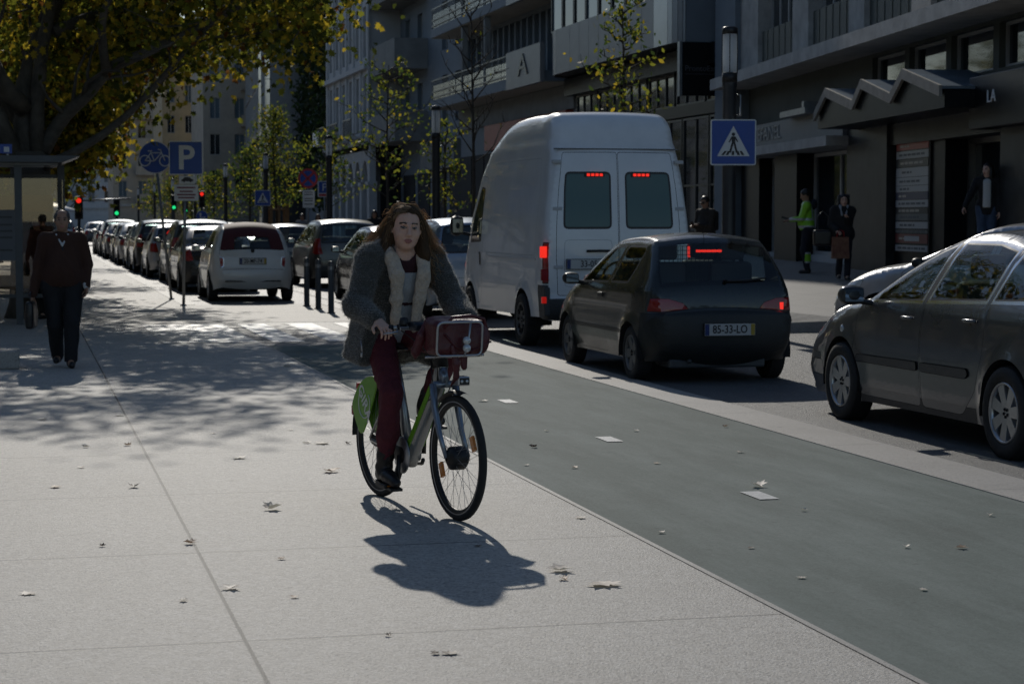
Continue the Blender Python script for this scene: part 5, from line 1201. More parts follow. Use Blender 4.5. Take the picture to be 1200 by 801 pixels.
# ---- the other cars
def gen_car(name, label, group, pt, L=4.0, H=1.48, W=.86, style='hatch', rim='five', grid=.10, glass=None, wr=.305, lights=True, rail=False, lit=False, plate_txt=None):
    k = L / 4.0; h = H / 1.48
    if style == 'hatch': pr = [(.06, .24, .2, .12, 1), (.0, .36, .26, .17), (.0, .62, .26, .17), (.05, .86, .16, .10), (.10, 1.0, .12, .06), (.28, 1.28, .12, .05), (.40, 1.40, .10, .06, 1), (.8, 1.47, .15, .08), (1.4, 1.48, .16, .09), (1.9, 1.43, .14, .07), (2.35, 1.24, .1, .05), (2.95, .98, .12, .06, 1), (3.4, .90, .22, .12), (3.75, .77, .3, .22), (3.96, .60, .34, .27), (4.0, .42, .3, .22), (3.94, .24, .24, .14, 1)]
    elif style == 'mpv': pr = [(.06, .26, .2, .12, 1), (.0, .38, .24, .15), (.0, .7, .22, .13), (.04, .95, .14, .08), (.12, 1.2, .12, .06), (.22, 1.40, .10, .06, 1), (.6, 1.46, .13, .08), (1.4, 1.48, .16, .09), (2.0, 1.44, .14, .07), (2.6, 1.18, .1, .05), (3.15, .96, .12, .06, 1), (3.5, .88, .22, .12), (3.8, .76, .3, .22), (3.97, .60, .34, .27), (4.0, .42, .3, .22), (3.94, .26, .24, .14, 1)]
    elif style == 'saloon': pr = [(.05, .24, .2, .12, 1), (.0, .38, .24, .17), (.0, .70, .22, .15), (.05, .92, .14, .09), (.14, .98, .12, .07, 1), (.5, 1.02, .12, .06), (.85, 1.24, .1, .05), (1.2, 1.42, .12, .07), (1.6, 1.48, .16, .09), (2.0, 1.44, .14, .07), (2.45, 1.23, .1, .05), (2.95, .98, .12, .06, 1), (3.4, .91, .22, .12), (3.75, .79, .3, .22), (3.96, .60, .34, .27), (4.0, .42, .3, .22), (3.94, .24, .24, .14, 1)]
    elif style == 'bubble': pr = [(.10, .28, .25, .16, 1), (.0, .40, .28, .2), (-.01, .56, .26, .18), (.03, .68, .2, .13), (.06, .90, .16, .1), (.14, 1.03, .12, .06), (.34, 1.30, .13, .06), (.48, 1.40, .14, .08), (.9, 1.475, .18, .10), (1.4, 1.48, .2, .11), (1.9, 1.42, .16, .08), (2.4, 1.20, .12, .06), (2.85, 1.0, .14, .07, 1), (3.3, .93, .26, .15), (3.72, .80, .34, .24), (3.95, .60, .36, .28), (4.0, .42, .3, .22), (3.94, .26, .24, .14, 1)]
    pr = [(p[0] * k, p[1] * h, *p[2:]) for p in pr]
    wy = (.66 * k, 3.24 * k); sc = lambda P: [(a * k, c * h) for a, c in P]
    tzs = [(0, .93), (.22, .95), (.4 * h, .98), (.62 * h, 1), (.82 * h, .99), (.95 * h, .96), (1.42 * h, .76), (1.8, .70)]
    pys = [(0, .94), (.5, 1), (3.0 * k, 1), (4.0 * k, .92)]
    G1 = (.006, m_dark); g = glass or g_tint; back = {'hatch': (.98, 1.37), 'mpv': (.98, 1.38), 'saloon': None, 'bubble': (.99, 1.36)}[style]
    wf = rnd(sc([(2.85, .985), (1.90, 1.0), (1.78, 1.36), (2.02, 1.355), (2.38, 1.19)]), .04, 3)
    rear_end = {'hatch': [(.62, 1.02), (.72, 1.36)], 'mpv': [(.95, 1.02), (.98, 1.38)], 'saloon': [(.95, 1.03), (1.28, 1.36)], 'bubble': [(.80, 1.05), (.86, 1.37)]}[style]
    wr_ = rnd(sc([(1.80, 1.005), *rear_end, (1.66, 1.375)]), .05, 3)
    side = [dict(name='door', id='fd', poly=rnd(sc([(2.98, .9), (2.95, .42), (2.78, .26), (1.86, .26), (1.84, 1.0), (1.72, 1.40), (2.05, 1.385), (2.45, 1.20)]), .05, 3), mat=None, border=G1),
            dict(name='window', of='fd', poly=wf, mat=g, border=(.014, m_black)), dict(name='window', poly=wr_, mat=g, border=(.014, m_black))]
    if style == 'mpv': side.append(dict(name='window', poly=rnd(sc([(.88, 1.03), (.36, 1.06), (.46, 1.34), (.91, 1.37)]), .05, 3), mat=g, border=(.014, m_black)))
    if style == 'saloon': side.insert(1, dict(name='door', id='rd', poly=rnd(sc([(1.83, 1.0), (1.85, .26), (1.25, .26), (1.05, .5), (.98, .95), (1.28, 1.395), (1.70, 1.40)]), .05, 3), mat=None, border=G1))
    side += [dict(name='headlight', poly=rnd(sc([(3.9, .72), (3.5, .82), (3.55, .68), (3.98, .56)]), .04, 3), mat=m_lens, border=G1)]
    if style == 'bubble':
        tl = [dict(name='tail_light', id=f'tl{sg}', poly=rnd([(sg * (W - .245), .67 * h), (sg * (W - .12), .67 * h), (sg * (W - .12), .87 * h), (sg * (W - .245), .87 * h)], .05, 4), mat=m_redlamp, border=(.012, m_chrome)) for sg in (-1, 1)]
    else:
        zt = (.70, .98) if style != 'mpv' else (.72, 1.10)
        side += [dict(name='tail_light', poly=rnd(sc([(-.1, zt[0]), (.20, zt[0] + .05), (.26, zt[1]), (-.1, zt[1])]), .03, 3), mat=m_redlamp, border=G1)]
        tl = [dict(name='tail_light', poly=[(sg * W * 1.0, zt[0] * h), (sg * (W - .27), (zt[0] + .03) * h), (sg * (W - .22), zt[1] * h), (sg * W * 1.0, zt[1] * h)], mat=m_redlamp, border=G1) for sg in (-1, 1)]
    if style == 'saloon': rwp = [(-.60, ('y', .55 * k)), (.60, ('y', .55 * k)), (.5, ('y', 1.12 * k)), (-.5, ('y', 1.12 * k))]; boot = [(-.66, .55), (.66, .55), (.66, .93 * h), (-.66, .93 * h)]
    else: rwp = rnd([(-W * .75, back[0] * h), (W * .75, back[0] * h), (W * .66, back[1] * h), (-W * .66, back[1] * h)], .05, 3); boot = [(-W * .80, .62 * h), (W * .80, .62 * h), (W * .80, back[0] * h), (W * .69, (back[1] + .03) * h), (-W * .69, (back[1] + .03) * h), (-W * .80, back[0] * h)]
    top = [dict(name='boot_lid', id='boot', poly=boot, mat=None, border=G1), dict(name='rear_window', of='boot', poly=rwp, mat=g, border=(.03, m_black)), *tl,
           dict(name='windscreen', poly=[(-W * .75, ('y', 2.92 * k)), (W * .75, ('y', 2.92 * k)), (W * .62, ('y', 2.0 * k)), (-W * .62, ('y', 2.0 * k))], mat=g, border=(.014, m_black)),
           dict(name='headlight', poly=[(-W * .92, ('f', .74 * h)), (-W * .45, ('f', .73 * h)), (-W * .45, ('f', .6 * h)), (-W * .92, ('f', .6 * h))], mat=m_lens, border=G1), dict(name='headlight', poly=[(W * .92, ('f', .74 * h)), (W * .45, ('f', .73 * h)), (W * .45, ('f', .6 * h)), (W * .92, ('f', .6 * h))], mat=m_lens, border=G1)]
    if style != 'bubble': top.append(dict(name='bumper_strip', poly=[(-W, .40 * h), (W, .40 * h), (W, .5 * h), (-W, .5 * h)], mat=m_grey_paint))
    c = Car(name, label, 'car', group, pr, W, tzs, pys, wy, ((0, .23), (4.0 * k, .21)), pt, side, top, grid=grid, crease=((.93 * h, .006, .03), (.45, .006, .05)), crown=[.06, .06, .05, .045, .045, .04, .04, .06, .09, .08], wheel_r=wr, rim=rim, seats=True)
    for sg in (-1, 1): mirror_part(c.root, sg * (W + .10), 2.72 * k, 1.02 * h, sg, m_black if style != 'bubble' else pt, (.09, .065, .065), .07)
    z = {'hatch': .78, 'mpv': .80, 'saloon': .78, 'bubble': .79}[style] * h; q = c.pt(0, ('r', z), .05)
    if plate_txt is not None: plate(c.root, plate_txt, (q.x, q.y - .02, z))
    else: b = mb(); b.box(-.26, .26, q.y - .03, q.y - .02, z - .055, z + .055); b.build('number_plate', M('blank_plate', (.5, .5, .49), .4), c.root)
    if rail:
        for sg in (-1, 1): b = mb(); b.tube([(sg * W * .66, .55 * k, H - .02), (sg * W * .68, .75 * k, H + .05), (sg * W * .68, 1.7 * k, H + .05), (sg * W * .66, 1.95 * k, H - .03)], .016, 6); b.build('roof_rail', m_galv, c.root)
    if lit:
        q2 = c.pt(-(W - .20), ('r', .84 * h), .015); b = mb(); b.ell = None; b.lathe([(0, -.02), (.05, -.012), (.055, .01)], c=tuple(q2), axis='y', n=12); b.build('brake_lamp', m_redlit, c.root)
    return c
m_red_roof = M('burgundy_fabric_roof', (.075, .010, .014), .7, var=.15, vscale=12)
fiat = gen_car('small_white_car', 'small rounded white car with a burgundy folding roof, parked first behind the two leaning signs', 'cars parked in the roadside row', p_cream, L=3.55, H=1.50, W=.81, style='bubble', rim='five', grid=.075, wr=.292, plate_txt='20-MF-74', glass=g_clear)
# its folding fabric roof: the rear hood round the little window and the top panel
F = fiat; g0, g1 = F._s(('r', .93 * 1.0)), F._s(('y', 1.78))
def hood():
    V = []; Fc = []; ss = np.linspace(F._s(('r', 1.01)), g1, 22); n = 15
    for q in ss:
        f = lambda c_: float(np.interp(q, F.SS, c_)); e = f(F.e)
        for j in range(n):
            t = -1 + 2 * j / (n - 1); cr = .05 * (1 - t * t) + .012; V.append((t * e * .96, f(F.D[:, 0]) + f(F.N[:, 0]) * cr, f(F.D[:, 1]) + f(F.N[:, 1]) * cr))
    wz0, wz1 = 1.07, 1.26
    for i in range(len(ss) - 1):
        for j in range(n - 1):
            zc = (V[i * n + j][2] + V[(i + 1) * n + j][2]) / 2; tc = abs(-1 + 2 * (j + .5) / (n - 1))
            if wz0 < zc < wz1 and tc < .62 and V[i * n + j][1] < .5: continue
            Fc.append((i * n + j, i * n + j + 1, (i + 1) * n + j + 1, (i + 1) * n + j))
    mesh_obj('fabric_roof', V, Fc, m_red_roof, F.root, True)
hood()
b = mb(); q = F.pt(0, ('r', .97), .07); b.lathe([(0, -.012), (.035, -.010), (.04, 0)], c=tuple(q), axis='y', n=14); b.build('badge', m_black, F.root)
q = F.pt(0, ('r', .40), .05); b = mb(); b.box(-.55, .55, q.y - .008, q.y + .02, .395, .42); b.build('bumper_groove', m_black, F.root)
F.root.location = (4.42, 39.35, -.022)
qg = 'cars in the traffic lane'
dk = gen_car('dark_hatchback', 'black hatchback queuing just beside the cyclist\'s shoulder', qg, p_blk, L=4.0, H=1.46, W=.86, style='hatch', wr=.31, grid=.085); dk.root.location = (7.12, 37.3, -.012)
suv = gen_car('grey_people_carrier', 'grey-brown people carrier queuing left of the black hatchback', qg, paint('brown_grey_paint', (.10, .095, .085), .3, .5), L=4.3, H=1.58, W=.89, style='mpv', wr=.32, grid=.09, rail=False); suv.root.location = (7.45, 46.2, -.012)
mini = gen_car('pale_blue_car', 'pale blue car with a lit tail light just ahead of the white van', qg, p_blue, L=4.1, H=1.60, W=.86, style='mpv', wr=.31, grid=.085, lit=True); mini.root.location = (7.15, 31.2, -.012)
silv = gen_car('silver_parked_car', 'silver car parked at an angle, only its bonnet showing past the dark grey saloon', 'cars parked in the roadside row' if False else None, p_silver, L=4.2, H=1.54, W=.86, style='hatch', wr=.31, grid=.085); silv.root.location = (13.62, 21.8, -.012); silv.root.rotation_euler = (0, 0, R(40))
# parked row behind the white car, then the far traffic
pg = 'cars parked in the roadside row'
protos = {'hatch': dk, 'mpv': suv, 'saloon': None}
sal = gen_car('parked_car', 'black saloon parked directly behind the small white car', pg, p_blk, L=4.4, H=1.44, W=.87, style='saloon', grid=.10, wr=.31); sal.root.location = (4.28, 44.4, -.022); protos['saloon'] = sal
def park(style, label, pt, x, y, sc=None):
    src = protos[style]; old = {'hatch': p_blk, 'mpv': suv.body.data.materials[0], 'saloon': p_blk}[style]
    c = dup(src.root, (x, y, -.022), 0, label, pg); c.name = 'parked_car'
    if pt is not old: recolor(c, old, pt)
    return c
park('mpv', 'dark people carrier with roof bars showing above the white car\'s burgundy roof', p_dkgrey, 4.45, 50.2)
park('hatch', 'silver hatchback, third in the parked row behind the small white car', p_silver, 4.25, 55.6)
park('mpv', 'black people carrier, fourth in the parked row', p_blk, 4.2, 60.9)
park('hatch', 'dark grey hatchback, fifth in the parked row', p_dkgrey, 4.25, 66.4)
park('saloon', 'silver saloon parked sixth in the row', p_silver, 4.2, 71.6)
park('hatch', 'black hatchback parked seventh in the row', p_blk, 4.25, 77.2)
park('saloon', 'grey saloon parked eighth in the row', p_grey, 4.2, 82.8)
park('mpv', 'dark people carrier, last but one of the parked row', p_dkgrey, 4.25, 89)
park('hatch', 'dark car at the far end of the parked row', p_grey, 4.2, 95)
far = [('mpv', 'silver people carrier far ahead, left of the parked row', p_silver, 2.2, 118), ('hatch', 'far dark car left of the parked row by the red light', p_blk, -.2, 131), ('saloon', 'far grey car beyond the parked row', p_grey, 4.6, 125), ('hatch', 'far black car in the traffic lane ahead of the people carrier', p_blk, 7.4, 56), ('saloon', 'far silver car in the traffic lane', p_silver, 7.3, 64), ('hatch', 'farthest dark car in the traffic lane', p_dkgrey, 7.4, 73)]
for st, lb, pt_, x, y in far:
    c = park(st, lb, pt_, x, y); c['group'] = 'cars in the far traffic'
# ------------------------------------------------------------------ street furniture
m_signblue = M('sign_blue', (.006, .055, .30), .38, var=.06, vscale=3); m_signwhite = M('sign_white', (.60, .61, .61), .4); m_signred = M('sign_red', (.42, .015, .02), .4); m_signback = M('sign_back_metal', (.25, .26, .27), .45, .6)
m_opal = M('opal_diffuser', (.50, .52, .53), .5); g_lamp = leaf_mat('frosted_lamp_glass', (.62, .65, .68), .6); m_post = M('lamp_post_paint', (.030, .034, .040), .38, .2, var=.15, vscale=4)
ZV = lambda a, c, h: (a, h, c)       # polygons in the x-z plane facing -y
def lamp_parts(r):
    b = mb(); b.lathe([(.15, -.02), (.15, .03), (.105, .06), (.10, 1.1), (.10, 3.38), (.108, 3.40), (.108, 3.46)], n=20); b.box(.06, .125, -.05, .05, .35, .75, .01); b.build('post', m_post, r)
    b = mb(); b.lathe([(.095, 3.461), (.112, 3.462), (.112, 3.60), (.095, 3.602)], n=20); [b.tube([(.11 * math.cos(a), .11 * math.sin(a), 3.58), (.11 * math.cos(a), .11 * math.sin(a), 4.17)], .006, 4) for a in np.linspace(0, 2 * PI, 5)[:4]]; b.build('collar', m_black, r)
    b = mb(); b.lathe([(.102, 3.604), (.104, 3.85), (.102, 4.16)], n=24); b.build('glass_cylinder', g_lamp, r, fix=False)
    b = mb(); b.lathe([(.0, 3.60), (.055, 3.602), (.055, 4.14), (.0, 4.15)], n=16); b.build('diffuser', m_opal, r)
    b = mb(); b.lathe([(.10, 4.155), (.115, 4.16), (.115, 4.24), (.09, 4.262), (0, 4.27)], n=20); b.build('cap', m_black, r)
    b = mb(); b.tube([(.10, 0, 3.28), (.16, 0, 3.28), (.16, 0, 2.98), (.10, 0, 2.98)], .014, 6); b.build('bracket', m_galv, r)  # added part standing in for a sunlit edge highlight on the post
lp = thing('street_lamp', 'large dark street lamp with a glass cylinder head carrying the pedestrian crossing sign', 'street lamp', (10.02, 27.5, .12), R(-20), 'lamp posts along the right pavement'); lamp_parts(lp)
for i, (x, y) in enumerate(((9.95, 48.3), (10.0, 66.2), (10.0, 84), (10.0, 101), (10, 119), (10, 137), (10, 156), (10, 178))):
    dup(lp, (x, y, .12), R(-20 + i * 7), ['dark street lamp with a bright glass head just left of the van, behind the cyclist', 'street lamp standing by the white arcaded house and the small parking sign', 'street lamp in front of the tall narrow street tree', 'street lamp left of the rounder green tree', 'street lamp just right of the big parking sign', 'small street lamp between the two leaning signs', 'far small street lamp left of the cycle sign', 'farthest street lamp of the right-hand row'][i])
def pole(r, x0, z1, lean=0., rad=.024, zb=0., mat=None):
    b = mb(); b.tube([(x0, 0, zb - .05), (x0 + lean, 0, z1)], rad, 10); b.lathe([(rad * 2.2, zb), (rad * 2.2, zb + .02), (rad, zb + .03)], c=(x0, 0, 0), n=12); return b.build('pole', mat or m_galv, r)
def square_panel(r, w, h, cx, cz, rad=.04, y=-.035, face=None, border=.018, name='panel'):
    P = rnd([(cx - w / 2, cz - h / 2), (cx + w / 2, cz - h / 2), (cx + w / 2, cz + h / 2), (cx - w / 2, cz + h / 2)], rad, 5)
    b = mb(); b.mat(0).prism(P, y, y + .014, ZV); b.mat(1).prism(shrink(P, border), y - .003, y - .0005, ZV)
    return b.build(name, None, r, mats=[m_signwhite, face or m_signblue])
def disc_panel(r, d, cx, cz, y=-.035, face=None, rim=None, border=.014, name='panel'):
    P = [(cx + d / 2 * math.cos(a), cz + d / 2 * math.sin(a)) for a in np.linspace(0, 2 * PI, 40)[:-1]]; Q = [(cx + (d / 2 - border) * math.cos(a), cz + (d / 2 - border) * math.sin(a)) for a in np.linspace(0, 2 * PI, 40)[:-1]]
    b = mb(); b.mat(0).prism(P, y, y + .014, ZV); b.mat(1).prism(Q, y - .003, y - .0005, ZV); return b.build(name, None, r, mats=[rim or m_signwhite, face or m_signblue])
def bars(r, name, polys, y, mat, th=.002):
    b = mb(); [b.prism(p, y - th, y, ZV) for p in polys]; return b.build(name, mat, r)
def stroke(x0, z0, x1, z1, w):
    d = math.hypot(x1 - x0, z1 - z0); nx, nz = -(z1 - z0) / d * w / 2, (x1 - x0) / d * w / 2
    return [(x0 + nx, z0 + nz), (x0 - nx, z0 - nz), (x1 - nx, z1 - nz), (x1 + nx, z1 + nz)]
circ = lambda cx, cz, rr, n=14: [(cx + rr * math.cos(a), cz + rr * math.sin(a)) for a in np.linspace(0, 2 * PI, n + 1)[:-1]]
# pedestrian crossing sign on the lamp post
def crossing_sign(name, label, loc, rz, s, group=None, post=None):
    r = thing(name, label, 'road sign', loc, rz, group)
    if post: pole(r, 0, s / 2 + .05, 0, .03, post)
    p = square_panel(r, s, s, 0, 0, .035, -.035); q = s / .66
    bars(p, 'triangle', [[(-.235 * q, -.20 * q), (.235 * q, -.20 * q), (0, .235 * q)]], -.039, m_signwhite)
    man = [circ(.0, .115 * q, .026 * q), [(-.028 * q, .085 * q), (.03 * q, .085 * q), (.026 * q, -.02 * q), (-.022 * q, -.02 * q)], stroke(-.012 * q, -.01 * q, -.05 * q, -.15 * q, .03 * q), stroke(.014 * q, -.01 * q, .05 * q, -.15 * q, .03 * q), stroke(-.022 * q, .075 * q, -.062 * q, .0 * q, .02 * q), stroke(.024 * q, .075 * q, .062 * q, .005 * q, .02 * q)]
    for i, x in enumerate((-.15, -.085, .0, .085, .15)): man.append([((x - .028) * q, -.185 * q), ((x + .012) * q, -.185 * q), ((x * .72 + .015) * q, -.125 * q), ((x * .72 - .02) * q, -.125 * q)])
    bars(p, 'pictogram', man, -.0405, m_ink, .0014)
    if not post: b = mb(); b.tube([(-.02, .0, .12), (-.02, .1, .12)], .02, 6); b.tube([(-.02, 0, -.15), (-.02, .1, -.15)], .02, 6); b.build('clamp', m_galv, r)
    return r
crossing_sign('crossing_sign', 'blue square pedestrian crossing sign mounted high on the large lamp post', (10.02, 27.34, 2.71), R(-12), .66)
crossing_sign('crossing_sign', 'small distant blue pedestrian crossing sign among the street trees', (9.4, 80, 2.45), R(-6), .62, None, -2.3)
# parking sign
r = thing('parking_sign', 'large blue P parking sign with white plates beneath, on a slightly leaning pole', 'road sign', (2.90, 37.3, 0), R(-4)); po = pole(r, 0, 3.02, .07, .028)
p = square_panel(r, .62, .62, .07, 2.73, .035); text_mesh('letter', 'P', .62, m_signwhite, p, frame((.07, -.0395, 2.715), (1, 0, 0), (0, 0, 1)), .001, bold=.012)
b = square_panel(r, .30, .15, .09, 2.325, .015, face=m_signwhite, border=.008); bars(b, 'car_pictogram', [[(-.015, 2.30), (.20, 2.30), (.20, 2.335), (.165, 2.345), (.13, 2.375), (.04, 2.375), (.01, 2.34), (-.015, 2.335)], circ(.035, 2.298, .016), circ(.15, 2.298, .016)], -.039, m_ink)
b = square_panel(r, .44, .30, .07, 2.09, .015, face=m_signwhite, border=.008); pr_ = M('sign_print', (.20, .06, .08), .5); bars(b, 'lettering', [[(.07 - w_ / 2, z), (.07 + w_ / 2, z), (.07 + w_ / 2, z + .028), (.07 - w_ / 2, z + .028)] for w_, z in ((.34, 2.17), (.24, 2.10), (.34, 2.04), (.30, 1.985))], -.039, pr_)
# cycle path sign
r = thing('cycle_sign', 'round blue cycle sign on a clearly leaning thin pole', 'road sign', (2.90, 40.3, 0), R(-4)); pole(r, 0, 2.95, -.30, .026)
p = disc_panel(r, .64, -.30, 2.83)
def cyc(cx, cz, k, y):
    bb = mb()
    for sx in (-.155, .155): bb.tube([(cx + (sx + .082 * math.cos(a)) * k, y, cz - .055 * k + .082 * k * math.sin(a)) for a in np.linspace(0, 2 * PI, 22)[:-1]], .011 * k, 5, closed=True)
    for x0, z0, x1, z1 in ((-.155, -.055, -.06, .07), (-.06, .07, .105, .07), (.105, .07, -.01, -.06), (-.01, -.06, -.155, -.055), (-.01, -.06, -.07, .095), (.09, .11, .155, -.055), (-.11, .10, -.04, .10), (.05, .125, .10, .115)):
        bb.tube([(cx + x0 * k, y, cz + z0 * k), (cx + x1 * k, y, cz + z1 * k)], .010 * k, 5)
    return bb
cyc(-.30, 2.83, 1.25, -.040).build('bicycle_pictogram', m_signwhite, p)
# no stopping sign and small parking plate by the arcaded house
r = thing('no_stopping_sign', 'round blue no-stopping sign with a red cross above a pale text plate', 'road sign', (9.85, 70.2, .12), R(-8)); pole(r, 0, 3.1, 0, .03); p = disc_panel(r, .70, 0, 2.92, rim=m_signred, border=.075)
bars(p, 'red_cross', [stroke(-.20, 2.72, .20, 3.12, .075), stroke(-.20, 3.12, .20, 2.72, .075)], -.039, m_signred)
b = square_panel(r, .42, .62, .02, 2.20, .02, face=m_signwhite, border=.01); bars(b, 'lettering', [[(-.13, z), (.17, z), (.17, z + .03), (-.13, z + .03)] for z in (2.42, 2.34, 2.2, 2.12, 2.0)], -.039, m_grey_paint)
r = thing('parking_plate', 'small white plate with a blue P and a red foot, beside the no-stopping sign', 'road sign', (10.35, 69.6, .14), R(-8)); pole(r, 0, 2.75, 0, .025); p = square_panel(r, .48, .56, 0, 2.52, .02, face=m_signwhite, border=.01)
bars(p, 'blue_field', [[(-.2, 2.38), (.2, 2.38), (.2, 2.77), (-.2, 2.77)]], -.039, m_signblue); text_mesh('letter', 'P', .38, m_signwhite, p, frame((0, -.042, 2.57), (1, 0, 0), (0, 0, 1)), .001); bars(p, 'red_foot', [[(-.2, 2.27), (.2, 2.27), (.2, 2.35), (-.2, 2.35)]], -.039, m_signred)
# traffic lights
def traffic_light(label, loc, zc, lit, arm=None, sign=False, group='traffic lights at the far junction'):
    r = thing('traffic_light', label, 'traffic light', loc, R(-3), group); pole(r, 0, zc + .5, 0, .06, 0, m_post)
    if arm: b = mb(); b.tube([(0, 0, zc + .28), (arm, 0, zc + .36)], .035, 8); b.build('arm', m_galv, r)
    b = mb(); b.box(-.16, .16, -.22, -.06, zc - .45, zc + .45, .03)
    h = b.build('housing', m_black, r)
    for i, z in enumerate((.28, 0, -.28)):
        b = mb(); b.lathe([(.0, -.235), (.07, -.232), (.10, -.222)], c=(0, 0, zc + z), axis='y', n=16); m = {('r', 0): m_redlit, ('g', 2): m_greenlit}.get((lit, i), m_dark); b.build('lamp', m, h)
        b = mb(); b.lathe([(.115, -.32), (.115, -.215)], c=(0, 0, zc + z), axis='y', n=16); b.build('hood', m_black, h, fix=False)
    if sign:
        p = disc_panel(r, .62, 0, zc - .92, -.12); bars(p, 'arrows', [stroke(-.08, zc - 1.14, -.08, zc - .80, .06), [(-.17, zc - .82), (.01, zc - .82), (-.08, zc - .69)], stroke(-.08, zc - .98, .12, zc - .98, .06), [(.1, zc - 1.07), (.1, zc - .89), (.22, zc - .98)]], -.125, m_signwhite)
    return r
traffic_light('traffic light showing red above a round blue arrow sign, right of the parking sign', (9.42, 108, .12), 2.55, 'r', sign=True)
traffic_light('traffic light showing green just left of the red one', (9.0, 114, .12), 2.25, 'g'); traffic_light('traffic light showing green seen under the parking sign plate', (8.6, 117, .12), 2.45, 'g')
traffic_light('traffic light showing red on a post with a long arm', (2.2, 80, 0), 2.05, 'r', arm=2.0); traffic_light('far traffic light showing green between the parked row and the arm', (4.75, 104, 0), 2.2, 'g')
# bollards
r = thing('bollard', 'slim dark bollard, nearest of the three between the white car and the cyclist', 'bollard', (5.12, 33.75, 0), 0, 'three bollards at the end of the parking bay')
b = mb(); b.lathe([(.075, 0), (.075, .015), (.052, .02), (.052, .86), (.046, .885), (0, .89)], n=16); b.build('post', m_grey_paint, r); b = mb(); b.lathe([(.0535, .74), (.0535, .80)], n=16); b.build('band', m_galv, r, fix=False)
dup(r, (5.14, 35.4, 0), 0, 'slim dark bollard, middle one of the three beside the white car'); dup(r, (5.10, 36.6, 0), 0, 'slim dark bollard, farthest of the three, closest to the white car')
# low concrete block
r = mb(); r.box(-.75, -.04, 21.9, 22.35, 0, .2, .02); tag(r.build('concrete_block', m_kerbstone), 'low concrete block at the left edge, beside the old man\'s feet', 'block')
# bus shelter
def shelter():
    r = thing('bus_shelter', 'glass bus shelter with a thin dark roof under the big plane tree', 'bus shelter', (0, 31.2, 0))
    b = mb(); b.add([(-4.2, -.25, 2.46), (.62, -.25, 2.46), (.88, -.25, 2.56), (-4.2, -.25, 2.56), (-4.2, 1.5, 2.46), (.62, 1.5, 2.46), (.88, 1.5, 2.56), (-4.2, 1.5, 2.56)], [(0, 1, 2, 3), (4, 7, 6, 5), (0, 4, 5, 1), (1, 5, 6, 2), (2, 6, 7, 3), (3, 7, 4, 0)]); b.build('roof', m_grey_paint, r)
    b = mb(); b.box(-4.1, .55, -.1, 1.4, 2.42, 2.455); b.build('ceiling_panel', M('shelter_ceiling', (.2, .2, .2), .4), r)
    b = mb(); b.box(-.4, .35, .2, .5, 2.40, 2.418); b.build('strip_light', m_opal, r)
    for x, y in ((-.04, 0), (-3.9, 0), (.62, 1.3), (-1.7, 1.3), (-3.9, 1.3)): b = mb(); b.box(x - .055, x + .055, y - .055, y + .055, 0, 2.46); b.build('post', m_grey_paint, r)
    g = glass_mat('shelter_glass', (.76, .73, .67), 1.0)
    for x0, x1 in ((-1.64, .56), (-3.84, -1.76)):
        b = mb(); b.box(x0, x1, 1.29, 1.30, .42, 2.25); o = b.build('back_glass', g, r); [mb().box(x0, x1, 1.27, 1.32, z, z + .06).build('rail', m_grey_paint, o) for z in (.36, 2.25)]
    b = mb(); b.box(.61, .625, .05, 1.24, .3, 2.2); b.build('side_glass', g, r)
    b = mb(); b.box(-3.4, -.7, .75, 1.15, .44, .5); b.box(-3.2, -3.1, .8, 1.1, 0, .44); b.box(-1.0, -.9, .8, 1.1, 0, .44); b.build('bench', m_galv, r)
    po = mb(); po.box(-.46, -.10, 1.265, 1.285, .95, 1.75); po = po.build('timetable', M('pale_poster', (.14, .15, .17), .5), r); bars(po, 'lettering', [[(-.42, z), (-.14, z), (-.14, z + .03), (-.42, z + .03)] for z in (1.62, 1.5, 1.4, 1.3, 1.1)], 1.262, m_grey_paint)
    po = mb(); po.box(-.44, .5, 1.302, 1.31, 1.72, 1.98); po.build('amber_band', M('amber_sheet', (.30, .17, .04), .6, var=.3, vscale=3), r); po = mb(); po.box(-.44, .5, 1.302, 1.31, .5, .72); po.build('amber_band', M('amber_sheet', (.30, .17, .04), .6, var=.3, vscale=3), r)  # two amber bands across the back glass
shelter()
r = thing('stop_sign_panel', 'small blue and white bus stop panel above the shelter roof at the left edge', 'sign', (-.22, 31.1, 2.56)); b = mb(); b.box(-.30, .10, -.02, .02, .03, .17); b.build('panel', m_signblue, r); b = mb(); b.box(-.02, .06, -.024, -.0205, .05, .13); b.box(-.26, -.08, -.024, -.0205, .06, .12); b.build('lettering', m_signwhite, r); b = mb(); b.box(-.2, -.17, -.01, .01, -.01, .03); b.box(.02, .05, -.01, .01, -.01, .03); b.build('feet', m_galv, r)
r = thing('parasol', 'pale far parasol or awning beyond the traffic lights', 'parasol', (1.6, 168, 0)); b = mb(); b.lathe([(0, 3.35), (1.6, 2.75), (3.0, 2.35), (3.0, 2.2)], n=8); b.build('canopy', m_white, r); b = mb(); b.tube([(0, 0, 0), (0, 0, 3.3)], .05, 8); b.build('pole', m_galv, r)
# litter bin / post by the shop
r = thing('stone_bollard', 'squat pale block standing by the shopfront behind the hatchback roof', 'block', (14.9, 42.3, .38)); b = mb(); b.box(-.3, .3, -.3, .3, 0, .62, .03); b.build('block', m_beige2, r)
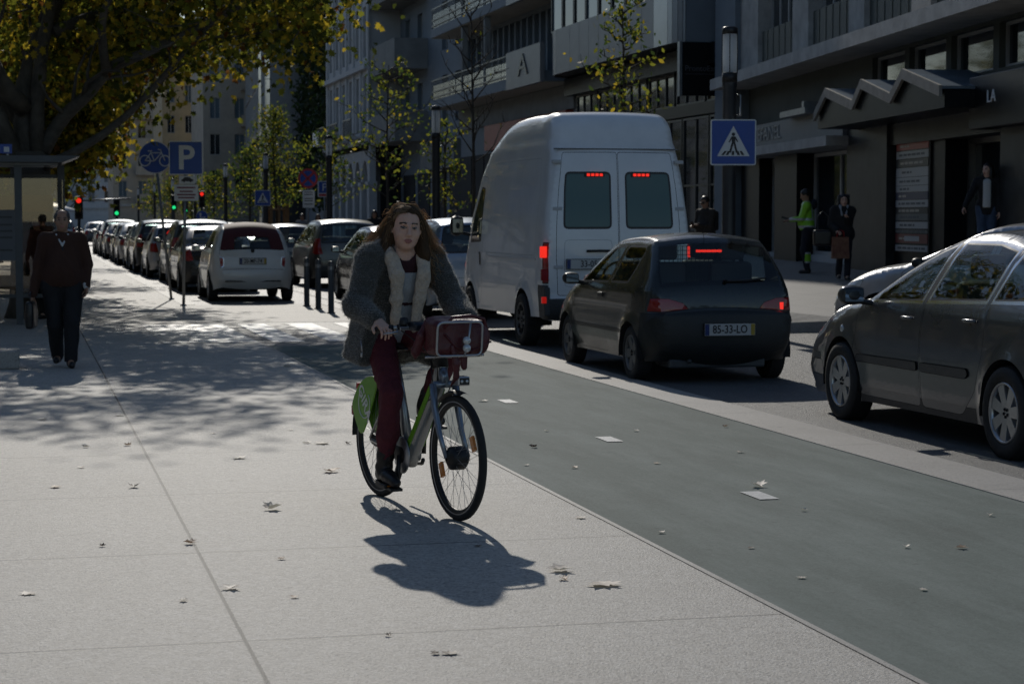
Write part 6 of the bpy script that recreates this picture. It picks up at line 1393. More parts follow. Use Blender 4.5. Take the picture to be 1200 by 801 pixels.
# ------------------------------------------------------------------ people
def skin_mat(name, col): return M(name, col, .5, var=.06, vscale=14, sub=.12)
sk_fair = skin_mat('fair_skin', (.62, .39, .295)); sk_tan = skin_mat('tan_skin', (.36, .20, .13)); m_lip = M('lips', (.34, .13, .11), .4); m_brow = M('eyebrow', (.055, .03, .02), .8); m_eyew = M('eye_white', (.22, .20, .19), .45); m_iris = M('iris', (.035, .022, .015), .2)
def ik(a, b, l1, l2, hint):
    a, b, hint = (np.array(v, float) for v in (a, b, hint)); d = b - a; L = np.linalg.norm(d); L = min(L, (l1 + l2) * .999); u = d / np.linalg.norm(d)
    x = (l1 * l1 - l2 * l2 + L * L) / (2 * L); h = math.sqrt(max(l1 * l1 - x * x, 0)); n = hint - u * (hint @ u); n /= np.linalg.norm(n); return a + u * x + n * h
def head_sdf(s, c, Rm, k, jaw=1.0):
    """c: skull centre; Rm columns: right, forward, up"""
    c = np.array(c, float); W = lambda x, y, z: c + Rm @ (np.array((x, y, z)) * k)
    s.ell(W(0, -.012, .028), np.array((.076, .096, .090)) * k, .02 * k, rot=Rm); s.ell(W(0, .020, -.040), np.array((.060 * jaw, .068, .078)) * k, .035 * k, rot=Rm); s.ell(W(0, .050, -.092), np.array((.024 * jaw, .026, .020)) * k, .03 * k, rot=Rm)
    for sg in (-1, 1):
        s.ell(W(sg * .040, .058, -.030), np.array((.022, .022, .024)) * k, .022 * k, rot=Rm)          # cheek
        s.ell(W(sg * .031, .094, .004), np.array((.017, .012, .0105)) * k, .010 * k, 's', rot=Rm)       # socket
        s.ell(W(sg * .031, .0795, .003), np.array((.0145, .0125, .0125)) * k, .003 * k, rot=Rm)          # eyeball and lids
        s.cap(W(sg * .012, .093, .024), W(sg * .046, .084, .026), .0065 * k, .005 * k, .010 * k)        # brow ridge
        s.ell(W(sg * .080, -.012, -.010), np.array((.008, .018, .030)) * k, .008 * k, rot=Rm)
    s.cap(W(0, .093, .010), W(0, .110, -.030), .0075 * k, .011 * k, .010 * k); s.ell(W(0, .113, -.033), np.array((.0125, .011, .0095)) * k, .008 * k, rot=Rm)
    for sg in (-1, 1): s.ell(W(sg * .012, .102, -.037), np.array((.008, .009, .007)) * k, .006 * k, rot=Rm)
    s.chain([W(-.022, .0835, -.0605), W(0, .0892, -.0630), W(.022, .0835, -.0605)], [.0048 * k, .0062 * k, .0048 * k], .006 * k); s.chain([W(-.018, .084, -.0695), W(0, .0885, -.0735), W(.018, .084, -.0695)], [.0055 * k, .0074 * k, .0055 * k], .006 * k); s.chain([W(-.027, .090, -.0640), W(0, .0955, -.0680), W(.027, .090, -.0640)], [.0020 * k, .0024 * k, .0020 * k], .003 * k, 's')
def face_pick(c, Rm, k, eyes=True, glasses=False):
    c = np.array(c, float)
    def f(C):
        q = ((C - c) @ Rm) / k; m = np.zeros(len(C), int); near = (q[:, 1] > .055) & (np.abs(q[:, 0]) < .07)
        m[near & (np.abs(q[:, 0]) < .0250 - 1.1 * np.abs(q[:, 2] + .0675 - 5 * q[:, 0]**2)) & (q[:, 2] > -.080) & (q[:, 2] < -.056) & (q[:, 1] > .082)] = 1
        ax = np.abs(q[:, 0])
        m[near & (ax > .012) & (ax < .050) & (np.abs(q[:, 2] - (.030 - 9 * (ax - .032)**2)) < .0042)] = 2
        e = ((ax - .031) / .0140)**2 + ((q[:, 2] - .003) / .0062)**2 < 1; m[near & e] = 3; m[near & (np.hypot(ax - .031, q[:, 2] - .003) < .0062) & e] = 4
        rim = (((ax - .031) / .0172)**2 + ((q[:, 2] - .004) / .0090)**2 < 1) & ~e & (q[:, 2] > .004); m[near & rim] = 2
        return m
    return f
def hand_sdf(s, wrist, d, palm, res, k=1., curl=.5, side=1):
    """wrist point, d: pointing direction, palm: palm normal; fingers curl towards palm; side: +1 puts the thumb along cross(d, palm)"""
    w_, d, p = (np.array(v, float) for v in (wrist, d, palm)); d /= np.linalg.norm(d); p -= d * (p @ d); p /= np.linalg.norm(p); t = np.cross(d, p) * side
    rf = max(.0085 * k, res * .95)
    s.cap(w_, w_ + d * .03 * k, .024 * k, .026 * k, .015, flat=(p, .75))
    for i, u in enumerate((.028, .010, -.009, -.026)): s.cap(w_ + d * .025 * k + t * u * .55 * k, w_ + d * .085 * k + t * u * k, .0145 * k, .0125 * k, .012)
    for i, (u, l) in enumerate(((.030, .068), (.010, .078), (-.010, .072), (-.028, .056))):
        q = w_ + d * .088 * k + t * u * k; dd = d + t * (u * 2.2); dd /= np.linalg.norm(dd); a = curl * .5
        for j, fr in enumerate((.45, .32, .23)):
            v = dd * math.cos(a) + p * math.sin(a); e = q + v * l * fr * k; s.cap(q, e, rf * (1 - .08 * j), rf * (.92 - .08 * j), .003); q = e; a += curl * (.9 - .1 * j)
    q = w_ + d * .022 * k + t * .026 * k; v = d * .62 + t * .62 + p * .35; v /= np.linalg.norm(v); e = q + v * .045 * k; s.cap(q, e, .013 * k, .0115 * k, .012); v2 = d * .85 + t * .15 + p * .45; v2 /= np.linalg.norm(v2); s.cap(e, e + v2 * .032 * k, max(.0105 * k, res), max(.0085 * k, res * .9), .004)
def figure(label, loc, rz, h=1.72, res=.012, girth=1.0, foot_l=(-.09, .0), foot_r=(.09, .0), hand_l=None, hand_r=None, head_turn=0., head_nod=0., lean=0., skin=None, hair=None, hair_style='short', top=None, top_len=.88, trousers=None, shoes=None, extra=None, cat='person', group=None, elbow_back=True, curl=.5, jaw=1.05, collar=None, top_loose=1., leg_loose=1.):
    """standing or walking person, facing local +y; right is +x"""
    k = h / 1.75; r = thing('person', label, cat, loc, rz, group); V = lambda *a: np.array(a, float) * k
    hipz = .93 - .5 * ((foot_l[1] - foot_r[1]) / 2)**2; ln = np.array((0, lean, 0))
    hl, hr = V(-.088 * girth, 0, hipz), V(.088 * girth, 0, hipz); fl, fr = V(foot_l[0], foot_l[1], .085), V(foot_r[0], foot_r[1], .085)
    if len(foot_l) > 2: fl[2] += foot_l[2] * k
    if len(foot_r) > 2: fr[2] += foot_r[2] * k
    kl, kr = ik(hl, fl, .44 * k, .42 * k, (0, 1, .05)), ik(hr, fr, .44 * k, .42 * k, (0, 1, .05))
    sl, sr = V(-.185 * girth**.5, -.01, 1.425) + ln * k, V(.185 * girth**.5, -.01, 1.425) + ln * k
    wl = V(*(hand_l or (-.27, .06, .84))); wr = V(*(hand_r or (.27, .06, .84))); el, er = ik(sl, wl, .295 * k, .265 * k, (-.5, -1, -.2)), ik(sr, wr, .295 * k, .265 * k, (.5, -1, -.2))
    hc = V(0, .03, 1.635) + ln * k * 1.15; c, s_ = math.cos(head_turn), math.sin(head_turn); Rm = np.array(((c, -s_, 0), (s_, c, 0), (0, 0, 1.))).T.T @ np.array(((1, 0, 0), (0, math.cos(head_nod), -math.sin(head_nod)), (0, math.sin(head_nod), math.cos(head_nod))))
    lo, hi = (-.62 * k, -.6 * k, -.02), (.62 * k, .66 * k, 1.85 * k)
    S = SDF(lo, hi, res); g = girth
    head_sdf(S, hc, Rm, k, jaw); S.cap(V(0, -.005, 1.44) + ln * k, hc + Rm @ V(0, -.01, -.05), .058 * k, .052 * k, .03)
    def torso(S, o=0., z0=.92, kk=.05):
        S.chain([V(0, 0, .95), V(0, .0, 1.10) + ln * k * .4, V(0, 0, 1.27) + ln * k * .8, V(0, 0, 1.38) + ln * k], [(.135 * g + o) * k, (.125 * g + o) * k, (.140 * g**.6 + o) * k, (.115 + o) * k], .06, flat=((0, 1, 0), .78)); S.cap(sl * .85 + V(0, 0, 1.40) * .15, sr * .85 + V(0, 0, 1.40) * .15, (.062 + o) * k, None, .07)
        for a in (hl, hr): S.cap(a, a + V(0, 0, .06), (.10 * g + o) * k, None, .05)
        if g > 1.1: S.ell(V(0, .07, 1.08), V(.15, .13, .17) + o, .08)
    def legs(S, o=0.):
        for a, b_, c_ in ((hl, kl, fl), (hr, kr, fr)): S.chain([a, b_, c_], [(.088 * g**.6 + o) * k, (.056 + o) * k, (.042 + o) * k], .03)
    def arms(S, o=0., end=1.):
        for a, b_, c_ in ((sl, el, wl), (sr, er, wr)): S.chain([a, b_, b_ + (c_ - b_) * end], [(.052 + o) * k, (.041 + o) * k, (.030 + o) * k], .03)
    torso(S); legs(S); arms(S); S.cap(fl, fl + V(0, .12, -.05), .04 * k, .03 * k, .02); S.cap(fr, fr + V(0, .12, -.05), .04 * k, .03 * k, .02)
    for w_, e_, sd_ in ((wl, el, -1), (wr, er, 1)): d = (w_ - e_); hand_sdf(S, w_, d, (-sd_ * .9, .35, 0) if abs(d[2]) > abs(d[1]) else (0, .1, -1.), res, k, curl, side=1 if sd_ < 0 else -1)
    S.obj('body', None, r, mats=[skin or sk_tan, m_lip, m_brow, m_eyew, m_iris], pick=face_pick(hc, Rm, k))
    seed = int(abs(loc[0] * 31 + loc[1] * 17)) % 100
    fold = lambda a: (lambda P, D: D + a * vnoise(P * np.array((1, 1, .6)), 26, seed) * (D < .06))
    if trousers:
        S = SDF((lo[0], lo[1], 0), (hi[0], hi[1], 1.1 * k), res); legs(S, .020 * leg_loose)
        for a in (hl, hr): S.cap(a, a + V(0, 0, .05), (.105 * g + .012) * k, None, .05)
        S.cap(V(0, 0, .97), V(0, 0, 1.0), (.12 * g + .015) * k, None, .05, flat=((0, 1, 0), .8)); S.apply(fold(.006)).apply(lambda P, D: np.maximum(D, .065 * k - P[..., 2])); S.obj('trousers', None if not isinstance(trousers, bpy.types.Material) else trousers, r)
    S = SDF((lo[0], lo[1], -.01), (hi[0], hi[1], .22 * k), res)
    for f in (fl, fr):
        gz = f[2] - .085 * k; S.cap(f + V(0, -.02, -.03), (f[0], f[1], f[2] + .03 * k), .052 * k, .048 * k, .02); S.cap((f[0], f[1] - .02 * k, gz + .045 * k), (f[0] * 1.15, f[1] + .15 * k, gz + .036 * k), .043 * k, .036 * k, .02); 
    S.apply(lambda P, D: np.maximum(D, .002 - P[..., 2])); S.obj('shoes', shoes or m_black, r)
    if top:
        S = SDF(lo, hi, res); torso(S, .022 * top_loose); arms(S, .018 * top_loose, .96)
        if top_len < .86: S.chain([V(0, 0, .95), V(0, -.01, top_len + .05)], [(.155 * g) * k, (.175 * g) * k], .05, flat=((0, 1, 0), .8))
        S.cap(V(0, -.02, 1.46) + ln * k, V(0, .01, 1.50) + ln * k, .066 * k, .06 * k, .02); S.cap(V(0, .0, 1.44) + ln * k, V(0, .02, 1.62) + ln * k, .054 * k, .054 * k, .0, 's'); S.apply(fold(.007)).apply(lambda P, D: np.where(np.abs(P[..., 0]) < .24 * k, np.maximum(D, top_len * k - P[..., 2]), D)); S.obj('jacket', top, r)
    if hair:
        S = SDF((hc[0] - .2 * k, hc[1] - .22 * k, hc[2] - .42 * k), (hc[0] + .2 * k, hc[1] + .2 * k, hc[2] + .2 * k), min(res, .010)); Wd = lambda x, y, z: hc + Rm @ (np.array((x, y, z)) * k)
        S.ell(Wd(0, -.022, .036), np.array((.088, .104, .098)) * k, .01, rot=Rm); S.rbox(Wd(0, .10, -.03), np.array((.062, .06, .082)) * k, .03, .02, 's', rot=Rm)
        if hair_style == 'short': S.rbox(Wd(0, .0, -.13), np.array((.2, .2, .09)) * k, .01, .01, 's', rot=Rm)
        if hair_style == 'thin': S.ell(Wd(0, .03, .10), np.array((.06, .09, .05)) * k, .02, 's', rot=Rm); S.rbox(Wd(0, .0, -.12), np.array((.2, .2, .09)) * k, .01, .01, 's', rot=Rm)
        if hair_style == 'long':
            S.chain([Wd(0, -.06, .0), Wd(0, -.085, -.14), Wd(0, -.09, -.30)], [.085 * k, .085 * k, .055 * k], .03)
            for sg in (-1, 1): S.chain([Wd(sg * .075, -.01, .03), Wd(sg * .085, .005, -.10), Wd(sg * .085, .01, -.26)], [.026 * k, .032 * k, .018 * k], .02)
        if hair_style == 'curly':
            for i in range(34): a = i * 2.4; z = -.10 + .2 * (i / 33.); S.ell(Wd(.10 * math.cos(a), -.02 + .085 * math.sin(a) if math.sin(a) < .45 else -.01, z), np.array((.034, .034, .036)) * k, .012)
        S.apply(lambda P, D: D + .004 * vnoise(P, 60, 3)); S.obj('hair', hair, r)
    if extra: extra(r, k, dict(hc=hc, Rm=Rm, wl=wl, wr=wr, sl=sl, sr=sr, el=el, er=er, ln=ln))
    return r
hair_dk = M('dark_hair', (.012, .010, .009), .45, var=.4, vscale=40, stretch=(1, 1, .15)); hair_br = M('brown_hair', (.05, .028, .015), .5, var=.5, vscale=40, stretch=(1, 1, .15)); hair_gr = M('grey_hair', (.07, .065, .06), .6)
cl_blk = M('black_cloth', (.012, .012, .014), .85, bump=.3, bscale=60); cl_navy = M('navy_cloth', (.016, .018, .028), .85, bump=.3, bscale=60); cl_brown = M('brown_cardigan_wool', (.055, .022, .013), .9, var=.12, vscale=8, bump=.6, bscale=90); cl_jean = M('blue_denim', (.05, .08, .14), .85, var=.2, vscale=10, bump=.3, bscale=80); cl_wht = M('white_cloth', (.55, .55, .54), .8, bump=.2, bscale=40)
cl_hv = M('hi_vis_yellow', (.28, .62, .03), .6, var=.08, vscale=6); m_refl = M('reflective_tape', (.50, .51, .50), .35, .2); m_leather = M('black_leather', (.015, .014, .014), .35, var=.3, vscale=9)
# old man with bag
def man_extra(r, k, J):
    S = SDF((-.12, -.05, 1.28), (.12, .25, 1.6), .009); S.chain([(-.055, .0, 1.455), (-.058, .06, 1.43), (0, .135, 1.315)], [.016, .017, .011], .01); S.chain([(.055, .0, 1.455), (.058, .06, 1.43), (0, .135, 1.315)], [.016, .017, .011], .01); S.obj('shirt_collar', cl_wht, r)
    S = SDF((-.06, .06, 1.0), (.06, .32, 1.4), .009); S.cap((0, .11, 1.33), (0, .165, 1.16), .020, .026, .01, flat=((0, 1, 0), .7)); S.obj('dark_shirt', cl_navy, r)
    S = SDF((-.42, -.1, .72), (-.12, .3, 1.05), .009); S.cap(J['wl'] + np.array((.008, .0, .02)), J['wl'] + np.array((.0, 0, -.005)), .036, .038, .01); S.obj('shirt_cuff', cl_wht, r)
figure('elderly man in a brown cardigan and dark trousers walking towards us with a black bag', (.43, 22.2, 0), R(180 - 2), 1.70, .009, 1.24, foot_l=(-.08, .20, .0), foot_r=(.075, -.17, .03), hand_l=(-.26, .10, .90), hand_r=(.33, .06, .80), skin=sk_tan, hair=hair_gr, hair_style='thin', top=cl_brown, top_len=.90, trousers=cl_blk, shoes=m_black, extra=man_extra, curl=.7, leg_loose=1.5)
r = thing('briefcase', 'black soft bag hanging from the elderly man\'s hand', 'bag', (.09, 22.13, .42), R(80)); S = SDF((-.25, -.1, -.05), (.25, .1, .5), .01); S.rbox((0, 0, .15), (.175, .045, .155), .035, .0); S.apply(lambda P, D: D + .006 * vnoise(P, 14, 9)); S.obj('bag_body', m_leather, r); b = mb(); b.tube([(-.08, 0, .30), (-.06, 0, .37), (0, 0, .40), (.06, 0, .37), (.08, 0, .30)], .009, 6); b.build('handle', m_leather, r)
# hi-vis worker
def worker_extra(r, k, J):
    for z0, z1 in ((.32, .46),):
        S = SDF((-.3, -.3, .2), (.3, .3, .6), .011); S.cap((-.09 * k, .01, .22 * k), (-.088 * k, .02, .44 * k), .078 * k, .084 * k, .01); S.cap((.09 * k, .01, .22 * k), (.088 * k, .02, .44 * k), .078 * k, .084 * k, .01); S.apply(lambda P, D: np.maximum(D, np.abs(P[..., 2] - .33 * k) - .115 * k)); S.obj('gaiters', cl_hv, r, mats=[cl_hv, m_refl], pick=lambda C: ((np.abs(C[:, 2] - .43 * k) < .02) | (np.abs(C[:, 2] - .235 * k) < .02)).astype(int))
    S = SDF((-.25, -.3, 1.3), (.25, .2, 1.7), .011); S.ell((0, -.11, 1.47), (.12, .085, .12), .03); S.ell((0, -.02, 1.58), (.09, .09, .09), .01, 's'); S.obj('hood', cl_navy, r)
    b = mb(); b.obox(J['wl'] * .5 + J['wr'] * .5 + np.array((0, .10, .03)), (.05, 0, 0), (0, .09, .03), (0, -.01, .02)); b.build('handheld_device', m_black, r)
hv2 = bpy.data.materials.new('hi_vis_jacket'); 
o = figure('worker in a bright yellow hi-vis jacket and navy trousers tapping a handheld device', (16.25, 39.7, .45), R(66), 1.78, .012, 1.12, hand_l=(-.07, .36, 1.12), hand_r=(.08, .36, 1.12), head_nod=-.35, lean=.03, skin=sk_tan, hair=hair_dk, top=cl_hv, top_len=.90, trousers=cl_navy, shoes=m_black, extra=worker_extra)
bpy.data.materials.remove(hv2)
J_ = [c for c in o.children if c.name.startswith('jacket')][0]; J_.data.materials.append(m_refl); J_.data.materials.append(cl_navy)
cz = np.array([p.center[:] for p in J_.data.polygons]); mi = np.zeros(len(cz), int); mi[(np.abs(cz[:, 2] - .985) < .028) | ((np.abs(cz[:, 2] - 1.15) < .025) & (np.abs(cz[:, 0]) < .3)) | ((np.abs(np.abs(cz[:, 0]) - .11) < .022) & (cz[:, 2] > 1.15))] = 1; J_.data.polygons.foreach_set('material_index', mi.astype(np.int32))
# woman with shopping bag
def shop_extra(r, k, J):
    S = SDF((-.2, -.1, 1.2), (.2, .3, 1.6), .010); S.cap((-.07, .05, 1.44), (-.03, .13, 1.28), .03, .02, .02); S.cap((.07, .05, 1.44), (.05, .13, 1.26), .034, .02, .02); S.obj('scarf', M('pale_grey_scarf', (.30, .32, .35), .85), r)
figure('dark-haired woman in a black coat walking with a patterned shopping bag', (15.55, 36.2, .42), R(168), 1.66, .012, 1.05, foot_l=(-.06, .16), foot_r=(.06, -.14, .02), hand_l=(-.02, .24, 1.28), hand_r=(.16, .22, 1.02), skin=sk_fair, hair=hair_dk, hair_style='curly', top=cl_blk, top_len=.70, trousers=cl_navy, shoes=m_black, extra=shop_extra, top_loose=1.8)
r = thing('shopping_bag', 'patterned brown and red paper shopping bag held by the woman in black', 'bag', (15.40, 35.98, .84), R(168)); b = mb(); b.add([(-.17, -.06, 0), (.17, -.06, 0), (.17, .06, 0), (-.17, .06, 0), (-.155, -.05, .42), (.155, -.05, .42), (.155, .05, .42), (-.155, .05, .42)], [(3, 2, 1, 0), (0, 1, 5, 4), (1, 2, 6, 5), (2, 3, 7, 6), (3, 0, 4, 7)]); b.build('bag_body', M('printed_paper', (.26, .13, .07), .6, var=.55, vscale=9, dark=(.12, .03, .02)), r, fix=False); b = mb(); [b.tube([(-.07, y, .42), (-.05, y, .53), (0, 0, .56), (.05, y, .53), (.07, y, .42)], .006, 5) for y in (-.05, .05)]; b.build('handles', m_signred, r)
r = thing('shoulder_bag', 'large black shoulder bag at the side of the woman in black', 'bag', (15.17, 36.3, 1.08), R(168)); S = SDF((-.25, -.15, -.05), (.25, .15, .7), .012); S.rbox((0, 0, .16), (.19, .07, .16), .05); S.obj('bag_body', m_leather, r); b = mb(); b.tube([(-.14, 0, .28), (-.10, 0, .58), (0, 0, .68), (.10, 0, .58), (.14, 0, .28)], .012, 6); b.build('strap', m_leather, r)
# woman in the doorway
def door_extra(r, k, J):
    S = SDF((-.2, 0, .85), (.2, .3, 1.5), .011); S.chain([np.array((0, .035, 1.36)) * k, np.array((0, .04, 1.1)) * k, np.array((0, .045, .93)) * k], [.125 * k, .13 * k, .135 * k], .03, flat=((0, 1, 0), .95)); S.apply(lambda P, D: np.maximum(np.maximum(D, np.abs(P[..., 0]) - .068), .90 - P[..., 2])); S.obj('white_top', cl_wht, r)
figure('woman in a dark jacket, white top and jeans standing in the office doorway', (16.12, 31.35, .90), R(150), 1.66, .012, 1.0, hand_l=(-.22, .10, .88), hand_r=(.38, .24, .96), head_turn=-.6, skin=sk_fair, hair=hair_dk, hair_style='long', top=cl_blk, top_len=.82, trousers=cl_jean, shoes=m_black, extra=door_extra)
# man with sunglasses behind the hatchback
def sun_extra(r, k, J):
    hc, Rm = J['hc'], J['Rm']; b = mb()
    for sg in (-1, 1): c_ = hc + Rm @ (np.array((sg * .033, .098, .004)) * k); b.obox(c_, Rm @ np.array((.026, 0, 0)), Rm @ np.array((0, .005, 0)), Rm @ np.array((0, 0, .017))); e_ = hc + Rm @ (np.array((sg * .078, .0, .008)) * k); b.tube([hc + Rm @ (np.array((sg * .06, .095, .008)) * k), e_], .004, 4)
    b.build('sunglasses', m_black, r); b = mb(); b.obox(J['wl'] * .5 + J['wr'] * .5 + np.array((0, .11, .04)), (.035, 0, 0), (0, .05, .05), (0, -.006, .006)); b.build('phone', m_black, r)
    S = SDF((-.25, -.35, 1.0), (.25, 0, 1.5), .012); S.rbox((0, -.20, 1.24), (.14, .09, .21), .06); S.obj('backpack', cl_blk, r)
figure('dark-clothed man in sunglasses looking at his phone beside the van', (13.85, 39.4, .33), R(120), 1.74, .012, 1.12, hand_l=(-.05, .30, 1.16), hand_r=(.08, .30, 1.14), head_nod=-.25, skin=sk_tan, hair=hair_dk, top=M('dark_brown_jacket', (.028, .022, .018), .8), top_len=.82, trousers=cl_blk, shoes=m_black, extra=sun_extra)
# distant pedestrians
figure('pedestrian in a purple top with light-rimmed hair beyond the tree guard', (10.75, 74.0, .16), R(175), 1.62, .016, 1.15, foot_l=(-.08, .1), foot_r=(.08, -.1), skin=sk_tan, hair=hair_br, hair_style='long', top=M('purple_cloth', (.045, .018, .06), .85), top_len=.80, trousers=cl_navy)
figure('pedestrian in a pale grey top beside the one in purple', (10.35, 75.4, .15), R(170), 1.64, .016, 1.1, foot_l=(-.08, -.1), foot_r=(.08, .1), skin=sk_tan, hair=hair_dk, top=M('pale_grey_cloth', (.22, .23, .24), .85), trousers=cl_jean)
figure('dark-hooded pedestrian whose head shows over the black hatchback roof', (10.9, 62.6, .17), R(160), 1.70, .016, 1.1, skin=sk_tan, hair=hair_dk, hair_style='long', top=cl_blk, trousers=cl_navy)
figure('dark pedestrian crossing far off beneath the blue arrow sign', (8.3, 104, .0), R(100), 1.72, .018, 1.1, foot_l=(-.08, .18), foot_r=(.08, -.18), skin=sk_tan, hair=hair_dk, top=cl_navy, trousers=cl_blk)
figure('dark pedestrian far off just left of the parking sign pole', (6.9, 99, .0), R(-100), 1.70, .018, 1.1, foot_l=(-.08, .16), foot_r=(.08, -.16), skin=sk_tan, hair=hair_br, hair_style='long', top=cl_blk, trousers=cl_navy)
figure('woman in a dusky pink coat waiting behind the shelter glass', (.26, 33.0, 0), R(150), 1.66, .013, 1.15, skin=sk_fair, hair=hair_dk, hair_style='curly', top=M('dusky_pink_cloth', (.16, .06, .055), .85), top_len=.66, trousers=cl_blk)
# ------------------------------------------------------------------ bicycle
BX, BY, BR = 2.0, 11.32, R(-77.1)        # rear contact point and heading; local x forward, y to the rider's left
m_frame_s = M('silver_bike_paint', (.33, .34, .34), .3, .6, coat=.4, var=.08, vscale=6); m_bike_green = M('bright_green_panel', (.17, .42, .02), .35, coat=.3, var=.06, vscale=5); m_fork = M('blue_silver_fork', (.24, .28, .34), .3, .7)
m_burg = M('burgundy_leather', (.085, .013, .018), .42, var=.3, vscale=9, bump=.3, bscale=30); m_navyp = M('navy_plastic', (.010, .014, .024), .4)
bike = thing('bicycle', 'silver and green shared city bicycle with a front basket frame, ridden by the young woman', 'bicycle', (BX, BY, 0), BR)
def bwheel(x, motor):
    r_ = .335; b = mb(); n = 56; tr = .021
    b.lathe([((r_ - tr) + tr * math.cos(a), tr * math.sin(a)) for a in np.linspace(0, 2 * PI, 13)], axis='y', n=n); w_ = b.build('wheel', m_rubber, bike); w_.location = (x, 0, r_)
    b = mb(); ri = r_ - 2 * tr; b.lathe([(ri + .004, -.012), (ri + .006, .012), (ri - .012, .011), (ri - .018, .004), (ri - .018, -.004), (ri - .012, -.011), (ri + .004, -.012)], axis='y', n=n); b.build('rim', m_black, w_)
    b = mb(); b.lathe([(r_ - tr * 1.55, -.0175), (r_ - tr * 1.85, -.0160)], axis='y', n=n); b.lathe([(r_ - tr * 1.55, .0175), (r_ - tr * 1.85, .0160)], axis='y', n=n); b.build('reflective_band', m_alloy, w_, fix=False)
    b = mb(); rh = .05 if motor else .025
    for i in range(36):
        a = 2 * PI * i / 36; sd = .03 if i % 2 else -.03; a2 = a + (.5 if (i // 2) % 2 else -.5) * (1 if motor else .8); b.tube([(rh * math.cos(a2), sd, rh * math.sin(a2)), ((ri - .016) * math.cos(a), 0, (ri - .016) * math.sin(a))], .0013, 3, caps=False)
    b.build('spokes', m_alloy, w_, fix=False)
    b = mb()
    if motor: b.lathe([(.012, -.065), (.030, -.06), (.044, -.05), (.062, -.040), (.064, .030), (.050, .044), (.030, .058), (.012, .065)], axis='y', n=22)
    else: b.lathe([(.012, -.062), (.03, -.045), (.018, -.035), (.018, .035), (.034, .045), (.012, .062)], axis='y', n=16)
    b.build('hub', m_black if motor else m_grey_paint, w_)
    if motor:
        for a in (.45, 3.55): b = mb(); b.obox((.215 * math.cos(a), 0, .215 * math.sin(a)), (.040 * -math.sin(a), 0, .040 * math.cos(a)), (0, .008, 0), (.017 * math.cos(a), 0, .017 * math.sin(a))); b.build('spoke_reflector', m_amber, w_)
    return w_
bwheel(0, False); bwheel(1.05, True)
L3 = lambda p, q, t: tuple(np.array(p) * (1 - t) + np.array(q) * t)
BB = (.445, 0, .29)
b = mb(); b.tube([(.425, 0, .235), (.455, 0, .30), (.80, 0, .70), (.845, 0, .80), (.835, 0, .86)], [.040, .046, .040, .036, .032], 16); b.tube([(.43, 0, .26), (.30, 0, .62), (.235, 0, .80)], [.034, .026, .021], 12)
for sg in (-1, 1):
    b.tube([(.43, sg * .03, .29), (.30, sg * .055, .30), (.02, sg * .066, .335)], [.016, .014, .011], 8); b.tube([(.275, sg * .02, .68), (.15, sg * .05, .52), (.01, sg * .068, .345)], [.010, .009, .008], 8)
b.tube([(.44, -.045, .29), (.44, .045, .29)], .042, 16); b.build('frame', m_frame_s, bike)
b = mb()
for sg in (-1, 1):
    P, Q = np.array((.50, sg * .0445, .352)), np.array((.79, sg * .0405, .688)); b.obox((P + Q) / 2, (Q - P) / 2, (0, .002, 0), (-.014, 0, .012))
b.build('frame_stripe', m_bike_green, bike)
b = mb(); b.tube([(.835, 0, .80), (.815, 0, .90), (.79, 0, .99)], [.046, .042, .034], 14); b.build('head_cover', m_black, bike)
b = mb(); b.tube([(.862, 0, .80), (.885, 0, .72)], .026, 12); b.tube([(.885, -.066, .715), (.885, .066, .715)], .020, 10)
for sg in (-1, 1): b.tube([(.885, sg * .066, .72), (.905, sg * .068, .60), (.965, sg * .066, .46), (1.048, sg * .064, .337)], [.021, .019, .015, .012], 10)
b.build('fork', m_fork, bike)
# mudguards
def guard(cx, a0, a1, name, w_=.030, rr=.362):
    V = []; F = []; k = 18; m = 7
    for i in range(k + 1):
        a = a0 + (a1 - a0) * i / k
        for j in range(m):
            t = -1 + 2 * j / (m - 1); r_ = rr - .014 * t * t; V.append((cx + r_ * math.cos(a), w_ * t, .335 + r_ * math.sin(a)))
    for i in range(k):
        for j in range(m - 1): F.append((i * m + j, i * m + j + 1, (i + 1) * m + j + 1, (i + 1) * m + j))
    return mesh_obj(name, V, F, m_black, bike, True)
guard(0, R(20), R(182), 'rear_mudguard', .034); guard(1.05, R(75), R(130), 'front_mudguard')
sk_poly = [(.362 * math.cos(a), .335 + .362 * math.sin(a)) for a in np.linspace(R(78), R(152), 16)] + [(-.265, .42), (-.20, .35), (-.16, .35), (-.10, .42), (.0, .56)]
for sg in (-1, 1):
    b = mb(); b.prism(rnd(sk_poly, .015, 2), sg * .038, sg * .047, lambda a, c, h: (a, h, c)); o = b.build('skirt_guard', m_bike_green, bike)
    text_mesh('lettering', 'GIRA', .105, m_white, o, frame((-.12, sg * .0485, .535), (.6, 0, -.8) if sg < 0 else (-.6, 0, .8), (.8, 0, .6)), .0006, bold=.002)
    b = mb(); b.tube([(-.125 + .085 * math.cos(a), sg * .0478, .53 + .085 * math.sin(a)) for a in np.linspace(R(120), R(400), 20)], .004, 4); b.build('emblem_arc', m_white, o)
b = mb(); b.box(-.395, -.355, -.022, .022, .44, .50, .008); o = b.build('rear_lamp', m_redlamp, bike)
b = mb(); b.box(-.30, -.26, -.03, .03, .60, .64, .008); b.build('rear_reflector', M('red_light', (.5, .02, .02), .3), bike)
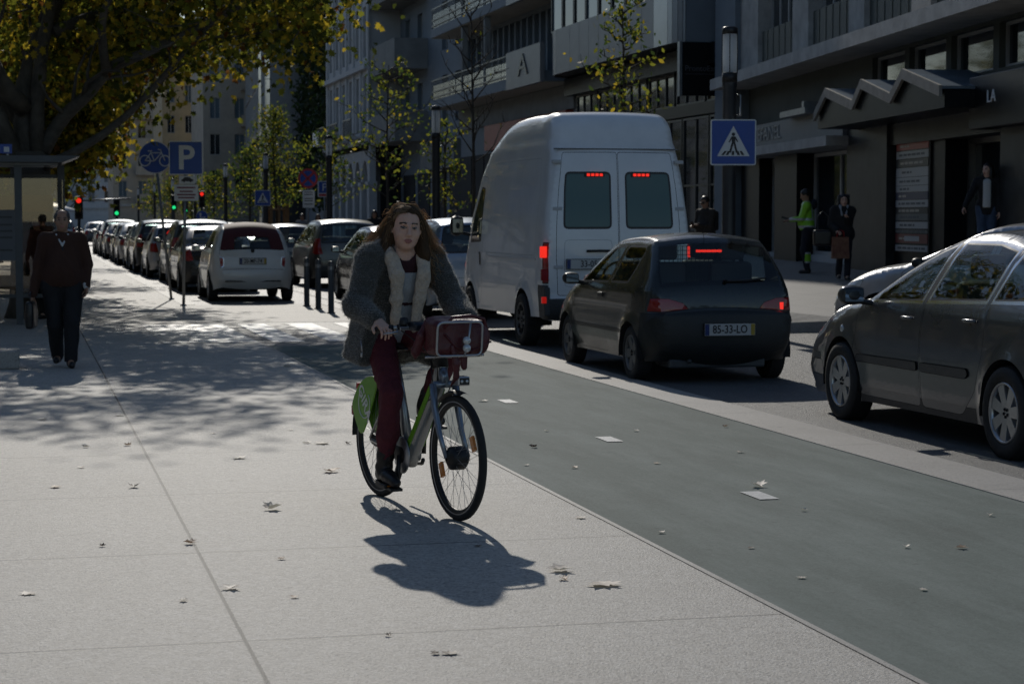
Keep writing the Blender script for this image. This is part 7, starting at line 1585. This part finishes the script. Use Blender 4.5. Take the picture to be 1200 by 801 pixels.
# drive
b = mb(); b.lathe([(.02, -.062), (.10, -.062), (.105, -.056), (.02, -.05)], c=(.445, 0, .29), axis='y', n=24); b.build('chainring', m_alloy, bike)
S = SDF((-.12, -.1, .15), (.6, -.02, .45), .01); S.cap((.445, -.055, .29), (.02, -.055, .335), .055, .035, .03, flat=((0, 1, 0), .28)); S.obj('chain_case', m_black, bike)
for sg, pz in ((-1, .125), (1, .455)):
    px = .46 if sg < 0 else .43; b = mb(); b.tube([(.445, sg * .075, .29), (px, sg * .09, pz)], [.014, .011], 8); c_ = b.build('crank', m_black, bike)
    b = mb(); b.box(px - .045, px + .045, sg * .145 - .045, sg * .145 + .045, pz - .012, pz + .012, .006); b.tube([(px, sg * .09, pz), (px, sg * .145, pz)], .008, 6); o = b.build('pedal', m_black, c_); b = mb(); b.box(px + .0455, px + .049, sg * .145 - .03, sg * .145 + .03, pz - .006, pz + .006); b.build('pedal_reflector', m_amber, bike)
b = mb(); b.tube([(.47, .06, .26), (.40, .085, .23), (.12, .10, .20)], [.012, .011, .010], 6); b.tube([(.12, .10, .20), (.10, .115, .23)], .012, 6); b.build('kickstand', m_black, bike)
S = SDF((0, -.15, .76), (.4, .15, .96), .008); S.cap((.22, 0, .78), (.215, 0, .86), .018, None, .01); S.chain([(.12, 0, .885), (.22, 0, .882), (.37, 0, .875)], [.075, .055, .020], .03, flat=((0, 0, 1), .42)); S.obj('saddle', m_black, bike)
# bars, console, levers
hb = [(.66, -.30, 1.005), (.70, -.22, 1.015), (.765, -.10, 1.02), (.775, 0, 1.02), (.765, .10, 1.02), (.70, .22, 1.015), (.66, .30, 1.005)]
b = mb(); b.tube(hb, .0125, 10); b.build('handlebar', m_frame_s, bike)
for sg in (-1, 1): b = mb(); b.tube([(.655, sg * .31, 1.004), (.672, sg * .27, 1.008), (.70, sg * .215, 1.015)], .018, 12); b.build('grip', m_black, bike); b = mb(); b.tube([(.71, sg * .20, 1.012), (.755, sg * .215, .995), (.735, sg * .29, .985)], [.009, .007, .005], 6); b.build('brake_lever', m_alloy, bike)
S = SDF((.62, -.2, .94), (.92, .2, 1.1), .008); S.rbox((.775, 0, 1.025), (.055, .150, .026), .018); S.obj('console', m_navyp, bike)
b = mb(); b.box(.71, .745, -.205, -.155, 1.005, 1.035, .006); b.lathe([(0, 1.075), (.02, 1.07), (.026, 1.05), (.026, 1.035)], c=(.735, -.17, 0), n=12); b.build('bell', m_black, bike); b = mb(); b.box(.744, .752, -.20, -.11, 1.004, 1.022, .003); b.build('clamp', m_alloy, bike)
# basket frame
X1 = 1.135; loopP = rnd([(-.160, .885), (.100, .885), (.100, 1.062), (-.160, 1.062)], .035, 6)
b = mb(); b.tube([(X1 + (z - .885) * .10, y, z) for y, z in loopP], .0068, 8, closed=True)
for sg in (-1, 1): b.tube([(X1, sg * .11, .886), (.98, sg * .10, .872), (.86, sg * .05, .86)], .0075, 7)
b.tube([(X1, -.06, .886), (.90, -.06, .865)], .006, 6); b.tube([(X1, .06, .886), (.90, .06, .865)], .006, 6); b.tube([(X1 + .004, .0, .886), (X1 + .012, .02, .97), (X1 + .018, .03, 1.061)], .006, 6); b.tube([(.99, -.16, .872), (.99, .16, .872)], .007, 6); b.build('basket_frame', m_alloy, bike)
for z in (.925, .965): b = mb(); b.lathe([(0, .018), (.018, .016), (.022, .006), (.022, 0)], c=(X1 + .012, .008, z), axis='x', n=14); b.build('reflector_disc', m_lens, bike)
b = mb(); b.box(.955, 1.03, .015, .085, .715, .765, .008); o = b.build('front_lamp', m_alloy, bike); b = mb(); b.box(1.031, 1.034, .022, .078, .722, .758); b.build('lamp_face', m_black, o); b = mb(); [b.lathe([(0, .004), (.008, .0)], c=(1.0345, y, .74), axis='x', n=10) for y in (.035, .065)]; b.build('lens', m_lens, o)
b = mb(); b.tube([(.72, -.18, 1.0), (.84, -.12, .93), (.90, -.05, .82), (.88, -.035, .72)], .0035, 5); b.tube([(.72, .18, 1.0), (.86, .10, .90), (.93, .05, .78), (.86, .03, .66), (.80, .045, .60)], .0035, 5); b.tube([(.80, -.04, .86), (.86, -.06, .74), (.84, -.03, .66), (.78, -.047, .62)], .0035, 5); b.build('cables', m_black, bike, fix=False)
# the handbag in the basket
bag = thing('handbag', 'burgundy leather handbag wedged in the bicycle basket with its strap hanging down', 'handbag', (BX, BY, 0), BR)
S = SDF((.82, -.3, .6), (1.25, .3, 1.2), .007); S.rbox((1.035, .0, .98), (.072, .155, .092), .035); S.ell((1.04, .11, .97), (.07, .07, .09), .03); S.cap((.98, -.11, 1.05), (.98, .12, 1.06), .03, None, .03); S.apply(lambda P, D: D + .007 * vnoise(P, 24, 4)); S.obj('bag_body', m_burg, bag)
b = mb(); b.tube([(1.10, -.10, 1.03), (1.115, -.06, 1.085), (1.115, .05, 1.092), (1.10, .13, 1.075), (1.08, .165, .99)], .010, 7); b.build('handle', m_burg, bag)
S = SDF((.85, -.30, .62), (1.2, .12, 1.12), .007); S.chain([(.95, -.12, 1.06), (.96, -.165, .98), (.94, -.19, .90), (.92, -.185, .87)], [.025, .03, .03, .015], .01, flat=((1, 0, 0), .5)); S.chain([(1.11, -.055, .93), (1.115, -.035, .84), (1.10, -.03, .77), (1.05, -.04, .72)], [.018, .022, .018, .008], .01, flat=((1, 0, 0), .5)); S.chain([(1.06, .03, .90), (1.06, .035, .82)], [.028, .02], .01, flat=((1, 0, 0), .5)); S.obj('strap', m_burg, bag)
b = mb(); b.tube([(1.11, -.10, 1.0), (1.12, -.04, .93), (1.115, .05, .905), (1.11, .17, .955)], .005, 5); b.build('cord', m_burg, bag)

# ------------------------------------------------------------------ the rider
rider = thing('person', 'young long-haired woman in a grey wool coat and burgundy trousers riding the bicycle', 'person', (BX, BY, 0), BR)
A = lambda *v: np.array(v, float)
def knit_mat():
    m = M('grey_knitted_wool', (.066, .068, .063), .95, var=.22, vscale=30, spec=.15); t = m.node_tree; L = t.links.new; b = t.nodes['Principled BSDF']
    w_ = t.nodes.new('ShaderNodeTexWave'); w_.wave_type = 'BANDS'; w_.bands_direction = 'Z'; w_.inputs['Scale'].default_value = 22; w_.inputs['Distortion'].default_value = 5; w_.inputs['Detail'].default_value = 3; w_.inputs['Detail Scale'].default_value = 3
    tc = t.nodes.new('ShaderNodeTexCoord'); L(tc.outputs['Object'], w_.inputs[0]); bp = t.nodes.new('ShaderNodeBump'); bp.inputs['Strength'].default_value = .55; bp.inputs['Distance'].default_value = .01; L(w_.outputs[1], bp.inputs['Height'])
    n = t.nodes.new('ShaderNodeTexNoise'); n.inputs['Scale'].default_value = 160; L(tc.outputs['Object'], n.inputs[0]); b2 = t.nodes.new('ShaderNodeBump'); b2.inputs['Strength'].default_value = .5; b2.inputs['Distance'].default_value = .006; L(n.outputs[0], b2.inputs['Height']); L(bp.outputs[0], b2.inputs['Normal']); L(b2.outputs[0], b.inputs['Normal']); b.inputs['Sheen Weight'].default_value = .25
    return m
m_knit = knit_mat(); m_shear = M('cream_shearling', (.52, .45, .37), .95, var=.15, vscale=40, bump=.8, bscale=70, spec=.1); m_trs = M('burgundy_denim', (.095, .012, .022), .8, var=.2, vscale=12, bump=.35, bscale=70); m_boot = M('black_boot_leather', (.016, .014, .014), .4, var=.3, vscale=20)
m_swt = M('pale_grey_knit', (.34, .36, .38), .9, bump=.4, bscale=80); m_maroon = M('dark_maroon_knit', (.035, .008, .012), .9, bump=.4, bscale=80)
hipR, hipL = A(.18, -.085, .955), A(.18, .085, .955); ankR, ankL = A(.375, -.135, .235), A(.335, .135, .575)
kneR, kneL = ik(hipR, ankR, .435, .415, (1, -.12, .2)), ik(hipL, ankL, .435, .415, (1, .25, .5))
neck = A(.335, 0, 1.415); pel = A(.17, 0, .97); shR, shL = A(.305, -.185, 1.378), A(.305, .185, 1.378)
wrR, wrL = A(.615, -.268, 1.045), A(.625, .268, 1.05); elR, elL = ik(shR, wrR, .285, .255, (-.6, -.55, -.7)), ik(shL, wrL, .285, .255, (-.6, .55, -.7))
hc = A(.392, -.004, 1.550)
fw = A(.96, -.24, -.02); fw /= np.linalg.norm(fw); up = A(.02, .06, 1); up -= fw * (fw @ up); up /= np.linalg.norm(up); rt = np.cross(fw, up); HR = np.stack([rt, fw, up], 1)      # columns: right, forward, up
S = SDF((-.1, -.5, .02), (.9, .5, 1.75), .0055)
head_sdf(S, hc, HR, 1.02, 1.10); S.cap(neck + A(-.01, 0, -.02), hc + HR @ A(0, -.012, -.06), .050, .047, .025); S.cap(neck + A(-.01, -.10, -.03), neck + A(-.01, .10, -.03), .04, None, .05)
S.chain([pel, A(.21, 0, 1.10), A(.27, 0, 1.27), A(.315, 0, 1.36)], [.125, .105, .120, .10], .05, flat=((1, 0, -.3), .78))
for a, k_, c_ in ((hipR, kneR, ankR), (hipL, kneL, ankL)): S.chain([a, k_, c_], [.085, .052, .038], .03)
for a, e_, w_ in ((shR, elR, wrR), (shL, elL, wrL)): S.chain([a, e_, w_], [.046, .037, .027], .03)
for w_, sg in ((wrR, -1), (wrL, 1)): hand_sdf(S, w_ - A(.0, 0, .0), A(.80, -sg * .05, -.30), A(-.25, 0, -.9), .0055, .95, .75, side=-1 if sg < 0 else 1)
S.obj('body', None, rider, mats=[sk_fair, m_lip, m_brow, m_eyew, m_iris], pick=face_pick(hc, HR, 1.02), relax=1)
# trousers
S = SDF((-.05, -.35, .2), (.8, .35, 1.1), .007)
for a, k_, c_ in ((hipR, kneR, ankR), (hipL, kneL, ankL)): S.chain([a, k_, k_ * .45 + c_ * .55, c_ * .86 + k_ * .14], [.094, .062, .060, .046], .03)
S.cap(hipR + A(-.02, .02, .02), hipL + A(-.02, -.02, .02), .105, None, .05); S.apply(lambda P, D: D + (.0035 * vnoise(P * A(1, 1, 1.6), 42, 12) + .0025 * vnoise(P, 90, 2)) * (D < .04)); S.obj('trousers', m_trs, rider)
# socks and boots
S = SDF((.2, -.25, .05), (.6, .25, .75), .007)
for k_, c_ in ((kneR, ankR), (kneL, ankL)): S.cap(c_ * .84 + k_ * .16, c_ * .91 + k_ * .09, .046, .046, .01)
S.obj('socks', M('grey_sock', (.30, .28, .27), .9, bump=.4, bscale=120), rider)
for c_, k_, tip in ((ankR, kneR, A(.555, -.145, .150)), (ankL, kneL, A(.52, .142, .478))):
    S = SDF(c_ - A(.2, .15, .2), c_ + A(.3, .15, .25), .006); u = (k_ - c_) / np.linalg.norm(k_ - c_); heel = c_ + A(-.035, 0, -.062) ; S.chain([c_ + u * .115, c_ + u * .05, c_ + A(-.005, 0, -.02)], [.049, .046, .047], .015); S.cap(c_ + A(-.01, 0, -.03), heel, .042, .038, .02); S.chain([heel + A(.02, 0, .004), (heel + tip) / 2 + A(0, 0, .012), tip], [.038, .040, .030], .02, flat=((0, 0, 1), .95))
    S.apply(lambda P, D: D + .003 * vnoise(P, 60, 8) * (D < .03)); o = S.obj('boot', m_boot, rider)
    b = mb(); d = tip - heel; d /= np.linalg.norm(d); ln_ = np.linalg.norm(tip - heel); q = np.array(heel); w2 = .036
    b.obox(q + d * ln_ * .62 + A(0, 0, -.036), d * ln_ * .46, (0, w2, 0), (0, 0, .007)); b.obox(q + d * .012 + A(0, 0, -.046), d * .036, (0, w2 * .9, 0), (0, 0, .016)); b.build('sole', m_black, o)
    b = mb(); [b.tube([c_ + u * (.02 + .022 * i) + A(.044, -.016, -.004), c_ + u * (.024 + .022 * i) + A(.051, .0, .0), c_ + u * (.02 + .022 * i) + A(.044, .016, -.004)], .0028, 4) for i in range(4)]; b.build('laces', m_ink, o)
# sweater
S = SDF((-.05, -.3, .9), (.6, .3, 1.5), .007); S.chain([pel + A(.02, 0, .02), A(.225, 0, 1.10), A(.285, 0, 1.26), A(.325, 0, 1.365)], [.132, .118, .130, .105], .05, flat=((1, 0, -.3), .80)); S.cap(neck + A(-.005, 0, -.06), neck + A(-.0, 0, -.01), .07, .058, .03); S.cap(neck + A(.02, 0, -.02), neck + A(.06, 0, .06), .052, .06, .005, 's')
S.apply(lambda P, D: D + .004 * vnoise(P, 30, 6) * (D < .04))
S.obj('sweater', None, rider, mats=[m_swt, m_maroon], pick=lambda C: ((C[:, 2] > 1.305) | (np.abs(C[:, 2] - 1.125) < .008)).astype(int))
# coat: body, sleeves, hanging skirts, open in front
ta = A(.36, 0, .93); tf_ = A(.93, 0, -.36); TR = np.stack([A(0, 1, 0), tf_, ta], 1)
S = SDF((-.22, -.52, .70), (.78, .52, 1.52), .0075)
S.chain([pel + A(-.02, 0, -.03), A(.195, 0, 1.09), A(.26, 0, 1.26), A(.295, 0, 1.37)], [.170, .150, .158, .128], .06, flat=((1, 0, -.3), .84)); S.cap(shR, shL, .076, None, .06)
for a, e_, w_, sg in ((shR, elR, wrR, -1), (shL, elL, wrL, 1)):
    S.chain([a, e_, e_ * .15 + w_ * .85], [.080, .066, .056], .04)
    rotY = Matrix.Rotation(R(14) * sg, 3, 'X') @ Matrix.Rotation(R(6), 3, 'Y'); S.rbox(A(.16, sg * .185, .915), (.150, .040, .135), .035, .06, rot=np.array(rotY))
S.rbox(A(.03, 0, .90), (.045, .17, .13), .04, .07); S.apply(lambda P, D: D + (.007 * vnoise(P * A(1, 1, 1.5), 20, 15) + .003 * vnoise(P, 70, 5)) * (D < .05))
S.rbox(A(.33, 0, 1.16) + tf_ * .10, (.060, .16, .34), .02, .02, 's', rot=TR)
for a, k_ in ((hipR, kneR), (hipL, kneL)): S.cap(a + A(.0, 0, -.02), k_ + (k_ - a) * .3, .078, .062, .01, 's')
S.rbox(A(.30, 0, .80), (.3, .085, .16), .03, .02, 's'); S.cap(neck + A(.0, 0, -.04), neck + A(.04, 0, .12), .058, .075, .01, 's')
coat = S.obj('coat', m_knit, rider)
# shearling collar and fronts
S = SDF((.05, -.3, .92), (.6, .3, 1.56), .0065)
for sg in (-1, 1): S.chain([A(.215, sg * .06, 1.470), A(.30, sg * .098, 1.452), A(.395, sg * .098, 1.385), A(.435, sg * .078, 1.29), A(.405, sg * .068, 1.16), A(.375, sg * .062, 1.04), A(.36, sg * .06, .985)], [.040, .042, .040, .040, .035, .030, .024], .02, flat=(tf_, .62))
S.chain([A(.215, -.06, 1.470), A(.19, 0, 1.475), A(.215, .06, 1.470)], [.042, .046, .042], .02); S.chain([A(.22, -.07, 1.465), A(.265, -.13, 1.445), A(.30, -.195, 1.405)], [.04, .036, .026], .02); S.chain([A(.22, .07, 1.465), A(.265, .12, 1.445), A(.30, .165, 1.42)], [.04, .034, .022], .02); S.apply(lambda P, D: D + (.004 * vnoise(P, 60, 25) + .004 * vnoise(P, 28, 2)) * (D < .03)); S.obj('shearling_lining', m_shear, rider)
b = mb(); b.tube([(.345, -.262, .93), (.36, -.258, .86)], .004, 5); b.box(.352, .366, -.268, -.256, .838, .86, .003); b.build('pocket_zip', m_alloy, coat)
# fine fuzz on the wool catches the low sun
def fuzz(src, n, l0, l1, mat, seed, name='wool_fuzz'):
    me = src.data; rs = np.random.RandomState(seed); nv = len(me.vertices); co = np.empty(nv * 3, np.float32); no = np.empty(nv * 3, np.float32); me.vertices.foreach_get('co', co); me.vertices.foreach_get('normal', no); co = co.reshape(-1, 3); no = no.reshape(-1, 3)
    i = rs.randint(0, nv, n); p = co[i] + rs.normal(size=(n, 3)) * .003; d = no[i] + rs.normal(size=(n, 3)) * .55; d /= np.linalg.norm(d, axis=1)[:, None]; sd = np.cross(d, rs.normal(size=(n, 3))); sd /= np.linalg.norm(sd, axis=1)[:, None]; l = rs.uniform(l0, l1, n)[:, None]
    V = np.stack([p - d * .002 - sd * .0009, p - d * .002 + sd * .0009, p + d * l], 1).reshape(-1, 3); m2 = bpy.data.meshes.new(name); m2.vertices.add(n * 3); m2.vertices.foreach_set('co', V.astype(np.float32).ravel()); m2.loops.add(n * 3); m2.loops.foreach_set('vertex_index', np.arange(n * 3, dtype=np.int32)); m2.polygons.add(n); m2.polygons.foreach_set('loop_start', np.arange(n, dtype=np.int32) * 3); m2.update(calc_edges=True); m2.materials.append(mat)
    return link(bpy.data.objects.new(name, m2), src)
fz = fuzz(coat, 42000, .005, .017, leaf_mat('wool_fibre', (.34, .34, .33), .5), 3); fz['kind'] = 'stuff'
# hair
m_hair = leaf_mat('long_brown_hair', (.36, .25, .15), .5); m_hair_in = M('shaded_brown_hair_mass', (.058, .037, .022), .7, spec=.08, var=.5, vscale=60, stretch=(1, 1, .12), bump=.5, bscale=60)  # mass darkened to paint shade inside the hair, strands paler for lit edges
Wd = lambda x, y, z: hc + HR @ A(x, y, z)
S = SDF(hc - A(.25, .32, .45), hc + A(.2, .32, .2), .007); S.ell(Wd(0, -.024, .040), (.090, .108, .096), .01, rot=HR); S.rbox(Wd(.004, .095, -.018), (.077, .075, .100), .035, .010, 's', rot=HR)
S.chain([Wd(0, -.07, 0), Wd(0, -.09, -.12), Wd(0, -.10, -.26)], [.080, .088, .06], .03)
for sg in (-1, 1): S.chain([Wd(sg * .080, -.020, .04), Wd(sg * .100, -.030, -.05), Wd(sg * .108, -.015, -.14), Wd(sg * .135, -.02, -.23)], [.024, .028, .036, .018], .02)
S.apply(lambda P, D: D + .004 * vnoise(P * A(1, 1, .3), 90, 31) * (D < .03)); S.obj('hair', m_hair_in, rider)
rs = np.random.RandomState(77); b = mb()
for lk in range(86):                     # wavy locks, each a bundle of fine strands
    sd_ = -1 if lk % 2 else 1; a = rs.uniform(.15, PI * .98); el_ = rs.uniform(.10, .98)
    x0, y0 = sd_ * math.sin(a) * math.sqrt(1 - el_ * el_), -math.cos(a) * math.sqrt(1 - el_ * el_) * .8 - .12
    root = A(x0 * .089, y0 * .105 - .024, el_ * .095 + .040)
    L_ = rs.uniform(.30, .47); wind = rs.rand() ** 1.6; ph, ph2 = rs.uniform(0, 6.28, 2); am = rs.uniform(.003, .010); fq = rs.uniform(7, 12)
    xo = sd_ * rs.uniform(.074, .100); yo = rs.uniform(-.11, .0); fl = sd_ * (.035 + .105 * wind * (1.25 if sd_ < 0 else .8)); bk = -.07 * wind
    n = 11; ns = 26
    for st in range(ns):
        jr = rs.normal(size=3) * A(.008, .009, .005); je = rs.normal(size=3) * A(.010, .012, .012); k1 = rs.uniform(.85, 1.1); P = []
        for j in range(n + 1):
            t = j / n; q = root + jr; m_ = min(1, t * 2.4) ** .8
            x = q[0] + (xo - q[0]) * m_ + fl * t * t + am * math.sin(ph + fq * t) * t + je[0] * t; y = q[1] + (yo - q[1]) * m_ + bk * t * t + am * .7 * math.cos(ph2 + fq * t) * t + je[1] * t
            z = q[2] - max(0, t - .12) * L_ * k1 * 1.1 + (.10 * wind * t * t) + je[2] * t; v = A(x, y, z); e_ = np.linalg.norm((v - A(0, -.024, .040)) / A(.0905, .109, .0975))
            if e_ < 1: v = A(0, -.024, .040) + (v - A(0, -.024, .040)) / max(e_, .2)
            P.append(v)
        if any(p[1] > .040 and abs(p[0]) < .074 and p[2] < .085 for p in P): continue
        b.tube([Wd(*p) for p in P], np.linspace(.0017, .0006, n + 1), 3, caps=False)
b.build('hair_strands', m_hair, rider, fix=False)['kind'] = 'stuff'
b = mb()                                 # loose wind-blown hairs round the outline
for i in range(60):
    sd_ = -1 if rs.rand() < .6 else 1; el_ = rs.uniform(-.3, .5); a = rs.uniform(.2, 2.6); q = A(sd_ * math.sin(a) * .092 * math.sqrt(1 - el_ * el_ * .9), -math.cos(a) * .10 * math.sqrt(1 - el_ * el_ * .9) - .03, el_ * .098 + .042)
    if q[1] > .04 and q[2] < .08: continue
    L_ = rs.uniform(.03, .09) * (1 if el_ < .6 else .55); out = A(sd_ * rs.uniform(.25, 1.0), rs.uniform(-.6, .0), rs.uniform(-.9, .05)); out /= np.linalg.norm(out); cv = rs.normal(size=3) * .012
    b.tube([Wd(*(q + out * L_ * t + A(0, 0, .018) * math.sin(PI * min(1, t * 1.5)) * (1 if el_ > 0 else .2) + cv * math.sin(PI * t))) for t in np.linspace(0, 1, 6)], [.0011, .0011, .001, .0009, .0007, .0004], 3, caps=False)
for i in range(170):                     # tips of the locks blowing over the shoulders
    sd_ = -1 if rs.rand() < .62 else 1; q = A(sd_ * rs.uniform(.10, .15), rs.uniform(-.10, -.01), rs.uniform(-.22, -.06)); d = A(sd_ * rs.uniform(.02, .12), rs.uniform(-.06, .02), rs.uniform(-.16, -.03))
    b.tube([Wd(*(q + d * t + A(sd_ * .012 * math.sin(6 * t + i), 0, .01 * math.sin(5 * t + i)))) for t in np.linspace(0, 1, 6)], [.0016, .0015, .0013, .0011, .0008, .0004], 3, caps=False)
b.build('loose_hairs', leaf_mat('sunlit_hair_tips', (.50, .35, .20), .55), rider, fix=False)['kind'] = 'stuff'  # sun rim put into these hairs' paler gold colour
# ------------------------------------------------------------------ fallen leaves
lf_pale = leaf_mat('dry_pale_leaf', (.78, .66, .55), .2); lf_tan = leaf_mat('dry_tan_leaf', (.48, .33, .22), .15); lf_dark = leaf_mat('dry_dark_leaf', (.07, .035, .02), .1)
def leaf_at(x, y, s, rz, mat, label, group, seed, curl=.5, lobes=True):
    rs = np.random.RandomState(seed); sh = np.array(PLANE if lobes else SMALL); n = len(sh); ys = rs.uniform(.75, 1.05); sg_ = rs.choice((-1, 1)) * .5 + .5; V = [(0, 0, .02)]
    for px, py in sh: V.append((px * (1 - .35 * curl), py * ys, .02 + .42 * curl * abs(px) + .22 * curl * py * py * sg_ + rs.uniform(0, .10) * curl))
    F = [(0, 1 + i, 1 + (i + 1) % n) for i in range(n)]
    o = mesh_obj('fallen_leaf', [(a * s, c * s, h * s) for a, c, h in V], F, mat, None, True); o.location = (x, y, .003); o.rotation_euler = (rs.uniform(-.05, .05), 0, rz); return tag(o, label, 'leaf', group)
LV = """
708,686 .17 pale; 657,669 .15 pale; 660,679 .07 tan; 680,607 .08 pale; 388,553 .15 tan; 318,597 .15 pale; 280,537 .13 pale; 270,690 .11 pale; 223,637 .09 tan; 33,696 .08 pale; 215,704 .06 pale; 157,571 .10 dark; 65,571 .09 tan; 95,548 .07 pale; 100,524 .08 pale; 140,487 .10 dark; 50,492 .11 pale; 150,522 .08 tan; 377,520 .13 pale; 360,519 .08 pale; 408,520 .07 dark; 341,504 .06 pale; 250,508 .06 pale; 337,430 .12 pale; 527,766 .08 dark; 510,766 .05 dark; 888,570 .15 pale; 770,543 .06 tan; 673,548 .06 tan; 625,524 .08 dark; 617,545 .05 dark; 867,530 .07 pale; 942,598 .05 pale; 939,677 .05 pale; 1127,642 .07 tan; 1062,641 .05 pale; 1082,691 .05 pale; 775,624 .05 pale; 850,500 .06 tan; 566,470 .12 pale; 640,505 .05 pale; 455,745 .04 dark; 880,642 .04 dark; 745,505 .06 pale; 1160,604 .06 pale; 315,375 .1 tan; 345,700 .05 tan; 120,640 .05 dark; 560,640 .05 dark; 330,655 .05 tan
"""
import itertools
def ground_at(px, py):      # where the photographed leaf lies on the ground (z = 0)
    f, H = 2333., 1.6; p, yw = R(3.5198), R(13.8203); x, y, z = (px - 600) / f, -(py - 400.5) / f, 1.
    fw_, up_ = z * math.cos(p) + y * math.sin(p), -z * math.sin(p) + y * math.cos(p); t = -H / up_
    return (x * math.cos(yw) + fw_ * math.sin(yw)) * t, (-x * math.sin(yw) + fw_ * math.cos(yw)) * t
special = {(708, 686): 'large curled pale plane leaf lying nearest the rider\'s shadow, on the concrete', (657, 669): 'pale leaf with dark tips touching the tip of the rider\'s shadow', (888, 570): 'dry pale leaf lying beside a white dash on the grey-green cycle lane', (388, 553): 'curled tan leaf on the concrete just left of the rear bicycle wheel', (318, 597): 'flat pale leaf on the concrete left of the rider\'s shadow', (527, 766): 'small dark leaf alone on the concrete near the bottom edge'}
for i, e in enumerate([q for q in LV.replace('\n', ' ').split(';') if q.strip()]):
    a, s_, m = e.split(); px, py = map(float, a.split(',')); x, y = ground_at(px, py); lane = 3.0 < x < 5.5
    lab = special.get((int(px), int(py))) or {'pale': 'small dry pale leaf on the %s', 'tan': 'small dry tan leaf on the %s', 'dark': 'small dark dry leaf on the %s'}[m] % ('cycle lane' if lane else 'concrete pavement')
    leaf_at(x, y, float(s_), i * 1.7, {'pale': lf_pale, 'tan': lf_tan, 'dark': lf_dark}[m], lab, 'fallen leaves on the ' + ('cycle lane' if lane else 'pavement'), 100 + i, .25 + .6 * (i % 3) / 2)
